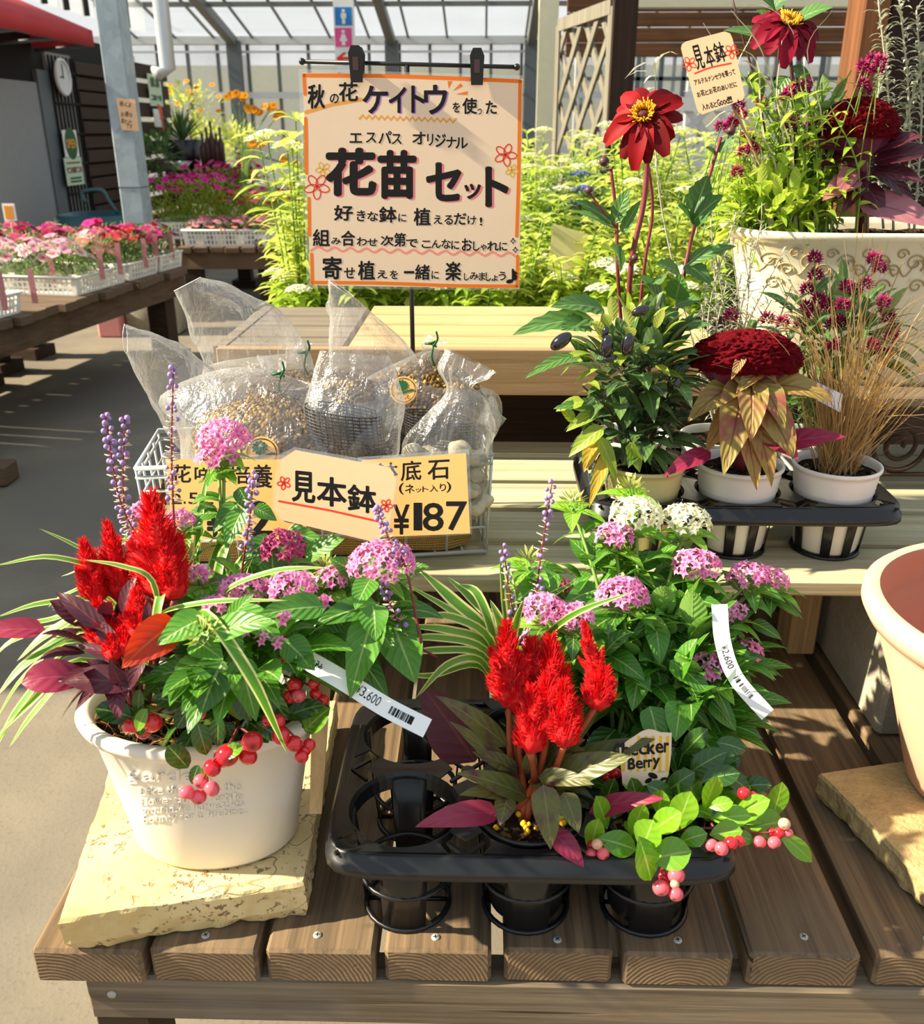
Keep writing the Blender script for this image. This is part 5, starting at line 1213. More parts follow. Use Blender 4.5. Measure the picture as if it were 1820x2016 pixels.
cloud(mb, R, at(1340, 1610, .715), (.085, .03, .02), 40, .034, .021, 'oval', fold=.12)
mb.build('bright_leaves', M['chk_leaf'], t)
mb = MB()
for px, py, l_, w_, ang, Y in ((1395, 1500, 80, 46, .5, .74), (1420, 1530, 76, 44, .2, .72), (1450, 1540, 60, 40, -.6, .72), (1200, 1560, 60, 36, 1.2, .71), (1250, 1560, 60, 36, 1.8, .71), (1340, 1540, 70, 40, .6, .72), (1370, 1460, 70, 40, .8, .76), (1300, 1560, 60, 40, -.5, .71), (1440, 1470, 60, 36, -.3, .76)):
    dx, dy = math.cos(ang)*l_/2, -math.sin(ang)*l_/2; leafpx(mb, (px-dx, py-dy, Y), (px+dx, py+dy, Y), w_, shape='oval', ns=7, fold=.14)
cloud(mb, R, at(1330, 1560, .75), (.085, .045, .03), 80, .036, .020, 'oval', fold=.12)
mb.build('dark_leaves', M['chk_dark'], t)
for x_, y_, Y_, r_, k in ((1165, 1682, .66, 12, 1), (1188, 1681, .655, 13, 1), (1176, 1662, .66, 11, 2), (1166, 1664, .67, 10, 0), (1402, 1664, .655, 13, 1), (1421, 1671, .65, 14, 1), (1440, 1660, .655, 14, 0), (1456, 1656, .66, 12, 0), (1496, 1658, .665, 13, 1), (1525, 1659, .66, 13, 1), (1545, 1622, .675, 12, 2), (1535, 1640, .675, 12, 0), (1552, 1640, .675, 10, 1), (1519, 1638, .68, 9, 0), (1302, 1748, .635, 17, 1), (1331, 1760, .632, 15, 1), (1332, 1723, .636, 17, 1), (1314, 1715, .645, 13, 0), (1329, 1741, .628, 9, 2), (1308, 1726, .645, 12, 0), (1185, 1516, .74, 12, 1), (1213, 1522, .735, 12, 0), (1195, 1530, .74, 10, 0), (1335, 1535, .73, 10, 0), (1465, 1562, .70, 13, 0), (1482, 1567, .70, 10, 0)):
    berry(t, x_, y_, Y_, r_, ('berry', 'berry_pink', 'berry_pale')[k])
st = MB()
for g in ([(1300, 1640, .70), (1400, 1630, .68), (1500, 1640, .675), (1540, 1630, .675)], [(1300, 1640, .70), (1300, 1690, .65), (1320, 1735, .638)], [(1260, 1630, .70), (1190, 1660, .66)], [(1400, 1620, .68), (1430, 1660, .66)], [(1340, 1620, .69), (1350, 1590, .68)]): stalk(st, [P3(q_) for q_ in g], .0013, .0009)
st.build('stems', M['stem_red'], t)
# ================================================================== plants in the tray on the shelf
def spotted(name, label, i, j, mat, potr, z1, cat='potted plant', ribs=True):
    x, y = SX[i], SY[j]; t = thing(name, label, cat, (x, y, ZM+.004)); nursery_pot(t, x, y, ZM+.0035, z1, potr, mat, ribs, z1-.012); return t, V((x, y, z1-.012))
def blob(mb, R, c_, r, n=26, q_=.32):
    """globe amaranth: ball of little pointed bracts"""
    for i in range(n):
        z = 1-(i+.5)/n*1.7; s_ = math.sqrt(max(0, 1-z*z)); t = i*2.4; d = V((s_*math.cos(t), s_*math.sin(t), z)); p = c_+d*r*.55; mb.rnd = R.random()
        e = d.orthogonal().normalized()*r*q_*.5; f_ = d.cross(e); i0 = mb.vert(p+e, (0, 0)); i1 = mb.vert(p-e*.5+f_, (.5, 0)); i2 = mb.vert(p-e*.5-f_, (1, 0)); i3 = mb.vert(c_+d*r*R.uniform(.95, 1.2)+V((0, 0, r*.1)), (.5, 1))
        mb.face(i0, i1, i3); mb.face(i1, i2, i3); mb.face(i2, i0, i3)
def crest(parent, R, px, py, Y, rx, ry, seed):
    """crested cockscomb: folded velvet dome over a fan-shaped side"""
    c_ = at(px, py, Y); m = mpp(c_); a, b = rx*m, ry*m; mb = MB(); nu, nv = 190, 54; rows = []
    for i in range(nv+1):
        th = pi*.60*i/nv; row = []
        for k in range(nu):
            t = 2*pi*k/nu; d = V((math.sin(th)*math.cos(t), math.sin(th)*math.sin(t)*.62, math.cos(th)))
            q_ = V((d.x*2.1, d.y*3.4, d.z*2.6+seed))
            rd = 1-abs(noise.noise(q_*2.9+V((noise.noise(q_*1.1), noise.noise(q_*1.1+V((5, 0, 0))), 0))*1.3))*2.4
            fine = noise.noise(V((d.x*20, d.y*20, d.z*20+seed)))
            r = 1+.13*max(-.8, rd)+.07*fine; row.append(c_+V((d.x*a, d.y*a, d.z*b*1.15-.25*b))*r)
        rows.append(row)
    mb.grid(rows[::-1], close=True); o = mb.build('crested_flower', M['crest'], parent)
    mb = MB(); mb.v = []; rows = []
    for i in range(9):
        k = i/8; row = []
        for kk in range(64):
            t = 2*pi*kk/64; r = (.05+.93*k**.6)*(1+.04*math.sin(t*11+seed)); row.append(c_+V((math.cos(t)*a*r*.97, math.sin(t)*a*.60*r*.97, -b*(1.75-1.25*k**1.3))))
        rows.append(row)
    mb.grid(rows, close=True); mb.build('crest_side', M['crest_under'], o)
# chilli
R = random.Random(51)
t, b0 = spotted('ornamental_chilli', 'ornamental chilli with dark foliage and black fruits in the pale yellow pot on the shelf', 0, 0, M['yellow_pot'], .052, .722)
st, lf, yl, yy = MB(), MB(), MB(), MB()
for k in range(13):
    a = R.uniform(0, 2*pi); top = at(R.uniform(1130, 1360), R.uniform(635, 800), 1.14+R.uniform(-.05, .06)); p = stalk(st, [b0+V((R.uniform(-.008, .008), R.uniform(-.008, .008), 0)), b0.lerp(top, .5)+V((R.uniform(-.02, .02), R.uniform(-.02, .02), .02)), top], .0022, .0012)
    pairs(lf, R, p, 4, 2, .050, .020, fold=.2, shape='ovate'); rleaf(yl, R, p[-1], V((R.uniform(-1, 1), R.uniform(-1, .3), .3)), .035, .013, shape='lance')
cloud(lf, R, at(1250, 740, 1.14), (.075, .055, .080), 130, .052, .022, 'ovate', fold=.2)
cloud(lf, R, at(1250, 850, 1.14), (.060, .05, .045), 60, .052, .022, 'ovate', fold=.2)
cloud(yl, R, at(1240, 690, 1.12), (.065, .05, .05), 46, .036, .014, 'lance', fold=.2, inner=.9)
for b, tp, w_ in (((1175, 860, 1.10), (1150, 930, 1.08), 34), ((1200, 880, 1.09), (1160, 1000, 1.07), 26)): leafpx(yy, b, tp, w_, shape='lance')
for b, tp, w_ in (((1180, 810, 1.10), (1115, 850, 1.09), 30), ((1190, 840, 1.09), (1120, 900, 1.08), 36), ((1180, 860, 1.09), (1215, 950, 1.07), 30), ((1130, 830, 1.10), (1100, 800, 1.10), 26), ((1240, 870, 1.08), (1260, 930, 1.07), 34), ((1150, 790, 1.10), (1095, 810, 1.10), 30)): leafpx(yl, b, tp, w_)
lf.build('foliage', M['chilli_leaf'], t); yl.build('young_leaves', M['chilli_young'], t); yy.build('yellow_leaf', M['chilli_yellow'], t, solid=0); st.build('stems', M['stem_brown'], t)
for px, py, Y, r, tl in ((1105, 672, 1.06, 17, .9), (1195, 682, 1.06, 16, .1), (1236, 678, 1.06, 16, .15), (1262, 612, 1.08, 13, 1.2), (1202, 706, 1.06, 10, 1.4), (1333, 757, 1.08, 10, .2), (1192, 655, 1.07, 9, .2), (1195, 775, 1.08, 10, .3)):
    p = at(px, py, Y); rr = r*mpp(p); mb = MB(); mb.ball((0, 0, 0), rr, 14, 10, (.8, .8, 1.45)); mt = Matrix.Rotation(tl, 4, 'Y'); mb.v = [tuple(p+(mt @ V(q_))) for q_ in mb.v]; mb.build('chilli_fruit', M['chilli'], t)
# crested cockscomb
R = random.Random(52)
t, b0 = spotted('crested_cockscomb', 'crimson crested cockscomb with drooping olive and rose leaves in the ribbed white pot', 1, 0, M['white_pot'], .0535, .722)
st = MB(); hd_ = at(1470, 730, 1.125); stalk(st, [b0, b0.lerp(hd_, .5), hd_], .007, .009); st.build('stem', M['stem_red'], t)
crest(t, R, 1470, 695, 1.125, 100, 46, 2.0)
lf, mg, bk_ = MB(), MB(), MB()
L0 = (1470, 745, 1.12)
for b, tp, w_ in (((1470, 745, 1.11), (1425, 935, 1.05), 62), ((1478, 750, 1.10), (1478, 870, 1.05), 48), ((1490, 750, 1.10), (1545, 845, 1.06), 44), ((1490, 790, 1.10), (1562, 905, 1.05), 58), ((1500, 760, 1.11), (1640, 792, 1.08), 46), ((1450, 760, 1.11), (1355, 830, 1.08), 44), ((1450, 800, 1.10), (1490, 965, 1.05), 44), ((1480, 820, 1.09), (1520, 960, 1.05), 40), ((1445, 735, 1.10), (1470, 770, 1.08), 20), ((1460, 730, 1.10), (1410, 720, 1.09), 22), ((1500, 730, 1.10), (1450, 775, 1.08), 26), ((1440, 780, 1.11), (1375, 790, 1.10), 34), ((1490, 720, 1.10), (1530, 755, 1.09), 20), ((1465, 700, 1.09), (1440, 748, 1.08), 16), ((1460, 790, 1.12), (1390, 890, 1.10), 40)):
    leafpx(lf, b, tp, w_*1.3, ns=9, fold=.28, wave=.03, arch=.22)
for b, tp, w_ in (((1500, 850, 1.09), (1572, 905, 1.05), 60), ((1520, 880, 1.10), (1665, 860, 1.08), 50), ((1400, 890, 1.09), (1306, 938, 1.06), 40)): mg = MB(); leafpx(mg, b, tp, w_, ns=9, fold=.2); mg.build('magenta_leaf', M['cel_magenta'], t)
lf.build('foliage', M['crest_leaf'], t)
# sedge
R = random.Random(53)
t, b0 = spotted('bronze_sedge', 'tuft of arching bronze sedge grass in the right hand white pot on the shelf', 2, 0, M['white_pot'], .0535, .722)
mb = MB()
for k in range(260):
    a = R.uniform(0, 2*pi); s_ = b0+V((math.cos(a), math.sin(a), 0))*R.uniform(0, .026); d = V((R.gauss(.04, .34), R.gauss(-.05, .28), 1)).normalized(); L = R.uniform(.10, .34)
    e = s_+d*L*.6; out = V((d.x, d.y, 0))*R.uniform(.25, 1.0); tip = e+d*L*.35+out*L*.5-V((0, 0, L*R.uniform(0, .25)))
    ps = [s_, s_+d*L*.3, e, tip]
    if R.random() < .35: 
        u_ = (tip-e).normalized(); sd = u_.orthogonal().normalized(); r = .006; ps += [tip+u_*r+sd*r, tip+sd*r*2, tip-u_*r+sd*r]
    ribbon(mb, ps, R.uniform(.0009, .0017), R)
for px, py in ((1545, 600), (1560, 560), (1700, 440), (1660, 520), (1740, 470), (1620, 470), (1690, 420), (1790, 560), (1815, 620), (1640, 590), (1580, 700), (1810, 790), (1790, 640)):
    tp = at(px, py, 1.12+R.uniform(-.04, .06)); ribbon(mb, [b0+V((R.uniform(-.02, .02), R.uniform(-.02, .02), 0)), b0.lerp(tp, .4)+V((R.uniform(-.01, .01), 0, .03)), b0.lerp(tp, .8)+V((0, 0, .02)), tp], .0018, R)
mb.build('blades', M['sedge'], t)
# dahlia
def dahlia(parent, R, px, py, Y, rpx, tiltv, mat, np_=13, drop=.45):
    c_ = at(px, py, Y); r = rpx*mpp(c_); n = V(tiltv).normalized(); a = n.orthogonal().normalized(); b = n.cross(a); mb = MB()
    for k in range(np_):
        for lay in (0, 1):
            t = 2*pi*(k+.5*lay)/np_+R.uniform(-.1, .1)
            if lay and k % 2: continue
            d = a*math.cos(t)+b*math.sin(t); L = r*R.uniform(.85, 1.1)*(1 if not lay else .72)
            down = max(0, -d.z+.1)*drop; tip = c_+d*L-n*L*R.uniform(.1, .35)-V((0, 0, L*down)); mid = c_+d*L*.55+n*L*(.10+.15*lay)
            leaf(mb, c_+d*r*.10, mid, tip, L*.52, n=n, shape='petal', ns=9, nx=2, fold=R.choice((.35, -.2, .25)), rnd=R.random(), wave=.04, tw=R.uniform(-.3, .3))
    o = mb.build('flower', M[mat], parent); mb = MB(); 
    mb.ball(c_+n*r*.05, r*.17, 12, 8, (1, 1, .7)); mb.build('disc', M['dcore'], o); mb = MB()
    for k in range(20, 95):
        t = k*2.4; q_ = r*(.10+.16*(k/95)); p = c_+(a*math.cos(t)+b*math.sin(t))*q_+n*r*.10; e = p+(a*math.cos(t)+b*math.sin(t))*r*R.uniform(.02, .14)+n*r*R.uniform(.08, .20); mb.tube([p, e], [.0006, .0009], 4)
    mb.build('stamens', M['stamen'], o); return c_
R = random.Random(54)
t, b0 = spotted('dahlia_plant', 'tall crimson dahlia with yellow stamens rising behind the chilli plant', 0, 1, M['white_pot'], .052, .722)
st, lf = MB(), MB()
dh = dahlia(t, R, 1268, 228, 1.20, 74, (-.30, -.80, .52), 'dahlia', 14, .42)
m_ = mpp(dh)
for pts, r in (([b0, at(1240, 560, 1.22), at(1268, 400, 1.22), at(1275, 300, 1.22), dh], .0038), ([b0, at(1265, 560, 1.24), at(1285, 420, 1.24), at(1278, 330, 1.23)], .0024), ([b0, at(1218, 560, 1.21), at(1214, 430, 1.21), at(1203, 330, 1.21)], .0026), ([at(1216, 450, 1.21), at(1190, 420, 1.20), at(1160, 378, 1.20)], .0018), ([b0+V((.02, 0, 0)), at(1330, 620, 1.22), at(1362, 470, 1.24), at(1420, 270, 1.25)], .0028), ([at(1345, 560, 1.22), at(1370, 430, 1.22), at(1385, 400, 1.22)], .0018)):
    stalk(st, pts, r, r*.75)
for b, tp, w_ in (((1210, 440, 1.20), (1240, 370, 1.19), 34), ((1205, 440, 1.20), (1130, 395, 1.19), 36), ((1225, 460, 1.20), (1262, 395, 1.19), 26), ((1215, 450, 1.21), (1125, 415, 1.22), 22), ((1225, 530, 1.21), (1205, 480, 1.19), 48), ((1270, 560, 1.20), (1300, 560, 1.16), 74), ((1310, 620, 1.20), (1260, 545, 1.16), 72), ((1330, 590, 1.20), (1345, 540, 1.18), 50), ((1362, 440, 1.22), (1425, 385, 1.20), 56), ((1362, 440, 1.22), (1335, 405, 1.20), 44), ((1368, 420, 1.23), (1395, 345, 1.22), 52), ((1350, 520, 1.22), (1400, 560, 1.20), 46), ((1350, 520, 1.22), (1450, 485, 1.21), 36), ((1340, 540, 1.22), (1290, 520, 1.20), 44), ((1330, 600, 1.21), (1380, 590, 1.20), 40), ((1415, 300, 1.25), (1450, 270, 1.24), 22), ((1412, 310, 1.25), (1390, 290, 1.24), 24), ((1190, 610, 1.14), (1085, 605, 1.10), 56), ((1170, 630, 1.13), (1010, 660, 1.08), 54), ((1160, 640, 1.12), (1105, 650, 1.09), 56), ((1130, 700, 1.11), (1035, 745, 1.08), 28), ((1320, 650, 1.18), (1400, 640, 1.16), 36), ((1300, 610, 1.18), (1330, 650, 1.15), 50), ((1180, 800, 1.11), (1090, 805, 1.09), 30)):
    leafpx(lf, b, tp, w_, ns=10, ser=.10, fold=.2)
lf.build('foliage', M['dahlia_leaf'], t); st.build('stems', M['stem_red'], t)
for px, py, Y, r in ((1160, 375, 1.20, 8), (1190, 318, 1.20, 10), (1250, 508, 1.19, 7), (1440, 258, 1.25, 9)):
    mb = MB(); p = at(px, py, Y); mb.ball(p, r*mpp(p), 12, 8, (1, 1, 1)); 
    for k in range(6): rleaf(mb, R, p-V((0, 0, .006)), V((math.cos(k), math.sin(k), .6)), .014, .006, shape='lance', ns=4, nx=1)
    mb.build('bud', M['stem_brown'], t)
# globe amaranth
R = random.Random(55)
t, b0 = spotted('globe_amaranth', 'magenta globe amaranth behind the bronze sedge in front of the cream planter', 2, 1, M['white_pot'], .052, .722); st, lf = MB(), MB()
GB = [(1605, 508), (1606, 542), (1722, 510), (1732, 528), (1668, 565), (1706, 560), (1685, 572), (1590, 605), (1612, 590), (1600, 620), (1622, 610), (1650, 612), (1655, 635), (1578, 640), (1740, 595), (1750, 625), (1757, 650), (1755, 665), (1640, 680), (1590, 570), (1628, 600), (1640, 640), (1440, 622), (1512, 628), (1541, 634), (1745, 700), (1720, 680), (1660, 600), (1745, 610)]
for i, (px, py) in enumerate(GB):
    p = at(px, py, 1.24+R.uniform(-.05, .05)); mb = MB(); blob(mb, R, p, 17*mpp(p), 40); mb.build('flower_ball', M['gom'], t, smooth=False)
    if i % 2 == 0: q_ = stalk(st, [b0, b0.lerp(p, .55)+V((R.uniform(-.02, .02), 0, .02)), p], .0014, .001, 5); pairs(lf, R, q_, 3, 3, .05, .016, fold=.15, shape='lance')
cloud(lf, R, at(1650, 660, 1.27), (.10, .05, .07), 80, .055, .018, 'lance', fold=.15); lf.build('foliage', M['gom_leaf'], t); st.build('stems', M['stem'], t)
# silver twig plant
R = random.Random(56)
t, b0 = spotted('silver_bush', 'wiry silver leaved twig plant between the dahlia and the cream planter', 1, 1, M['white_pot'], .052, .722); st, lf = MB(), MB()
TW = [(1400, 430), (1450, 420), (1480, 470), (1500, 440), (1540, 500), (1430, 560), (1560, 560), (1380, 600), (1520, 590), (1460, 540), (1410, 500), (1290, 125), (1440, 470), (1475, 620), (1550, 620), (1390, 560)]
for i, (px, py) in enumerate(TW):
    p = at(px, py, 1.27+R.uniform(-.04, .05)); m_ = b0.lerp(p, .55)+V((R.uniform(-.03, .03), R.uniform(-.02, .02), 0))
    if i == 11: m_ = at(1305, 420, 1.27)
    q_ = stalk(st, [b0, m_, p], .0014, .0007, 5, 12)
    for k in range(4, len(q_)):
        for s_ in range(3):
            d = V((R.uniform(-1, 1), R.uniform(-1, 1), R.uniform(-.2, .8))); L = R.uniform(.010, .024)*(1.7 if i == 11 and k > len(q_)-6 else 1); rleaf(lf, R, q_[k], d, L, .0028*(2.4 if i == 11 and k > len(q_)-6 else 1), shape='lance', ns=3, nx=1)
        if R.random() < .3 and i != 11: stalk(st, [q_[k], q_[k]+V((R.uniform(-.03, .03), R.uniform(-.02, .02), R.uniform(0, .03)))], .0007, .0004, 3, 2)
lf.build('foliage', M['silver'], t, smooth=False); st.build('twigs', M['grey_stem'], t)

# ================================================================== plants in the cream planter
R = random.Random(61)
bc = V((CP.x, CP.y, cz1-.02))
lf, st, yl = MB(), MB(), MB()
for k in range(46):
    b = V((R.uniform(.40, .56), CP.y+R.uniform(-.07, .09), cz1-.02)); tp = at(R.uniform(1420, 1680), R.uniform(130, 400), 1.5+R.uniform(-.07, .1))
    p = stalk(st, [b, b.lerp(tp, .5)+V((R.uniform(-.02, .02), R.uniform(-.02, .02), .01)), tp], .0018, .001, 5); pairs(lf, R, p, 2, 1, .045, .014, fold=.15, shape='lance')
cloud(lf, R, at(1530, 420, 1.48), (.10, .06, .06), 130, .05, .015, 'lance', fold=.15)
bush = lf.build('lime_foliage_plant', M['planter_leaf'], cream); st.build('stems', M['stem'], bush)
GC = [(1718, 118), (1730, 135), (1705, 140), (1700, 165), (1705, 178), (1570, 172), (1555, 182), (1585, 178), (1572, 210), (1556, 245), (1565, 240), (1455, 208), (1500, 205), (1440, 245), (1470, 268), (1482, 290), (1445, 240), (1452, 340), (1590, 165), (1548, 190), (1700, 130), (1735, 120), (1460, 225), (1600, 240), (1475, 275), (1465, 300), (1495, 298), (1420, 250)]
gm, st, lf = MB(), MB(), MB(); gp = None
lf2 = MB(); cloud(lf2, R, at(1600, 260, 1.55), (.12, .05, .06), 60, .05, .016, 'lance', fold=.15); gp = lf2.build('globe_amaranth_plant', M['gom_leaf'], cream)
for i, (px, py) in enumerate(GC):
    p = at(px, py, 1.47+R.uniform(-.05, .08)); mb = MB(); blob(mb, R, p, 15*mpp(p), 36); mb.build('flower_ball', M['gom'], gp, smooth=False)
    b = V((p.x+R.uniform(-.03, .03), CP.y+R.uniform(-.05, .06), cz1-.02)); stalk(st, [b, b.lerp(p, .5)+V((R.uniform(-.01, .01), 0, 0)), p], .0012, .0008, 4)
st.build('stems', M['stem'], gp)
lf, mg = MB(), MB()
for b, tp, w_ in (((1700, 300, 1.50), (1570, 290, 1.46), 50), ((1710, 300, 1.50), (1820, 270, 1.46), 52), ((1720, 320, 1.49), (1850, 300, 1.46), 60), ((1715, 340, 1.49), (1820, 360, 1.45), 56), ((1690, 330, 1.49), (1640, 400, 1.44), 50), ((1700, 350, 1.48), (1660, 420, 1.43), 40), ((1700, 300, 1.50), (1610, 330, 1.47), 44), ((1715, 300, 1.52), (1770, 240, 1.50), 44), ((1700, 360, 1.49), (1740, 430, 1.44), 46), ((1690, 310, 1.50), (1600, 260, 1.5), 36), ((1710, 330, 1.5), (1800, 400, 1.46), 50)): leafpx(lf, b, tp, w_, ns=9, fold=.2, wave=.03)
cc = lf.build('crested_cockscomb_plant', M['cel_dark'], cream)
for b, tp, w_ in (((1690, 400, 1.47), (1850, 450, 1.42), 90), ((1690, 350, 1.46), (1620, 395, 1.42), 50), ((1680, 330, 1.46), (1650, 390, 1.42), 40)): mg = MB(); leafpx(mg, b, tp, w_, ns=9, fold=.15); mg.build('rose_leaf', M['cel_rose'], cc)
crest(cc, R, 1692, 240, 1.50, 72, 46, 7.0)
st = MB(); stalk(st, [V((at(1700, 460, 1.52).x, 1.52, cz1-.02)), at(1700, 380, 1.51), at(1693, 270, 1.50)], .009, .010); st.build('stem', M['stem_red'], cc)
lf, st = MB(), MB()
for b, tp, w_ in (((1570, 40, 1.52), (1640, 15, 1.50), 46), ((1540, 60, 1.53), (1490, 20, 1.54), 40), ((1545, 90, 1.52), (1425, 60, 1.52), 44), ((1520, 20, 1.55), (1560, -20, 1.54), 40), ((1560, 130, 1.52), (1600, 170, 1.50), 30), ((1480, 140, 1.53), (1500, 210, 1.52), 36), ((1550, 150, 1.52), (1520, 200, 1.51), 30), ((1530, 20, 1.55), (1470, -20, 1.54), 36)): leafpx(lf, b, tp, w_, ns=9, fold=.2)
dl = lf.build('dahlia_plant', M['dahlia_leaf'], cream)
dahlia(dl, R, 1553, 48, 1.50, 70, (.10, -.55, .80), 'dahlia2', 14, .6)
for pts, r in (([V((at(1560, 460, 1.52).x, 1.52, cz1-.02)), at(1568, 280, 1.52), at(1553, 60, 1.50)], .0035), ([V((at(1530, 460, 1.54).x, 1.54, cz1-.02)), at(1500, 220, 1.54), at(1440, -10, 1.54)], .0022), ([V((at(1550, 460, 1.56).x, 1.56, cz1-.02)), at(1530, 200, 1.56), at(1545, -20, 1.56)], .002)): stalk(st, pts, r, r*.7)
st.build('stems', M['stem_brown'], dl)
# dry curling grass and silver branches
mb = MB()
for pts in ([(1520, 460), (1500, 300), (1440, 140), (1385, 45)], [(1540, 460), (1560, 260), (1470, 120), (1400, 170), (1345, 180)], [(1540, 460), (1520, 300), (1440, 220), (1390, 250)], [(1560, 460), (1540, 250), (1500, 100), (1440, 20)], [(1580, 460), (1590, 200), (1560, 60), (1500, 10), (1450, 20)], [(1600, 460), (1620, 250), (1590, 100), (1640, 20)], [(1560, 460), (1600, 280), (1660, 200), (1690, 230)], [(1520, 460), (1480, 330), (1400, 330), (1370, 370)], [(1530, 460), (1480, 300), (1450, 150), (1480, 70)], [(1570, 460), (1560, 300), (1530, 200), (1540, 80)], [(1550, 460), (1520, 350), (1440, 300), (1400, 420)], [(1600, 460), (1640, 280), (1700, 210), (1750, 250)], [(1540, 460), (1500, 240), (1490, 120), (1430, 90)]):
    ribbon(mb, [at(x, y, 1.49-.03*k/len(pts)) for k, (x, y) in enumerate(pts)], .0036, R)
mb.build('dry_grass', M['straw'], cream, smooth=False)
st, lf = MB(), MB()
for pts in ([(1760, 460), (1750, 200), (1730, 0)], [(1790, 460), (1790, 200), (1770, -10)], [(1800, 460), (1815, 220), (1805, 20)], [(1740, 450), (1725, 250), (1745, 80)], [(1770, 300), (1800, 180), (1822, 100)]):
    q_ = stalk(st, [at(x, y, 1.58) for x, y in pts], .0022, .0012, 5, 14)
    for k in range(2, len(q_)):
        for s_ in range(4): rleaf(lf, R, q_[k], V((R.uniform(-1, 1), R.uniform(-1, 1), R.uniform(0, .9))), R.uniform(.016, .03), .005, shape='lance', ns=3, nx=1)
sv = st.build('silver_branches', M['grey_stem'], cream); lf.build('leaves', M['silver'], sv, smooth=False)

# ================================================================== signs and cards
# main sign on its black stand
SY_ = 1.27
sg = thing('sign_stand', 'black metal stand with crossbar holding the large handwritten sign', 'sign stand', (at(812, 640, SY_+.02).x, SY_+.02, ZM))
xp = at(812, 640, SY_+.02).x
mb = MB(); mb.tube([(xp, SY_+.02, ZM), (xp, SY_+.02, at(806, 128, SY_+.02).z)], .0032, 10); mb.build('pole', M['black_metal'], sg)
a, b = at(595, 121, SY_+.02), at(1018, 132, SY_+.02)
mb = MB(); mb.tube([a, b], .0026, 10); mb.ball(a, .0042, 12, 8); mb.ball(b, .0042, 12, 8); mb.build('crossbar', M['black_metal'], sg)
mb = MB(); mb.lathe([(.0001, ZM+.006), (.05, ZM+.005), (.055, ZM+.001), (.001, ZM)], xp, SY_+.02, 28); mb.build('base', M['black_metal'], sg)
for cx_, y0, y1 in ((703, 93, 162), (940, 98, 167)):
    p0, p1 = at(cx_, y0, SY_+.01), at(cx_, y1, SY_+.01); z0, z1 = p1.z, p0.z; x = p0.x; h = z1-z0; mb = MB()
    o_ = [(-.0065, 0), (.0065, 0), (.0075, h*.55), (.0082, h*.80), (.0045, h), (-.0045, h), (-.0082, h*.80), (-.0075, h*.55)]
    F_ = [(x+u, SY_-.006-.004*(v_/h), z0+v_) for u, v_ in o_]; B_ = [(x+u, SY_-.0025+.001*(v_/h), z0+v_) for u, v_ in o_]; C2 = [(x+u, SY_+.012+.010*(v_/h), z0+v_) for u, v_ in o_]; D2 = [(x+u, SY_+.007+.008*(v_/h), z0+v_) for u, v_ in o_]
    for A_, Bb in ((F_, B_), (D2, C2)):
        i0 = [mb.vert(q_) for q_ in A_]; i1 = [mb.vert(q_) for q_ in Bb]; mb.face(*i0); mb.face(*i1[::-1])
        for k in range(8): mb.face(i0[k], i0[(k+1) % 8], i1[(k+1) % 8], i1[k])
    cl_ = mb.build('clip', M['black_plastic'], sg, smooth=False, bevel=.0008)
    mb = MB(); mb.tube([(x-.006, SY_+.002, z0+h*.5), (x+.006, SY_+.002, z0+h*.5)], .006, 10); mb.build('clip_spring', M['stem_brown'], cl_)
    mb = MB(); mb.box((x-.0035, SY_-.0105, z0+h*.32), (x+.0035, SY_-.0082, z0+h*.70)); mb.build('clip_window', M['stem_brown'], cl_, smooth=False)
sn = V((-.03, -1, 0)).normalized(); sp = V((0, SY_, 0))
def sfn(X, Yp): return onp(560+X*500/1800, 60+Yp*560/2016, sp, sn)
sign = thing('handwritten_sign', 'large peach handwritten sign with orange border and bold black heading clipped to the black stand', 'sign', sfn(900, 1800))
flatpoly('card', [sfn(130, 300), sfn(1690, 345), sfn(1665, 1830), sfn(188, 1805)], M['sign_card'], sign)
la = MB(); la.poly([sfn(98, 272)+V((0, .001, 0)), sfn(1692, 318)+V((0, .001, 0)), sfn(1668, 1845)+V((0, .001, 0)), sfn(160, 1828)+V((0, .001, 0))]); la.build('laminate_edge', M['laminate'], sign, smooth=False)
mb = MB()
for ln in ([(140, 318), (700, 322), (1180, 338), (1675, 360)], [(140, 318), (148, 450)], [(152, 625), (156, 780), (158, 1010)], [(176, 1190), (180, 1450)], [(195, 1585), (198, 1700), (200, 1795)], [(200, 1785), (700, 1790), (1200, 1808), (1650, 1812)], [(1650, 1812), (1655, 1600)], [(1648, 1455), (1662, 1000), (1672, 360)]):
    stroke(mb, crv([sfn(*q_) for q_ in ln], 4), .0044, sn, .00070)
mb.poly([sfn(*q_)+sn*.00070 for q_ in ((1158, 360), (1192, 358), (1165, 410))][::-1]); mb.poly([sfn(*q_)+sn*.00070 for q_ in ((1250, 372), (1265, 395), (1195, 430))][::-1]); mb.poly([sfn(*q_)+sn*.00070 for q_ in ((1300, 430), (1298, 456), (1215, 452))][::-1])
mb.build('orange_border', M['ink_orange'], sign, smooth=False)
mb = MB(); stroke(mb, [sfn(155, 580), sfn(340, 525), sfn(545, 488)], .0042, sn, .00067)
stroke(mb, [sfn(535+i*22, 612+(-1)**i*13+i*.9) for i in range(32)], .0028, sn, .00067); mb.build('amber_underlines', M['ink_amber'], sign, smooth=False)
mb = MB(); stroke(mb, crv([sfn(190+i*56, 1545+(-1)**i*14+i*1.7) for i in range(27)], 3), .0030, sn, .00067); mb.build('coral_wave', M['ink_coral'], sign, smooth=False)
BIG = [('花', 305, 845, 640, 1160), ('苗', 675, 860, 925, 1180), ('セ', 1015, 945, 1245, 1200), ('ッ', 1280, 1090, 1390, 1190), ('ト', 1435, 975, 1580, 1240)]
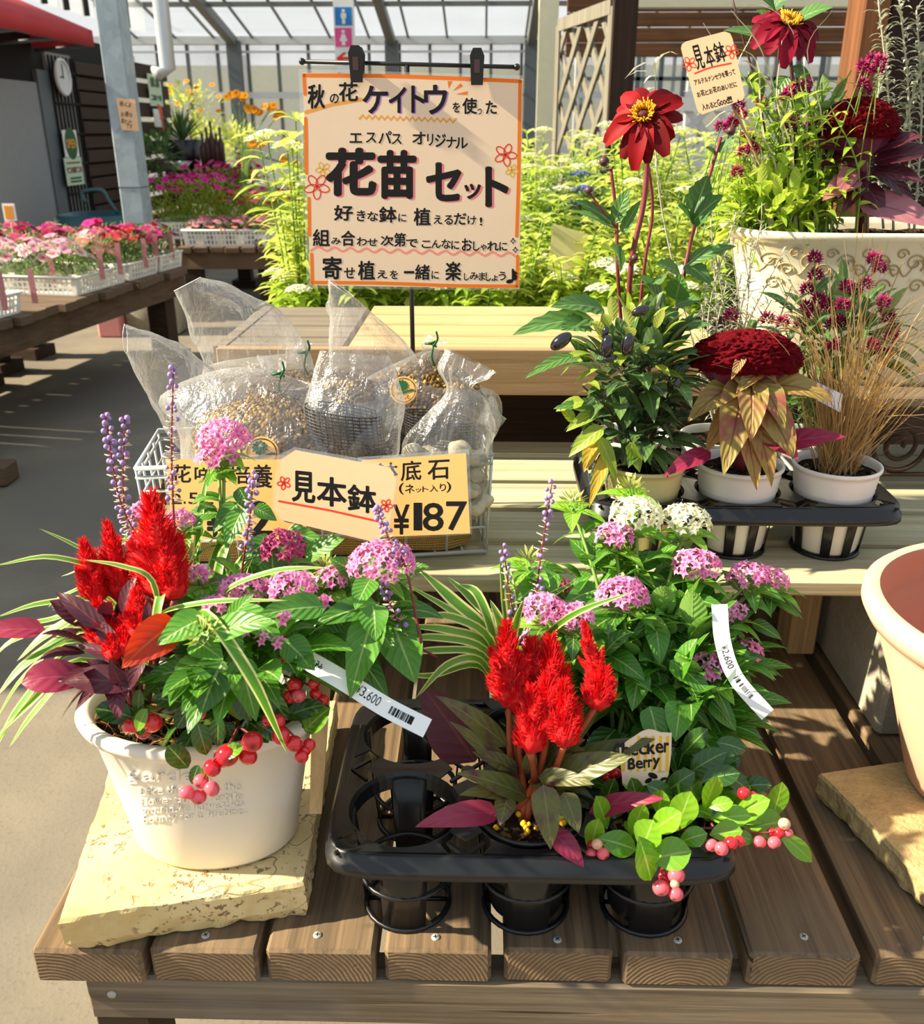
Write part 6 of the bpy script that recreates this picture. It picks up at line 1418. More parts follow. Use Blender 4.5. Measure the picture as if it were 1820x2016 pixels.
KEI = [('ケ', 560, 395, 730, 585), ('イ', 745, 405, 860, 580), ('ト', 905, 395, 990, 580), ('ウ', 995, 390, 1150, 590)]
SML = [('秋', 170, 385, 285, 550), ('の', 325, 450, 385, 515), ('花', 390, 370, 520, 500), ('を', 1195, 510, 1245, 580), ('使', 1265, 480, 1365, 590), ('っ', 1370, 555, 1400, 595), ('た', 1430, 500, 1505, 590),
 ('エ', 465, 730, 550, 795), ('ス', 580, 725, 650, 795), ('パ', 670, 715, 760, 800), ('ス', 765, 735, 830, 805), ('オ', 910, 720, 1000, 805), ('リ', 1015, 735, 1055, 815), ('ジ', 1070, 735, 1145, 825), ('ナ', 1150, 755, 1220, 830), ('ル', 1215, 760, 1300, 835),
 ('好', 355, 1240, 485, 1345), ('き', 515, 1275, 575, 1350), ('な', 590, 1285, 665, 1350), ('鉢', 675, 1250, 795, 1360), ('に', 810, 1300, 865, 1355), ('植', 920, 1260, 1035, 1380), ('え', 1060, 1310, 1120, 1370), ('る', 1135, 1310, 1195, 1375), ('だ', 1205, 1295, 1290, 1375), ('け', 1300, 1315, 1360, 1375), ('!', 1387, 1325, 1403, 1380),
 ('組', 205, 1410, 320, 1525), ('み', 335, 1470, 400, 1515), ('合', 405, 1420, 500, 1525), ('わ', 515, 1465, 585, 1525), ('せ', 590, 1475, 660, 1525), ('次', 685, 1455, 775, 1525), ('第', 780, 1435, 860, 1530), ('で', 865, 1480, 945, 1535), ('こ', 975, 1490, 1040, 1540), ('ん', 1045, 1485, 1110, 1540), ('な', 1115, 1480, 1180, 1545), ('に', 1185, 1490, 1240, 1550), ('お', 1260, 1475, 1330, 1560), ('し', 1340, 1495, 1385, 1560), ('ゃ', 1390, 1515, 1435, 1560), ('れ', 1440, 1495, 1520, 1560), ('に', 1525, 1500, 1580, 1560),
 ('寄', 275, 1605, 405, 1760), ('せ', 425, 1680, 500, 1755), ('植', 525, 1635, 640, 1765), ('え', 660, 1700, 730, 1755), ('を', 750, 1700, 805, 1760), ('一', 850, 1706, 920, 1720), ('緒', 930, 1660, 1030, 1765), ('に', 1045, 1705, 1095, 1760), ('楽', 1145, 1640, 1250, 1770), ('し', 1275, 1720, 1310, 1770), ('み', 1315, 1715, 1375, 1765), ('ま', 1380, 1715, 1425, 1770), ('し', 1430, 1715, 1465, 1775), ('ょ', 1470, 1735, 1515, 1775), ('う', 1520, 1710, 1570, 1770), ('♪', 1575, 1690, 1660, 1790)]
mb = MB(); glyphs(mb, BIG, sfn, .038, dx=14, dy=8, off=.00068); mb.build('pink_shadow', M['ink_pink'], sign, smooth=False)
mb = MB(); glyphs(mb, KEI, sfn, .024, dx=9, dy=5, off=.00068); mb.build('purple_shadow', M['ink_purple'], sign, smooth=False)
mb = MB(); glyphs(mb, BIG, sfn, .038, off=.00078); mb.build('heading', M['ink_ink'], sign, smooth=False); mb = MB(); glyphs(mb, KEI, sfn, .024, off=.00078); mb.build('heading', M['ink_ink'], sign, smooth=False)
mb = MB(); glyphs(mb, SML, sfn, .022, off=.00078)
for cx_, cy_ in ((1622, 1492), (1638, 1555)): stroke(mb, [sfn(cx_+q_[0], cy_+q_[1]) for q_ in ((0, -20), (7, -5), (20, 0), (7, 6), (0, 20), (-7, 6), (-20, 0), (-7, -5), (0, -20))], .0012, sn, .00078)
mb.build('lettering', M['ink_ink'], sign, smooth=False)
def flower_doodle(mb, fn, cx_, cy_, r, rot, wd, n, off=.00072, np_=5):
    for k in range(np_):
        a = rot+2*pi*k/np_; pts = []
        for i in range(13):
            t = 2*pi*i/12; u = r*.55*(1-math.cos(t))/1.0*.95; w_ = r*.30*math.sin(t); pts.append(fn(cx_+u*math.cos(a)-w_*math.sin(a), cy_+u*math.sin(a)+w_*math.cos(a)))
        stroke(mb, pts, wd, n, off)
mb = MB(); flower_doodle(mb, sfn, 232, 1105, 88, .3, .0016, sn); mb.build('pink_flower_doodle', M['ink_red'], sign, smooth=False); mb = MB(); flower_doodle(mb, sfn, 1568, 882, 78, .1, .0016, sn); mb.build('pink_flower_doodle', M['ink_red'], sign, smooth=False)
mb = MB(); flower_doodle(mb, sfn, 275, 985, 52, .5, .0013, sn); flower_doodle(mb, sfn, 1612, 992, 45, .2, .0013, sn); mb.build('yellow_flower_doodles', M['ink_yellow'], sign, smooth=False)

def card(name, label, cat, pts, p0, n, mat, fn, th=.0012, stakepts=None, lam=None):
    n = V(n).normalized(); t = thing(name, label, cat, onp(*pts[-1], V(p0), n)); 
    flatpoly('card', [onp(x, y, V(p0), n) for x, y in pts], M[mat], t, th)
    if lam:
        mb = MB(); mb.poly([onp(x, y, V(p0)-n*.0009, n) for x, y in lam]); mb.build('laminate_edge', M['laminate'], t, smooth=False)
    return t
# price cards hung on the basket rim
cn = V((-.0, -1, .38)).normalized()
pA = at(470, 895, 1.035)
def cfn(pp, nn): return lambda X, Yp: onp(480+X*480/1820, 860+Yp*220/834, pp, nn)
pR = at(820, 900, 1.062); fR = cfn(pR, cn)
t = card('price_card', 'orange price card reading 187 yen for drainage stones on the basket front', 'price card', [(712, 906), (918, 892), (926, 1050), (735, 1058)], pR, cn, 'card_deep', fR, lam=[(704, 900), (924, 884), (930, 1052), (735, 1064)])
mb = MB(); glyphs(mb, [('鉢', 985, 195, 1150, 320), ('底', 1175, 180, 1325, 325), ('石', 1375, 175, 1535, 315)], fR, .012, -.06, n=cn)
glyphs(mb, [('(', 1160, 345, 1195, 430), ('ネ', 1205, 355, 1275, 420), ('ッ', 1285, 385, 1325, 415), ('ト', 1335, 370, 1380, 410), ('入', 1390, 360, 1450, 410), ('り', 1465, 350, 1510, 405), (')', 1515, 335, 1548, 415)], fR, .012, 0, n=cn)
glyphs(mb, [('¥', 1120, 508, 1235, 725), ('1', 1272, 495, 1330, 695), ('8', 1340, 495, 1490, 700), ('7', 1515, 485, 1665, 695)], fR, .015, 0, n=cn); mb.build('lettering', M['ink_ink'], t, smooth=False)
pL = at(460, 910, 1.036); fL = cfn(pL, cn)
t = card('price_card', 'orange price card for 2.5L flowering soil hung at the left of the basket front', 'price card', [(326, 903), (545, 905), (600, 900), (604, 1065), (342, 1062)], pL, cn, 'card_deep', fL, lam=[(318, 893), (560, 896), (606, 896), (610, 1070), (336, 1068)])
def fLp(X, Yp): return onp(X, Yp, pL, cn)
mb = MB(); glyphs(mb, [('花', 338, 915, 376, 950), ('咲', 384, 917, 418, 950), ('く', 424, 920, 446, 950), ('培', 452, 915, 492, 952), ('養', 498, 915, 536, 960), ('土', 548, 915, 584, 960)], fLp, .014, n=cn)
glyphs(mb, [('2', 338, 972, 358, 992), ('.', 362, 987, 366, 992), ('5', 372, 970, 390, 992), ('L', 396, 968, 420, 992)], fLp, .014, n=cn)
glyphs(mb, [('¥', 408, 1000, 440, 1056), ('2', 490, 988, 536, 1056), ('9', 552, 990, 600, 1056)], fLp, .03, n=cn); mb.build('lettering', M['ink_ink'], t, smooth=False)
# sample pot card in front
n2 = V((.04, -1, .36)).normalized(); p2 = at(660, 960, .975); f2 = cfn(p2, n2)
t = card('sample_card', 'peach card with red underline and two red flower doodles leaning in front of the basket', 'card', [(556, 903), (582, 886), (768, 920), (781, 944), (766, 1042), (741, 1068), (556, 1024), (538, 1002)], p2, n2, 'card', f2, lam=[(548, 896), (580, 880), (776, 914), (788, 944), (772, 1046), (742, 1072), (552, 1028), (532, 1002)])
mb = MB(); glyphs(mb, [('見', 365, 262, 530, 485), ('本', 550, 305, 765, 515), ('鉢', 780, 365, 990, 560)], f2, .022, .10, n=n2); mb.build('lettering', M['ink_ink'], t, smooth=False)
mb = MB(); stroke(mb, [f2(265, 480), f2(640, 548), f2(1010, 632)], .0024, n2, .00072); flower_doodle(mb, f2, 302, 345, 48, .5, .0016, n2); flower_doodle(mb, f2, 1066, 512, 46, .2, .0016, n2); mb.build('red_marks', M['ink_red'], t, smooth=False)
mb = MB(); a = onp(655, 1060, p2+V((0, .004, 0)), n2); mb.tube([at(640, 1150, .90), a, onp(650, 960, p2+V((0, .004, 0)), n2)], .0028, 8); mb.build('stick', M['stem'], t)
# sample pot card in the cream planter
n3 = V((-.12, -1, .10)).normalized(); p3 = at(1405, 145, 1.44)
def f3(X, Yp): return onp(1320+X*180/1814, 40+Yp*200/2016, p3, n3)
t = card('sample_card', 'peach card with small black writing standing tilted in the cream planter', 'card', [(1320+x*.0992, 40+y*.0992) for x, y in ((232, 480), (300, 425), (1080, 222), (1190, 262), (1240, 370), (1478, 1490), (1440, 1580), (640, 1870), (560, 1820), (520, 1720), (215, 560))], p3, n3, 'card', f3)
mb = MB()
def rot_items(items): return items
def f3r(o):   # writing tilted with the card
    ca, sa = math.cos(-.27), math.sin(-.27); 
    return lambda X, Yp: f3(o[0]+X*ca-Yp*sa, o[1]+X*sa+Yp*ca)
g = f3r((560, 980)); glyphs(mb, [('見', -20, -480, 150, 0), ('本', 190, -400, 370, 10), ('鉢', 390, -420, 610, -20)], g, .010, 0, n=n3)
for s_, o, w_, h in (('アルテルナンセラを寄って', (490, 1290), 850, 120), ('お花とお花のあいだに', (545, 1530), 830, 120), ('入れるとGood!!', (650, 1790), 620, 130)):
    g = f3r(o); glyphs(mb, line(s_, 0, 0, w_, 0, h), g, .02, 0, n=n3)
mb.build('lettering', M['ink_ink'], t, smooth=False)
mb = MB(); stroke(mb, crv([f3(490, 1055), f3(800, 940), f3(1205, 855)], 5), .0022, n3, .00072); flower_doodle(mb, f3, 380, 865, 140, .4, .0013, n3); flower_doodle(mb, f3, 1215, 620, 140, .2, .0013, n3); mb.build('red_marks', M['ink_red'], t, smooth=False)
mb = MB(); mb.tube([onp(1440, 200, p3+V((0, .004, 0)), n3), at(1500, 330, 1.47), V((at(1530, 460, 1.5).x, 1.5, cz1-.02))], .002, 6); mb.build('stick', M['stake'], t)
# price strips
def strip(label, cpts, wpx, n, text, small):
    """paper strip following a centre line; text laid out along it"""
    p = crv([P3(q_) for q_ in cpts], 8); N_ = len(p)-1; W = wpx*mpp(p[N_//2]); n = V(n); t = thing('price_strip', label, 'price tag', p[0]); mb = MB(); L_, R_, S_ = [], [], []
    for i, q_ in enumerate(p):
        T = (p[min(i+1, N_)]-p[max(i-1, 0)]).normalized(); s_ = T.cross(n).normalized(); S_.append((q_, T, s_)); L_.append(q_+s_*W/2); R_.append(q_-s_*W/2)
    mb.grid([[l, r] for l, r in zip(L_, R_)]); mb.build('strip', M['paper'], t, smooth=False, solid=.0005)
    Ls = sum((p[i+1]-p[i]).length for i in range(N_))
    def fn(X, Yp):   # X along 0..1, Yp across 0..1 (0 upper edge)
        k = max(0, min(.9999, X))*N_; i = int(k); a, b = S_[i], S_[i+1]; q_ = a[0].lerp(b[0], k-i); s_ = a[2].lerp(b[2], k-i); nn = s_.cross(a[1]).normalized()
        return q_+s_*(.5-Yp)*-W+nn*-.0000
    mb = MB()
    nn = S_[N_//2][2].cross(S_[N_//2][1]).normalized()
    if nn.dot(_C-p[0]) < 0: nn = -nn
    return t, fn, nn
t, fn, nn = strip('white paper price strip reading 3,600 yen stuck in the white pot', [(607, 1300, .70), (680, 1342, .69), (760, 1392, .68), (842, 1434, .67)], 39, (-.1, -.65, .75), 0, 0)
mb = MB(); glyphs(mb, line('¥3.600', .43, .70, .62, .70, .50), fn, .004, n=nn, off=.0004); glyphs(mb, line('植え込み', .0, .62, .13, .62, .36), fn, .0061, n=nn, off=.0004); mb.build('lettering', M['ink_ink'], t, smooth=False)
mb = MB(); R = random.Random(2)
for k in range(34):
    if R.random() < .75: x = .69+k*.0058; stroke(mb, [fn(x, .32), fn(x, .70)], R.choice((.0006, .0009, .0004)), nn, .0004, 0)
mb.build('barcode', M['ink_ink'], t, smooth=False)
t, fn, nn = strip('white curled paper price strip reading 2,600 yen beside the pink star flowers', [(1417, 1190, .86), (1424, 1265, .835), (1450, 1335, .82), (1512, 1407, .805)], 31, (-.2, -.75, .6), 0, 0)
mb = MB(); glyphs(mb, line('¥2.600', .36, .68, .58, .68, .42), fn, .001, n=nn, off=.0004); mb.build('lettering', M['ink_ink'], t, smooth=False)
mb = MB()
for k in range(26):
    if R.random() < .75: x = .66+k*.0075; stroke(mb, [fn(x, .34), fn(x, .64)], R.choice((.0006, .0009, .0004)), nn, .0004, 0)
mb.build('barcode', M['ink_ink'], t, smooth=False)
mb = MB(); mb.tube([at(1409, 1240, .85), at(1414, 1300, .85), at(1420, 1480, .83)], .0018, 6); mb.build('stick', M['stake'], t)
# wooden label stake behind the white pot
mb = MB(); a, b = at(652, 1283, .76), onz(622, 1590, ST+.001)
p = [at(618, 1272, .755), at(656, 1280, .755), at(634, 1600, .72), at(610, 1600, .72)]
tag(flatpoly('wooden_stake', p, M['stake'], None, .005), 'flat wooden stake standing between the white pot and the black tray', 'stake')
# plant tag of the checkerberry
n4 = V((.1, -1, .5)).normalized(); p4 = at(1280, 1490, .735)
def f4(X, Yp): return onp(1180+X*200/1820, 1420+Yp*140/1274, p4, n4)
t = card('plant_tag', 'cream striped plant tag with the checkerberry name among the leaves of the tray', 'plant tag', [(1180+x*.1099, 1420+y*.1099) for x, y in ((360, 480), (500, 350), (640, 260), (760, 180), (880, 140), (980, 150), (1100, 195), (1300, 205), (1290, 600), (1240, 960), (1180, 1080), (800, 1150), (420, 1150))], p4, n4, 'sign_card', f4)
mb = MB()
for x in range(420, 1290, 130): mb.poly([f4(x, 420 if x < 640 else 260)+n4*.00066, f4(x+55, 420 if x < 640 else 260)+n4*.00066, f4(x+40, 900)+n4*.00066, f4(x-15, 900)+n4*.00066])
mb.build('stripes', M['stamen'], t, smooth=False)
mb = MB(); glyphs(mb, line('Checker', 260, 640, 1255, 545, 230), f4, .05, n=n4); glyphs(mb, line('Berry', 520, 860, 1100, 800, 190), f4, .05, n=n4)
for c_ in ((960, 970, 90, 50, .4), (880, 1060, 70, 40, -.5), (1150, 1030, 60, 30, -.3)): mb.poly([f4(c_[0]+c_[2]*math.cos(a)*math.cos(c_[4])-c_[3]*math.sin(a)*math.sin(c_[4]), c_[1]+c_[2]*math.cos(a)*math.sin(c_[4])+c_[3]*math.sin(a)*math.cos(c_[4]))+n4*.001 for a in [2*pi*k/14 for k in range(14)]][::-1])
mb.build('lettering', M['ink_ink'], t, smooth=False)
# curled white label in the sedge
mb = MB(); p = [at(1583, 740, 1.15), at(1580, 772, 1.145), at(1655, 812, 1.12), at(1745, 832, 1.11), at(1762, 796, 1.115), at(1660, 776, 1.13)]
tag(flatpoly('plant_tag', [p[0], p[1], p[2], p[5]], M['paper'], None, .0006), 'blank pale plant tag leaning behind the bronze sedge', 'plant tag')
mb = MB()
# ================================================================== background
R = random.Random(71)
# left shop front, along the depth of the house at x = -3
XF = -3.0
def fx(px, py, x=XF): return onx(px, py, x)
def fbox(name, a, b, mat, parent=None, x0=XF, th=.04, kind=True, **k):
    """panel lying on the shop front between two picture corners"""
    p, q = fx(*a, x0), fx(*b, x0); mb = MB(); mb.box((x0, min(p.y, q.y), min(p.z, q.z)), (x0+th, max(p.y, q.y), max(p.z, q.z)))
    o = mb.build(name, mat, parent, smooth=False, **k)
    return o
ya, yb_ = fx(-60, 200).y, fx(238, 200).y
mb = MB(); mb.box((XF-.25, 1.55, 0), (XF-.02, 3.25, 2.2)); struct('shade_wall', mb, M['wall_grey'], smooth=False)  # unseen wall, added out of view to shade the floor at left
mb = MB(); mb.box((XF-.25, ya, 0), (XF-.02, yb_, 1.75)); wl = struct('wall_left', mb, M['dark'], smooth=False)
dp = fx(-60, 200).y, fx(78, 200).y
mb = MB(); mb.box((XF-.02, dp[0], 0), (XF, dp[1], 1.42)); struct('door_1', mb, M['door_grey'], smooth=False)
mb = MB(); mb.box((XF-.02, dp[1], 0), (XF+.012, fx(102, 200).y, 1.5)); struct('trim_3', mb, M['dark_steel'], smooth=False)
mb = MB(); mb.box((XF-.02, fx(102, 200).y, 0), (XF, fx(150, 200).y, 1.62)); pl_ = struct('wall_panel', mb, M['wall_grey'], smooth=False)
mb = MB(); y0, y1 = fx(102, 200).y, fx(150, 200).y
for k in range(8):
    y = y0+(y1-y0)*k/7; mb.tube([(XF+.02, y, .2), (XF+.02, y, 1.6)], .008, 5)
for k in range(6): mb.tube([(XF+.02, y0, .5+k*.2), (XF+.02, y1, .5+k*.2)], .008, 5)
mb.build('trellis_bars', M['dark'], pl_, smooth=False)
mb = MB(); y0, y1 = fx(150, 200).y, yb_
k = 0; z = 0
while z < 1.6: mb.box((XF-.02, y0, z), (XF+.02+.015*(k % 2), y1, z+.085), .004); z += .1; k += 1
struct('wall_boarded', mb, M['dark_wood'], smooth=False)
# red awning
p0, p1 = fx(-60, 34, -2.6), fx(186, 98, -2.6); q0, q1 = fx(-60, 0, -2.6), fx(186, 62, -2.6)
mb = MB(); za, zb2 = (p0.z+p1.z)/2, (q0.z+q1.z)/2
rows = []
for i in range(13):
    y = p0.y+(p1.y-p0.y)*i/12; s_ = .012*math.sin(i*2.1)
    rows.append([(-2.6+s_, y, za), (-2.6+s_*.5, y, zb2), (-2.95, y, zb2+.14), (-3.35, y, zb2+.30)])
mb.grid(rows); e = len(mb.v); mb.poly([(-2.6, p1.y, za), (-2.6, p1.y, zb2), (-3.35, p1.y, zb2+.3), (-3.35, p1.y, za)])
aw = thing('awning', 'red cloth awning over the shop front at the upper left', 'awning', (-2.9, (p0.y+p1.y)/2, za)); mb.build('cloth', M['awning'], aw, solid=.006)
mb = MB(); mb.tube([(-2.62, p0.y, za+.01), (-2.62, p1.y, za+.01)], .014, 6)
for i in range(4): y = p0.y+(p1.y-p0.y)*i/3; mb.tube([(-2.62, y, za+.01), (-3.0, y, za-.02)], .012, 6)
mb.build('frame', M['dark_steel'], aw)
# glazing above the shop
mb = MB(); y0, y1 = p0.y, fx(178, 20, -3.3).y+1.5; mb.poly([(-3.35, y0, zb2+.28), (-3.35, y1, zb2+.28), (-3.35, y1, 3.3), (-3.35, y0, 3.3)]); wu = struct('window_2', mb, M['glass'], smooth=False)
mb = MB(); 
for px in (8, 50, 92, 134, 172, 215, 250): y = fx(px, 20, -3.33).y; mb.box((-3.36, y-.02, zb2+.28), (-3.32, y+.02, 3.3))
mb.build('glazing_bar', M['dark'], wu, smooth=False)
# clock, open sign, hours sign
def facecard(name, label, cat, px0, py0, px1, py1, mat, x0=XF+.05):
    p, q = fx(px0, py0, x0), fx(px1, py1, x0); t = thing(name, label, cat, (x0, (p.y+q.y)/2, min(p.z, q.z))); mb = MB(); mb.box((x0-.006, min(p.y, q.y), min(p.z, q.z)), (x0, max(p.y, q.y), max(p.z, q.z))); mb.build('board', mat, t, smooth=False)
    return t, p, q
ck_ = fx(124, 152, XF+.06); rc = .14
t = thing('wall_clock', 'round white wall clock with a pale rim hanging on the dark shop front', 'clock', ck_)
def ring(mb, c_, r, w_, n=32): mb.tube([(c_.x, c_.y+r*math.cos(2*pi*k/n), c_.z+r*math.sin(2*pi*k/n)) for k in range(n+1)], w_, 6, False)
mb = MB(); mb.poly([(ck_.x, ck_.y+rc*.75*math.cos(2*pi*k/32), ck_.z+rc*math.sin(2*pi*k/32)*.75) for k in range(32)]); mb.build('face', M['clock'], t, smooth=False)
mb = MB(); ring(mb, ck_, rc*.78, .014); mb.build('rim', M['white_paint'], t)
mb = MB(); mb.box((ck_.x+.004, ck_.y-.004, ck_.z-.01), (ck_.x+.006, ck_.y+.004, ck_.z+.08)); mb.box((ck_.x+.004, ck_.y-.05, ck_.z-.004), (ck_.x+.006, ck_.y+.004, ck_.z+.004)); mb.build('hands', M['dark'], t, smooth=False)
t, p, q = facecard('open_sign', 'white sign with a green OPEN roundel above the pale green hours board', 'sign', 122, 256, 157, 308, M['paper'])
cy_, cz_ = (p.y+q.y)/2, (p.z+q.z)/2; rr = abs(p.y-q.y)*.43
def xfn(cy, cz): return lambda X, Yp: V((XF+.0515, cy+X, cz-Yp))
mb = MB(); mb.poly([(XF+.0512, cy_+rr*math.cos(2*pi*k/32), cz_+rr*1.05*math.sin(2*pi*k/32)) for k in range(32)]); mb.build('green_roundel', M['ink_green'], t, smooth=False)
mb = MB(); glyphs(mb, line('OPEN', -rr*.8, rr*.28, rr*.85, rr*.28, rr*.55), xfn(cy_, cz_), .03, n=(1, 0, 0)); mb.build('lettering', M['ink_amber'], t, smooth=False)
t, p, q = facecard('hours_sign', 'pale green opening hours board below the round OPEN sign', 'sign', 126, 311, 167, 362, M['mint'])
cy_, cz_ = (p.y+q.y)/2, (p.z+q.z)/2; w_ = abs(p.y-q.y); h = abs(p.z-q.z)
mb = MB(); glyphs(mb, line('9:30-17:30', -w_*.44, h*.05, w_*.46, h*.05, h*.2), xfn(cy_, cz_), .02, n=(1, 0, 0)); mb.box((XF+.0512, cy_-w_*.4, cz_+h*.28), (XF+.0518, cy_+w_*.4, cz_+h*.34)); mb.build('lettering', M['ink_brick'], t, smooth=False)
mb = MB()
for dz in (-.28, -.40): mb.box((XF+.0512, cy_-w_*.32, cz_+h*dz), (XF+.0518, cy_+w_*.35, cz_+h*(dz+.07)))
mb.build('printed_lines', M['ink_green'], t, smooth=False)
# dark slatted screen with hanging notices
y0, y1 = fx(244, 200).y, fx(330, 200).y
fs_ = thing('slat_screen', 'dark horizontal slat screen behind the steel column with daylight between the slats', 'screen', (XF, (y0+y1)/2, 0))
zt = fx(290, 128).z; mb = MB(); z = zt
for k in range(9): mb.box((XF-.02, yb_+.03, z-.115), (XF+.02, y1, z)); z -= .155
mb.build('slats', M['dark_wood'], fs_, smooth=False)
for y in (yb_+.05, y1-.1): mb = MB(); mb.box((XF-.05, y, 0), (XF-.02, y+.09, zt)); mb.build('post', M['dark_wood'], fs_, smooth=False)
t, p, q = facecard('notice', 'pale green paper notice hanging on the dark slat screen', 'notice', 290, 144, 322, 210, M['mint'])
cy_, cz_ = (p.y+q.y)/2, (p.z+q.z)/2; w_ = abs(p.y-q.y); h = abs(p.z-q.z); mb = MB(); glyphs(mb, line('観葉', -w_*.35, -h*.1, w_*.4, -h*.1, h*.3)+line('コーナー', -w_*.4, h*.32, w_*.42, h*.32, h*.2), xfn(cy_, cz_), .03, n=(1, 0, 0)); mb.build('lettering', M['ink_green'], t, smooth=False)
t, p, q = facecard('notice', 'small red and white pennant below the green notice', 'notice', 302, 214, 322, 250, M['paper']); mb = MB(); c0 = (p+q)/2; mb.poly([(XF+.052, c0.y+.0, c0.z+.12), (XF+.052, c0.y+.12, c0.z+.1), (XF+.052, c0.y+.12, c0.z-.16)]); mb.build('red_mark', M['ink_red'], t, smooth=False)
# notice on the column
nc = V((0, -1, 0)); pc = V((0, CY-.012, 0))
def fc(X, Yp): return onp(X*330/1512, Yp*440/2016, pc, nc)
t = card('notice', 'peach handwritten notice taped to the galvanised steel column', 'notice', [(228, 192), (266, 196), (274, 258), (240, 256)], pc, nc, 'card', fc)
mb = MB()
for s_, x, y, w_ in (('咲くよ', 1082, 960, 110), ('お得な', 1092, 1050, 110), ('苗セット', 1096, 1112, 100), ('です', 1140, 1155, 60)): glyphs(mb, line(s_, x, y, x+w_, y+8, 48), fc, .02)
mb.build('lettering', M['ink_ink'], t, smooth=False)
# hanging restroom sign
YR = 9.0
def fr(px, py): return at(px, py, YR)
pr = V((0, YR, 0)); t = thing('restroom_sign', 'white hanging sign with blue man, pink woman and red arrow', 'sign', fr(678, 130)); p, q = fr(655, -6), fr(701, 142)
mb = MB(); mb.box((p.x, YR, q.z), (q.x, YR+.05, p.z)); mb.build('board', M['paper'], t, smooth=False)
for (y0, y1), mt in (((14, 50), 'ink_blue'), ((55, 92), 'ink_rose')):
    a, b = fr(659, y0), fr(694, y1); mb = MB(); mb.box((a.x, YR-.004, b.z), (b.x, YR, a.z)); o = mb.build('coloured_square', M[mt], t, smooth=False)
    cx_, cz_ = (a.x+b.x)/2, (a.z+b.z)/2; h = a.z-b.z; mb = MB(); y = YR-.006
    mb.poly([(cx_+.10*h*math.cos(2*pi*k/16), y, cz_+.30*h+.10*h*math.sin(2*pi*k/16)) for k in range(16)])
    if mt == 'ink_blue': mb.poly([(cx_+u*h, y, cz_+w_*h) for u, w_ in ((-.17, .17), (.17, .17), (.17, -.1), (.1, -.1), (.1, -.42), (-.1, -.42), (-.1, -.1), (-.17, -.1))])
    else: mb.poly([(cx_+u*h, y, cz_+w_*h) for u, w_ in ((-.1, .17), (.1, .17), (.24, -.2), (.1, -.2), (.1, -.42), (-.1, -.42), (-.1, -.2), (-.24, -.2))])
    mb.build('figure', M['paper'], o, smooth=False)
mb = MB(); mb.poly([(fr(x, y).x, YR-.004, fr(x, y).z) for x, y in ((662, 115), (676, 103), (684, 103), (674, 112), (698, 112), (698, 118), (674, 118), (684, 128), (676, 128))]); mb.build('red_arrow', M['ink_red'], t, smooth=False)
mb = MB(); mb.tube([((p.x+q.x)/2, YR+.02, p.z), ((p.x+q.x)/2, YR+.02, roofz(YR)-.1)], .008, 6); mb.build('hanger', M['dark_steel'], t)

# ------------------------------------------------------------------ flower tables
def ftable(label, A, B, wd, z, legs, boards=True, side=1):
    """table whose front top edge runs from A to B"""
    A, B = V(A), V(B); e = (B-A).normalized(); p = V((-e.y, e.x, 0))*side; L = (B-A).length; t = thing('display_table', label, 'table', (A+B)/2+p*wd/2-V((0, 0, z)))
    def q_(u, v_, zz): r = A+e*u+p*v_; return V((r.x, r.y, zz))
    Mx = Matrix(((e.x, p.x, 0, A.x), (e.y, p.y, 0, A.y), (0, 0, 1, 0), (0, 0, 0, 1)))
    u = 0; k = 0
    while u < L-.02: mb = MB(); mb.box((u, -.03+.012*((k*7) % 3), z-.035), (min(L, u+.085), wd, z), .003, M=Mx); mb.build('board', M['table_wood_x'], t, smooth=False); u += .098; k += 1
    for v_ in (.015, wd-.06): mb = MB(); mb.box((0, v_, z-.135), (L, v_+.045, z-.035), M=Mx); mb.build('apron', M['table_wood'], t, smooth=False)
    for u, v_ in legs:
        mb = MB(); mb.box((u-.05, v_, .06), (u+.05, v_+.1, z-.035), M=Mx); mb.box((u-.09, v_-.04, 0), (u+.09, v_+.14, .06), M=Mx); mb.build('leg', M['dark_wood'], t, smooth=False)
    return t, q_, Mx
z1 = .48; A1 = onz(0, 632, z1); B1 = onz(366, 525, z1); d1 = (B1-A1).normalized(); A1b = A1-d1*1.1; L1 = (B1-A1b).length
T1, q1_, M1 = ftable('long brown display table of dianthus crates running back on the left', A1b, B1, 1.05, z1, [(L1-.10, .06), (L1-.75, .70), (L1-.45, .80), (.3, .06), (L1-.1, .85), (.3, .85)])
z2 = .463; A2 = onz(350, 486, z2); B2 = onz(560, 486, z2)
T2, q2_, M2 = ftable('second brown display table further back under the crate marked 02', A2, B2+V((.35, 0, 0)), 1.6, z2, [(.06, .05), (.52, .05), (.9, .05), (.06, 1.4), (.9, 1.4)])
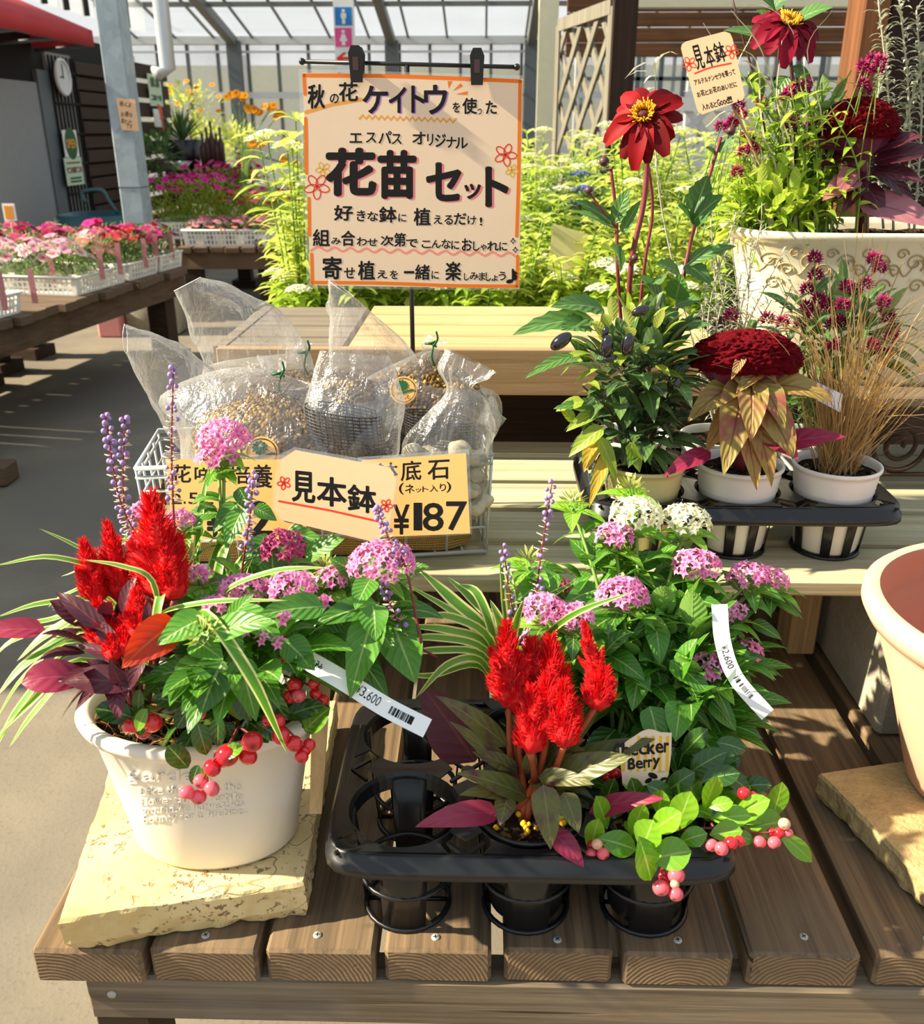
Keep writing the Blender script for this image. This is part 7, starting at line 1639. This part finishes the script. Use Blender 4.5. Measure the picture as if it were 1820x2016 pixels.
def crate_mesh(t, Mx, u0, v0, u1, v1, z, h, mark=None):
    """plastic crate with slotted sides"""
    mb = MB(); fl_ = .012
    def P_(u, v_, zz): return Mx @ V((u, v_, zz))
    for (a, b) in (((u0, v0), (u1, v0)), ((u1, v0), (u1, v1)), ((u1, v1), (u0, v1)), ((u0, v1), (u0, v0))):
        a, b = V((*a, 0)), V((*b, 0)); c_ = V(((u0+u1)/2, (v0+v1)/2, 0)); L = (b-a).length; n_ = max(5, int(L/.022))
        def W(s_, k):  # along, up
            p = a.lerp(b, s_); o = (p-c_).normalized()*fl_*k; return P_(p.x+o.x, p.y+o.y, z+h*k)
        ks = [0, .12, .36, .44, .66, .74, .88, 1.0]
        for i in range(n_):
            s0, s1 = i/n_, (i+.38)/n_; s2 = (i+1)/n_
            mb.poly([W(s0, 0), W(s1, 0), W(s1, 1), W(s0, 1)])
            for k0, k1 in ((0, .12), (.36, .44), (.66, .74), (.88, 1.0)): mb.poly([W(s1, k0), W(s2, k0), W(s2, k1), W(s1, k1)])
            if i in (0, n_-1): mb.poly([W(s1, 0), W(s2, 0), W(s2, 1), W(s1, 1)])
    mb.poly([P_(u0, v0, z+.004), P_(u1, v0, z+.004), P_(u1, v1, z+.004), P_(u0, v1, z+.004)])
    mb.build('basket', M['crate'], t, smooth=False, solid=.002)
    mb = MB(); e_ = fl_; mb.tube([P_(u0-e_, v0-e_, z+h), P_(u1+e_, v0-e_, z+h), P_(u1+e_, v1+e_, z+h), P_(u0-e_, v1+e_, z+h), P_(u0-e_, v0-e_, z+h)], .005, 5); mb.build('rim', M['crate'], t)
def crate(label, Mx, u0, v0, u1, v1, z, h=.075):
    t = thing('plant_crate', label, 'crate', Mx @ V(((u0+u1)/2, (v0+v1)/2, z))); crate_mesh(t, Mx, u0, v0, u1, v1, z+.001, h); return t
# prototypes of the small bedding plants
def dflower(mb, R, c_, n, r, np_=5):
    n = V(n).normalized(); a = n.orthogonal().normalized(); b = n.cross(a); mb.rnd = R.random()
    for k in range(np_):
        t = 2*pi*k/np_; d = a*math.cos(t)+b*math.sin(t); leaf(mb, c_, c_+d*r*.5+n*r*.12, c_+d*r+n*r*.05, r*1.05, n=n, shape='obov', ns=4, nx=1, fold=.05, rnd=mb.rnd)
def bedding(name, label, flmat, leafm, H, W, nfl, fr_, pot=True, leafn=170, ll=.075, lw=.007, seed=0, flat=.35, mat2=None):
    R = random.Random(seed); t = thing(name, label, 'potted plant', (0, 0, 0))
    if pot:
        mb = MB(); mb.lathe([(.001, .001), (.034, .001), (.044, .055), (.047, .057), (.044, .060), (.041, .05), (.001, .05)], 0, 0, 20); mb.build('pot', M['white_pot'], t)
    mb = MB()
    for i in range(leafn):
        a = R.uniform(0, 2*pi); r = W*.5*math.sqrt(R.random())*.8; z = .05+(H-.06)*R.random()**1.1*.85
        rleaf(mb, R, V((r*math.cos(a), r*math.sin(a), z)), V((math.cos(a+R.uniform(-.8, .8)), math.sin(a+R.uniform(-.8, .8)), R.uniform(.2, 1.3))), ll*R.uniform(.7, 1.2), lw, shape='lance', ns=3, nx=1)
    for i in range(nfl): pass
    mb.build('foliage', M[leafm], t, smooth=False)
    for i in range(nfl):
        a = i*2.4; r = W*.5*math.sqrt((i+.5)/nfl); c_ = V((r*math.cos(a), r*math.sin(a), H*(1-flat*(r/(W*.5))**2)+R.uniform(-.012, .012))); mb = MB()
        dflower(mb, R, c_, V((math.cos(a)*.5+R.uniform(-.2, .2), math.sin(a)*.5-.35, 1)), fr_*R.uniform(.85, 1.1)); mb.build('flower', M[mat2 if mat2 and i % 3 == 0 else flmat], t, smooth=False)
    return t
_first = {}
def place(proto, loc, label, group=None, sc=1):
    if proto.name not in _first:
        _first[proto.name] = 1; proto.location = loc; proto.rotation_euler = (0, 0, R.uniform(0, 6)); proto.scale = (sc, sc, sc); proto['label'] = label
        if group: proto['group'] = group
        return proto
    return dup(proto, loc, R.uniform(0, 6), sc, label, group)
PR = {k: bedding('dianthus', k, 'fl_'+m, 'far_leaf', .21, .18, 12, .032, seed=i, mat2=m2 and 'fl_'+m2) for i, (k, m, m2) in enumerate((('pink', 'pinkwhite', None), ('salmon', 'salmon', 'pinkwhite'), ('hot', 'hotpink', 'lightpink'), ('wine', 'wine', 'hotpink'), ('violet', 'violet', None), ('coral', 'coral', 'wine')))}
def u_of(Y): return (Y-A1b.y)/d1.y
CR = [('near left end', 2.98, 3.50, ['violet', 'pink', 'violet', 'pink', 'violet', 'salmon']), ('with pink dianthus, corner towards the bags', 3.88, 4.26, ['pink', 'salmon', 'pink', 'pink', 'pink', 'hot']), ('with coral dianthus, third from the front', 4.30, 4.56, ['coral', 'coral', 'pink', 'hot', 'wine', 'hot']), ('with hot pink dianthus at the far end', 4.59, 4.81, ['hot', 'wine', 'hot', 'hot', 'wine', 'wine'])]
CN = dict(pink='pink and white', salmon='salmon pink', hot='hot pink', wine='wine red', violet='violet', coral='coral red')
for i, (ds, ya_, yb2, ks) in enumerate(CR):
    u0, u1 = u_of(ya_), u_of(yb2); crate('white slotted crate '+ds+' on the left flower table', M1, u0, .03, u1, .50, z1)
    for k, kk in enumerate(ks):
        du, dv = (k % 2), k//2; p = M1 @ V((u0+(u1-u0)*(.28+.46*du), .11+.155*dv, z1+.006))
        place(PR[kk], p, CN[kk]+' dianthus in the white crate '+ds.split(',')[0], CN[kk]+' dianthus in crate '+ds.split(',')[0])
# second row towards the shop
for i, (ya_, yb2, ks) in enumerate(((3.45, 3.85, ['salmon', 'pink', 'coral', 'wine']), (3.95, 4.35, ['wine', 'wine', 'hot', 'wine']), (4.40, 4.78, ['wine', 'hot', 'wine', 'hot']))):
    u0, u1 = u_of(ya_), u_of(yb2); crate('white crate in the back row of the left table, %s' % ('nearest', 'middle one with wine red flowers', 'farthest')[i], M1, u0, .56, u1, 1.0, z1)
    for k, kk in enumerate(ks):
        p = M1 @ V((u0+(u1-u0)*(.28+.46*(k % 2)), .66+.2*(k//2), z1+.006)); place(PR[kk], p, CN[kk]+' dianthus in the back row, %s crate of the left table' % ('nearest', 'middle', 'farthest')[i], CN[kk]+' dianthus back row %d' % i)
# pink plant labels standing in the crates
for i, (px, py, Y) in enumerate(((10, 560, 3.3), (70, 555, 3.45), (107, 520, 3.95), (203, 515, 4.05), (238, 500, 4.2), (288, 490, 4.42), (310, 480, 4.6), (340, 478, 4.75))):
    p = at(px, py, Y); mb = MB(); mb.box((p.x-.011, p.y-.03, z1+.05), (p.x+.011, p.y-.028, p.z+.05))
    tag(mb.build('plant_label', M['label_pink'], smooth=False, loc=(p.x, p.y, z1+.05)), 'pale red upright plant label in the crates of the left flower table', 'plant tag', 'pink labels in the dianthus crates')
# table 2
PD = bedding('daisy', 'x', 'fl_lightpink', 'bed_dark', .15, .17, 13, .024, seed=31, leafn=80, ll=.04, lw=.016, mat2='fl_salmon')
PZ = bedding('zinnia', 'x', 'fl_magenta', 'far_lime', .38, .24, 12, .030, seed=32, leafn=150, ll=.10, lw=.012, flat=.25)
PW = bedding('white_daisy', 'x', 'fl_white', 'far_lime', .34, .24, 14, .022, seed=33, leafn=150, ll=.09, lw=.012, mat2='fl_white')
PC = bedding('cosmos', 'x', 'fl_coral', 'far_lime', .30, .22, 9, .028, seed=34, leafn=130, ll=.09, lw=.009, mat2='fl_magenta')
t = crate('white slotted crate marked 02 on the second table', M2, .04, .03, .62, .36, z2, .095)
mb = MB(); pf = V((0, A2.y+.03-.014, 0)); glyphs(mb, [('0', 502, 471, 508, 484), ('2', 510, 471, 518, 484)], lambda X, Yp: onp(X, Yp, pf, V((0, -1, 0))), .03); mb.build('lettering', M['ink_ink'], t, smooth=False)
for k in range(8):
    p = M2 @ V((.10+.062*2*(k % 4)+.02, .10+.15*(k//4), z2+.006)); place(PD, p, 'light pink flowered bedding plant in the white crate marked 02', 'light pink flowers in the crate marked 02')
crate('white crate with magenta zinnias behind the table end on the left', M2, -.30, .45, .16, .95, z2, .10)
for k in range(6): place(PZ, M2 @ V((-.22+.14*(k % 3)*1.1, .55+.28*(k//3), z2+.006)), 'tall magenta zinnia with lime foliage behind the left crates of the second table', 'magenta zinnias on the second table')
for k in range(4): place(PZ, M2 @ V((-.22+.13*k, 1.35, z2+.006)), 'tall magenta zinnia in the back row of the second table', 'magenta zinnias back row', 1.15)
for k in range(6): place(PW, M2 @ V((.30+.2*(k % 3), .95+.35*(k//3), z2+.006)), 'cream white daisy plant in the middle of the second table', 'white daisies on the second table')
for k in range(6): place(PC, M2 @ V((.22+.17*(k % 3), .50+.22*(k//3), z2+.006)), 'coral and magenta cosmos behind the crate marked 02', 'cosmos on the second table')
# third table and the plants by the back wall
A3 = onz(250, 372, .62); 
mb = MB(); b3 = thing('display_table', 'dark low table near the back wall carrying the yucca and jars', 'table', (-3.2, 9.0, 0)); 
pa, pb = at(325, 335, 8.6), at(445, 335, 8.6); mb.box((pa.x, 8.6, pa.z-.28), (pb.x, 9.6, pa.z)); mb.build('top', M['dark_wood'], b3, smooth=False)
for x in (pa.x+.05, pb.x-.15): mb = MB(); mb.box((x, 8.7, 0), (x+.1, 8.8, pa.z-.28)); mb.build('leg', M['dark_wood'], b3, smooth=False)
zt3 = pa.z
t = thing('yucca_plant', 'spiky yucca in a tall black pot before the glazed back wall', 'potted plant', at(365, 330, 8.9)); p = at(365, 330, 8.9); pz = at(365, 275, 8.9).z
mb = MB(); mb.lathe([(.001, zt3), (.13, zt3), (.17, pz), (.15, pz), (.14, pz-.05), (.001, pz-.05)], p.x, p.y, 28); mb.build('pot', M['black_plastic'], t)
mb = MB(); c_ = V((p.x, p.y, pz-.02))
for k in range(70):
    a = R.uniform(0, 2*pi); el = R.uniform(.1, 1.5); d = V((math.cos(a)*math.cos(el), math.sin(a)*math.cos(el), math.sin(el))); rleaf(mb, R, c_, d, R.uniform(.25, .42), .022, arch=.02, droop=.1, shape='lance', ns=3, nx=1)
mb.build('leaves', M['yucca'], t)
for i, px in enumerate((404, 413, 422, 431, 439)):
    p = at(px, 330, 8.8); h = .30+.05*(i % 3); mb = MB(); mb.lathe([(.001, zt3), (.03, zt3), (.032, zt3+h*.6), (.012, zt3+h*.75), (.012, zt3+h), (.001, zt3+h)], p.x, p.y, 12)
    tag(mb.build('bottle', M['stem_brown'], loc=(p.x, p.y, zt3)), 'slim dark brown jar in the row beside the yucca', 'bottle', 'brown jars beside the yucca')
p = at(352, 334, 8.65); mb = MB(); mb.lathe([(.001, zt3), (.06, zt3), (.12, zt3+.07), (.11, zt3+.07), (.05, zt3+.02), (.001, zt3+.02)], p.x, p.y, 24); tag(mb.build('bowl', M['clock'], loc=(p.x, p.y, zt3)), 'white bowl on the dark table in front of the yucca', 'bowl')
def shrub(name, label, p, rx, rz, n, L, W, mat, seed, fl=None, nfl=0, group=None):
    R = random.Random(seed); p = V(p); t = thing(name, label, 'plant', (p.x, p.y, 0), group); mb = MB(); cloud(mb, R, p, (rx, rx, rz), n, L, W, 'lance', inner=.3, ns=3, nx=1); mb.build('foliage', M[mat], t, smooth=False)
    mb = MB(); stalk(mb, [(p.x, p.y, 0), (p.x+.02, p.y, p.z*.6), p], .02, .01); mb.build('stem', M['bark'], t)
    for i in range(nfl):
        c_ = p+V((R.uniform(-rx, rx), R.uniform(-rx, 0), R.uniform(-rz*.2, rz))); mb = MB(); dflower(mb, R, c_, (0, -.6, .8), .034, 7); mb.build('flower', M[fl], t, smooth=False)
    return t
shrub('shrub', 'bright yellow green shrub in front of the back wall right of the jars', at(470, 300, 10.1), .30, .38, 380, .10, .03, 'bed_leaf', 1)
shrub('shrub', 'pale yellow shrub behind the brown jars', at(415, 280, 10.4), .32, .28, 260, .10, .03, 'bed_leaf', 2)
shrub('shrub', 'dark leafy plant under the slat screen beside the column', at(310, 310, 8.4), .2, .25, 160, .12, .03, 'bed_dark', 3)
shrub('shrub', 'yellow flowering shrub behind the yucca', at(368, 215, 11.0), .5, .30, 200, .12, .04, 'bed_leaf', 4, 'fl_orange', 14)
t = thing('tall_daisy', 'tall stems of golden yellow flowers before the glass wall left of the sign', 'plant', at(480, 400, 7.0)); mb = MB(); R = random.Random(17)
for i, (px, py) in enumerate(((455, 190), (470, 188), (482, 193), (492, 212), (505, 220), (540, 205), (548, 225), (530, 215), (500, 282), (515, 282), (575, 325), (560, 318))):
    c_ = at(px, py, 7.0); f_ = MB(); 
    for k in range(3): dflower(f_, R, c_+V((R.uniform(-.03, .03), 0, R.uniform(-.02, .02))), (R.uniform(-.4, .4), -.8, .6), .030, 7)
    f_.build('flower', M['fl_orange'], t, smooth=False); stalk(mb, [at(490, 400, 7.0)-V((0, 0, .3)), at(485+R.uniform(-8, 8), 320, 7.0), c_], .006, .003, 4)
mb.build('stems', M['stem'], t)

# ------------------------------------------------------------------ right side: posts, lattice, timber shelter
YP = 5.6; a, b = at(1062, 40, YP), at(1100, 40, YP); mb = MB(); mb.box((a.x, YP, 0), (b.x, YP+.12, 3.0)); struct('trim_4', mb, M['cream_paint'], smooth=False)
la0, la1 = at(1102, 50, 5.5), at(1206, 28, 4.7)
lt = thing('garden_trellis', 'bleached wooden lattice panel between the cream post and dark post', 'lattice', ((la0.x+la1.x)/2, 5.1, 0)); ex = V((la1.x-la0.x, la1.y-la0.y, 0)); LL = ex.length; ex.normalize(); ny = V((-ex.y, ex.x, 0)); zl0 = .35; zl1 = (la0.z+la1.z)/2; zl1 = la0.z
def lp(u, z, o=0): return V((la0.x, la0.y, 0))+ex*u+ny*o+V((0, 0, z))
def lath(mb, p, q, w_, o):
    p, q = V(p), V(q); a, b = lp(*p.xy, o), lp(*q.xy, o); d = (b-a).normalized(); s_ = d.cross(ny).normalized()*w_/2
    A_ = [a+s_, b+s_, b-s_, a-s_]; B_ = [x+ny*.012 for x in A_]; i0 = [mb.vert(x) for x in A_]; i1 = [mb.vert(x) for x in B_]; mb.face(*i0); mb.face(*i1[::-1])
    for k in range(4): mb.face(i0[k], i0[(k+1) % 4], i1[(k+1) % 4], i1[k])
def lattice(t, LL, z0, z1, step, w_, mat):
    mb = MB()
    for sg in (1, -1):
        c_ = -3.0
        while c_ < 5:
            pts = []
            for u in (0, LL): z = c_+sg*u+0; pts.append((u, z)) if z0 <= z <= z1 else None
            for z in (z0, z1):
                u = (z-c_)*sg
                if 0 < u < LL: pts.append((u, z))
            if len(pts) >= 2: lath(mb, (*pts[0], 0), (*pts[1], 0), w_, .0 if sg > 0 else .014)
            c_ += step
    mb.build('laths', mat, t, smooth=False)
lattice(lt, LL, zl0, zl1, .25, .042, M['lattice'])
mb = MB(); lath(mb, (0, zl0, 0), (0, zl1, 0), .06, -.01); lath(mb, (LL, zl0, 0), (LL, zl1, 0), .06, -.01); lath(mb, (0, zl1, 0), (LL, zl1, 0), .06, -.012); lath(mb, (0, zl0, 0), (LL, zl0, 0), .06, -.012); mb.build('frame', M['lattice'], lt, smooth=False)
for x in (.01, LL-.01): mb = MB(); mb.tube([lp(x, 0, .02), lp(x, zl0, .02)], .02, 4); mb.build('foot', M['lattice'], lt)
YD = 4.6; a, b = at(1209, 40, YD), at(1256, 40, YD); mb = MB(); mb.box((a.x, YD, 0), (b.x, YD+.13, 3.0)); struct('trim_5', mb, M['post_wood'], smooth=False)
YW = 7.2; a, b = at(1255, 112, YW), at(1900, 112, YW); z = a.z; k = 0; wb2 = None
mb = MB()
while z < 3.0: mb.box((a.x-.5, YW, z), (b.x+.5, YW+.03+.012*(k % 2), z+.088), .004); z += .094; k += 1
struct('wall_right', mb, M['board'], smooth=False)
mb = MB(); zz = at(1255, 14, 6.0).z; mb.box((at(1255, 14, 6.0).x, 6.0, zz), (5.0, 6.08, zz+.2)); struct('trim_6', mb, M['cream_paint'], smooth=False)
wz0, wz1 = at(1255, 205, YW).z, a.z; mb = MB(); mb.poly([(a.x-.4, YW+.02, wz0), (b.x+.4, YW+.02, wz0), (b.x+.4, YW+.02, wz1), (a.x-.4, YW+.02, wz1)]); wr = struct('window_3', mb, M['glass'], smooth=False)
mb = MB(); x = a.x
while x < b.x: mb.box((x, YW-.01, wz0), (x+.03, YW+.02, wz1)); x += .16
mb.box((a.x-.4, YW-.01, (wz0+wz1)/2), (b.x+.4, YW+.02, (wz0+wz1)/2+.025)); mb.build('glazing_bar', M['dark_steel'], wr, smooth=False)
w2 = thing('lattice_fence', 'low white painted lattice fence behind the crimson dahlia', 'lattice', at(1360, 250, 6.4)); la0 = at(1256, 205, 6.4); la1 = at(1500, 205, 6.4); ex = V((1, 0, 0)); ny = V((0, 1, 0)); LL = la1.x-la0.x+1.2; zl1 = la0.z; zl0 = .25
lattice(w2, LL, zl0, zl1, .19, .045, M['white_paint'])
mb = MB(); lath(mb, (0, zl1, 0), (LL, zl1, 0), .08, -.02); lath(mb, (0, zl0, 0), (LL, zl0, 0), .08, -.02); mb.build('frame', M['white_paint'], w2, smooth=False)
for x in (.03, LL/2, LL-.03): mb = MB(); mb.tube([lp(x, 0, .02), lp(x, zl1, .02)], .03, 4); mb.build('post', M['white_paint'], w2)
YO = 2.5; a, b, c_ = at(1690, 100, YO), at(1742, 100, YO), at(1835, 100, YO)
mb = MB(); mb.box((a.x, YO, 0), (b.x, YO+.12, 2.4), .004); struct('trim_7', mb, M['brown_post'], smooth=False)
mb = MB(); mb.box((b.x+.006, YO+.02, 0), (c_.x+.3, YO+.06, 2.4), .004); struct('trim_8', mb, M['post_wood'], smooth=False)

# ------------------------------------------------------------------ planting behind the sign
bedz = .60
bx = thing('raised_bed', 'raised bed of wooden boards full of yellow green plants behind the sign', 'planter bed', (.5, 3.2, 0))
mb = MB(); mb.box((-.42, 2.25, 0), (2.2, 2.31, bedz)); mb.build('front_board', M['dark_wood'], bx, smooth=False)
mb = MB(); mb.box((-.42, 2.31, bedz-.08), (2.2, 4.6, bedz-.03)); mb.build('soil', M['soil'], bx, smooth=False)
mb = MB(); mb.box((-.45, 2.25, 0), (-.42, 4.6, bedz)); mb.build('side_board', M['dark_wood'], bx, smooth=False)
def bedplant(name, label, H, W, nst, leafm, L, Wd, seed, fl=None, nfl=3, fr_=.012, tall=False):
    R = random.Random(seed); t = thing(name, label, 'plant', (0, 0, 0)); lf, st = MB(), MB(); tops = []
    for i in range(nst):
        a = R.uniform(0, 2*pi); r = W*.5*math.sqrt(R.random()); tp = V((r*math.cos(a), r*math.sin(a), H*R.uniform(.7, 1))); q_ = stalk(st, [(r*.2*math.cos(a), r*.2*math.sin(a), 0), tp*.55, tp], .0035, .002, 4, 7); tops.append(tp)
        pairs(lf, R, q_, 3, 1, L, Wd, fold=.15, shape='lance', ns=5, nx=1)
        for k in range(4): rleaf(lf, R, tp, V((math.cos(k*1.6), math.sin(k*1.6), .5)), L*.6, Wd*.7, shape='lance', ns=4, nx=1)
    lf.build('foliage', M[leafm], t); st.build('stems', M['stem'], t)
    if fl:
        for i, tp in enumerate(tops[:nfl]):
            mb = MB()
            for k in range(26):
                z = 1-(k+.5)/26*1.0; q_ = math.sqrt(1-z*z); tt = k*2.4; star(mb, R, tp+V((q_*math.cos(tt)*.03, q_*math.sin(tt)*.03, .008+z*.014)), V((q_*math.cos(tt)*.4, q_*math.sin(tt)*.4-.2, 1)), fr_, np_=4)
            mb.build('flower_head', M[fl], t, smooth=False)
    return t
BP = [bedplant('perennial', 'x', .46, .26, 9, 'bed_leaf', .10, .022, 1, 'fl_white', 3, .009), bedplant('perennial', 'x', .38, .28, 10, 'bed_leaf', .09, .026, 2), bedplant('perennial', 'x', .42, .26, 9, 'planter_leaf', .10, .020, 3, 'fl_white', 2, .009), bedplant('perennial', 'x', .34, .26, 9, 'bed_dark', .09, .024, 4, 'fl_blue', 3), bedplant('bedding_plant', 'x', .22, .26, 9, 'planter_leaf', .07, .026, 5, 'fl_white', 3)]
LB = ['yellow green perennial with cream flower heads in the raised bed behind the sign', 'low yellow green leafy perennial in the raised bed behind the sign', 'lime leaved perennial with white flower heads in the raised bed', 'dark green perennial with dusty blue flowers in the raised bed', 'short lime leaved plant at the front edge of the raised bed']
GB_ = ['cream flowered perennials', 'leafy perennials', 'white flowered lime perennials', 'blue flowered perennials', 'short edge plants']
R = random.Random(77)
for Y, pxs, ks in ((2.42, range(585, 1500, 62), (4, 1, 4, 1, 4)), (2.75, range(590, 1480, 78), (1, 0, 1, 2, 1)), (3.15, range(620, 1520, 70), (0, 1, 2, 3, 1)), (3.6, range(1010, 1520, 66), (0, 2, 0, 3, 2)), (4.1, range(1000, 1560, 72), (0, 2, 0, 0, 3))):
    for i, px in enumerate(pxs):
        p = at(px+R.uniform(-15, 15), 400, Y+R.uniform(-.08, .08)); k = ks[(i+int(Y*10)) % 5]
        if px > 1420 and Y < 2.6: continue
        place(BP[k], V((p.x, p.y, bedz-.03)), LB[k], GB_[k], R.uniform(.9, 1.15) if Y < 3 else R.uniform(1.0, 1.25))
tv = bedplant('tall_perennial', 'tall serrated yellow green plant standing left of the main sign above the raised bed', .60, .20, 8, 'bed_leaf', .13, .026, 12, 'fl_white', 4); p = at(572, 560, 2.30); tv.location = (p.x, 2.42, bedz-.05)
tv3 = dup(tv, (p.x-.02, 3.0, bedz-.03), 1.0, .9, 'pale flowered tall plant at the far left back of the raised bed')
mb = MB(); pts = [at(1090, 440, 2.4), at(1160, 462, 2.4), at(1140, 545, 2.4), at(1078, 530, 2.4)]
tag(flatpoly('bed_label', pts, M['yellow_pot'], None, .003), 'pale yellow blank card standing tilted among the bed plants right of the sign', 'plant tag')
# odds and ends on the floor at the left
mb = MB(); p = onz(10, 950, 0); mb.box((p.x-.25, p.y-.05, .004), (p.x+.03, p.y+.05, .07), .004); tag(mb.build('timber_block', M['table_wood_x'], smooth=False, loc=(p.x, p.y, 0)), 'end of a brown timber block lying on the floor at the left edge', 'timber')
p = onz(270, 668, 0); mb = MB(); mb.box((p.x-.1, p.y+.1, 0), (p.x+.22, p.y+.3, .42), .02); tag(mb.build('sack', M['concrete'], loc=(p.x, p.y, 0)), 'grey sack standing on the floor under the left flower table', 'sack')
p = onz(215, 672, 0); mb = MB(); mb.box((p.x-.1, p.y+.1, 0), (p.x+.04, p.y+.2, .16), .01); tag(mb.build('carton', M['label_pink'], loc=(p.x, p.y, 0), smooth=False), 'small pink carton on the floor beside the grey sack', 'carton')
p = at(18, 418, 4.6); mb = MB(); t = thing('price_card', 'white framed orange price card among the back row flowers at the far left', 'price card', p); mb.box((p.x-.03, 4.6, p.z-.04), (p.x+.03, 4.606, p.z+.04)); mb.build('card', M['paper'], t, smooth=False); mb = MB(); mb.box((p.x-.02, 4.597, p.z-.03), (p.x+.02, 4.6, p.z+.03)); mb.build('orange_field', M['ink_amber'], t, smooth=False); mb = MB(); mb.tube([(p.x, 4.603, z1), (p.x, 4.603, p.z-.04)], .004, 6); mb.build('stick', M['stake'], t)
# green wheelbarrow tub behind the column
t = thing('cart', 'dark teal cart with a pale tube handle behind the dianthus near the column', 'cart', (-2.5, 6.3, 0)); p = at(195, 400, 6.3)
mb = MB(); mb.lathe([(.001, .25), (.16, .25), (.24, .62), (.23, .62), (.15, .27), (.001, .27)], p.x, p.y, 28, pw=4); mb.build('tub', M['teal'], t)
mb = MB(); mb.tube(crv([at(170, 400, 6.2), at(162, 378, 6.2), at(200, 374, 6.2), at(215, 395, 6.2), at(232, 420, 6.2)], 4), .012, 6); mb.build('handle', M['teal'], t)
mb = MB(); mb.tube([(p.x-.05, p.y, .0+.12), (p.x+.05, p.y, .12)], .12, 20); mb.build('wheel', M['black_plastic'], t)
mb = MB(); mb.tube([(p.x, p.y, .12), (p.x, p.y, .26)], .02, 8); mb.build('fork', M['dark_steel'], t)
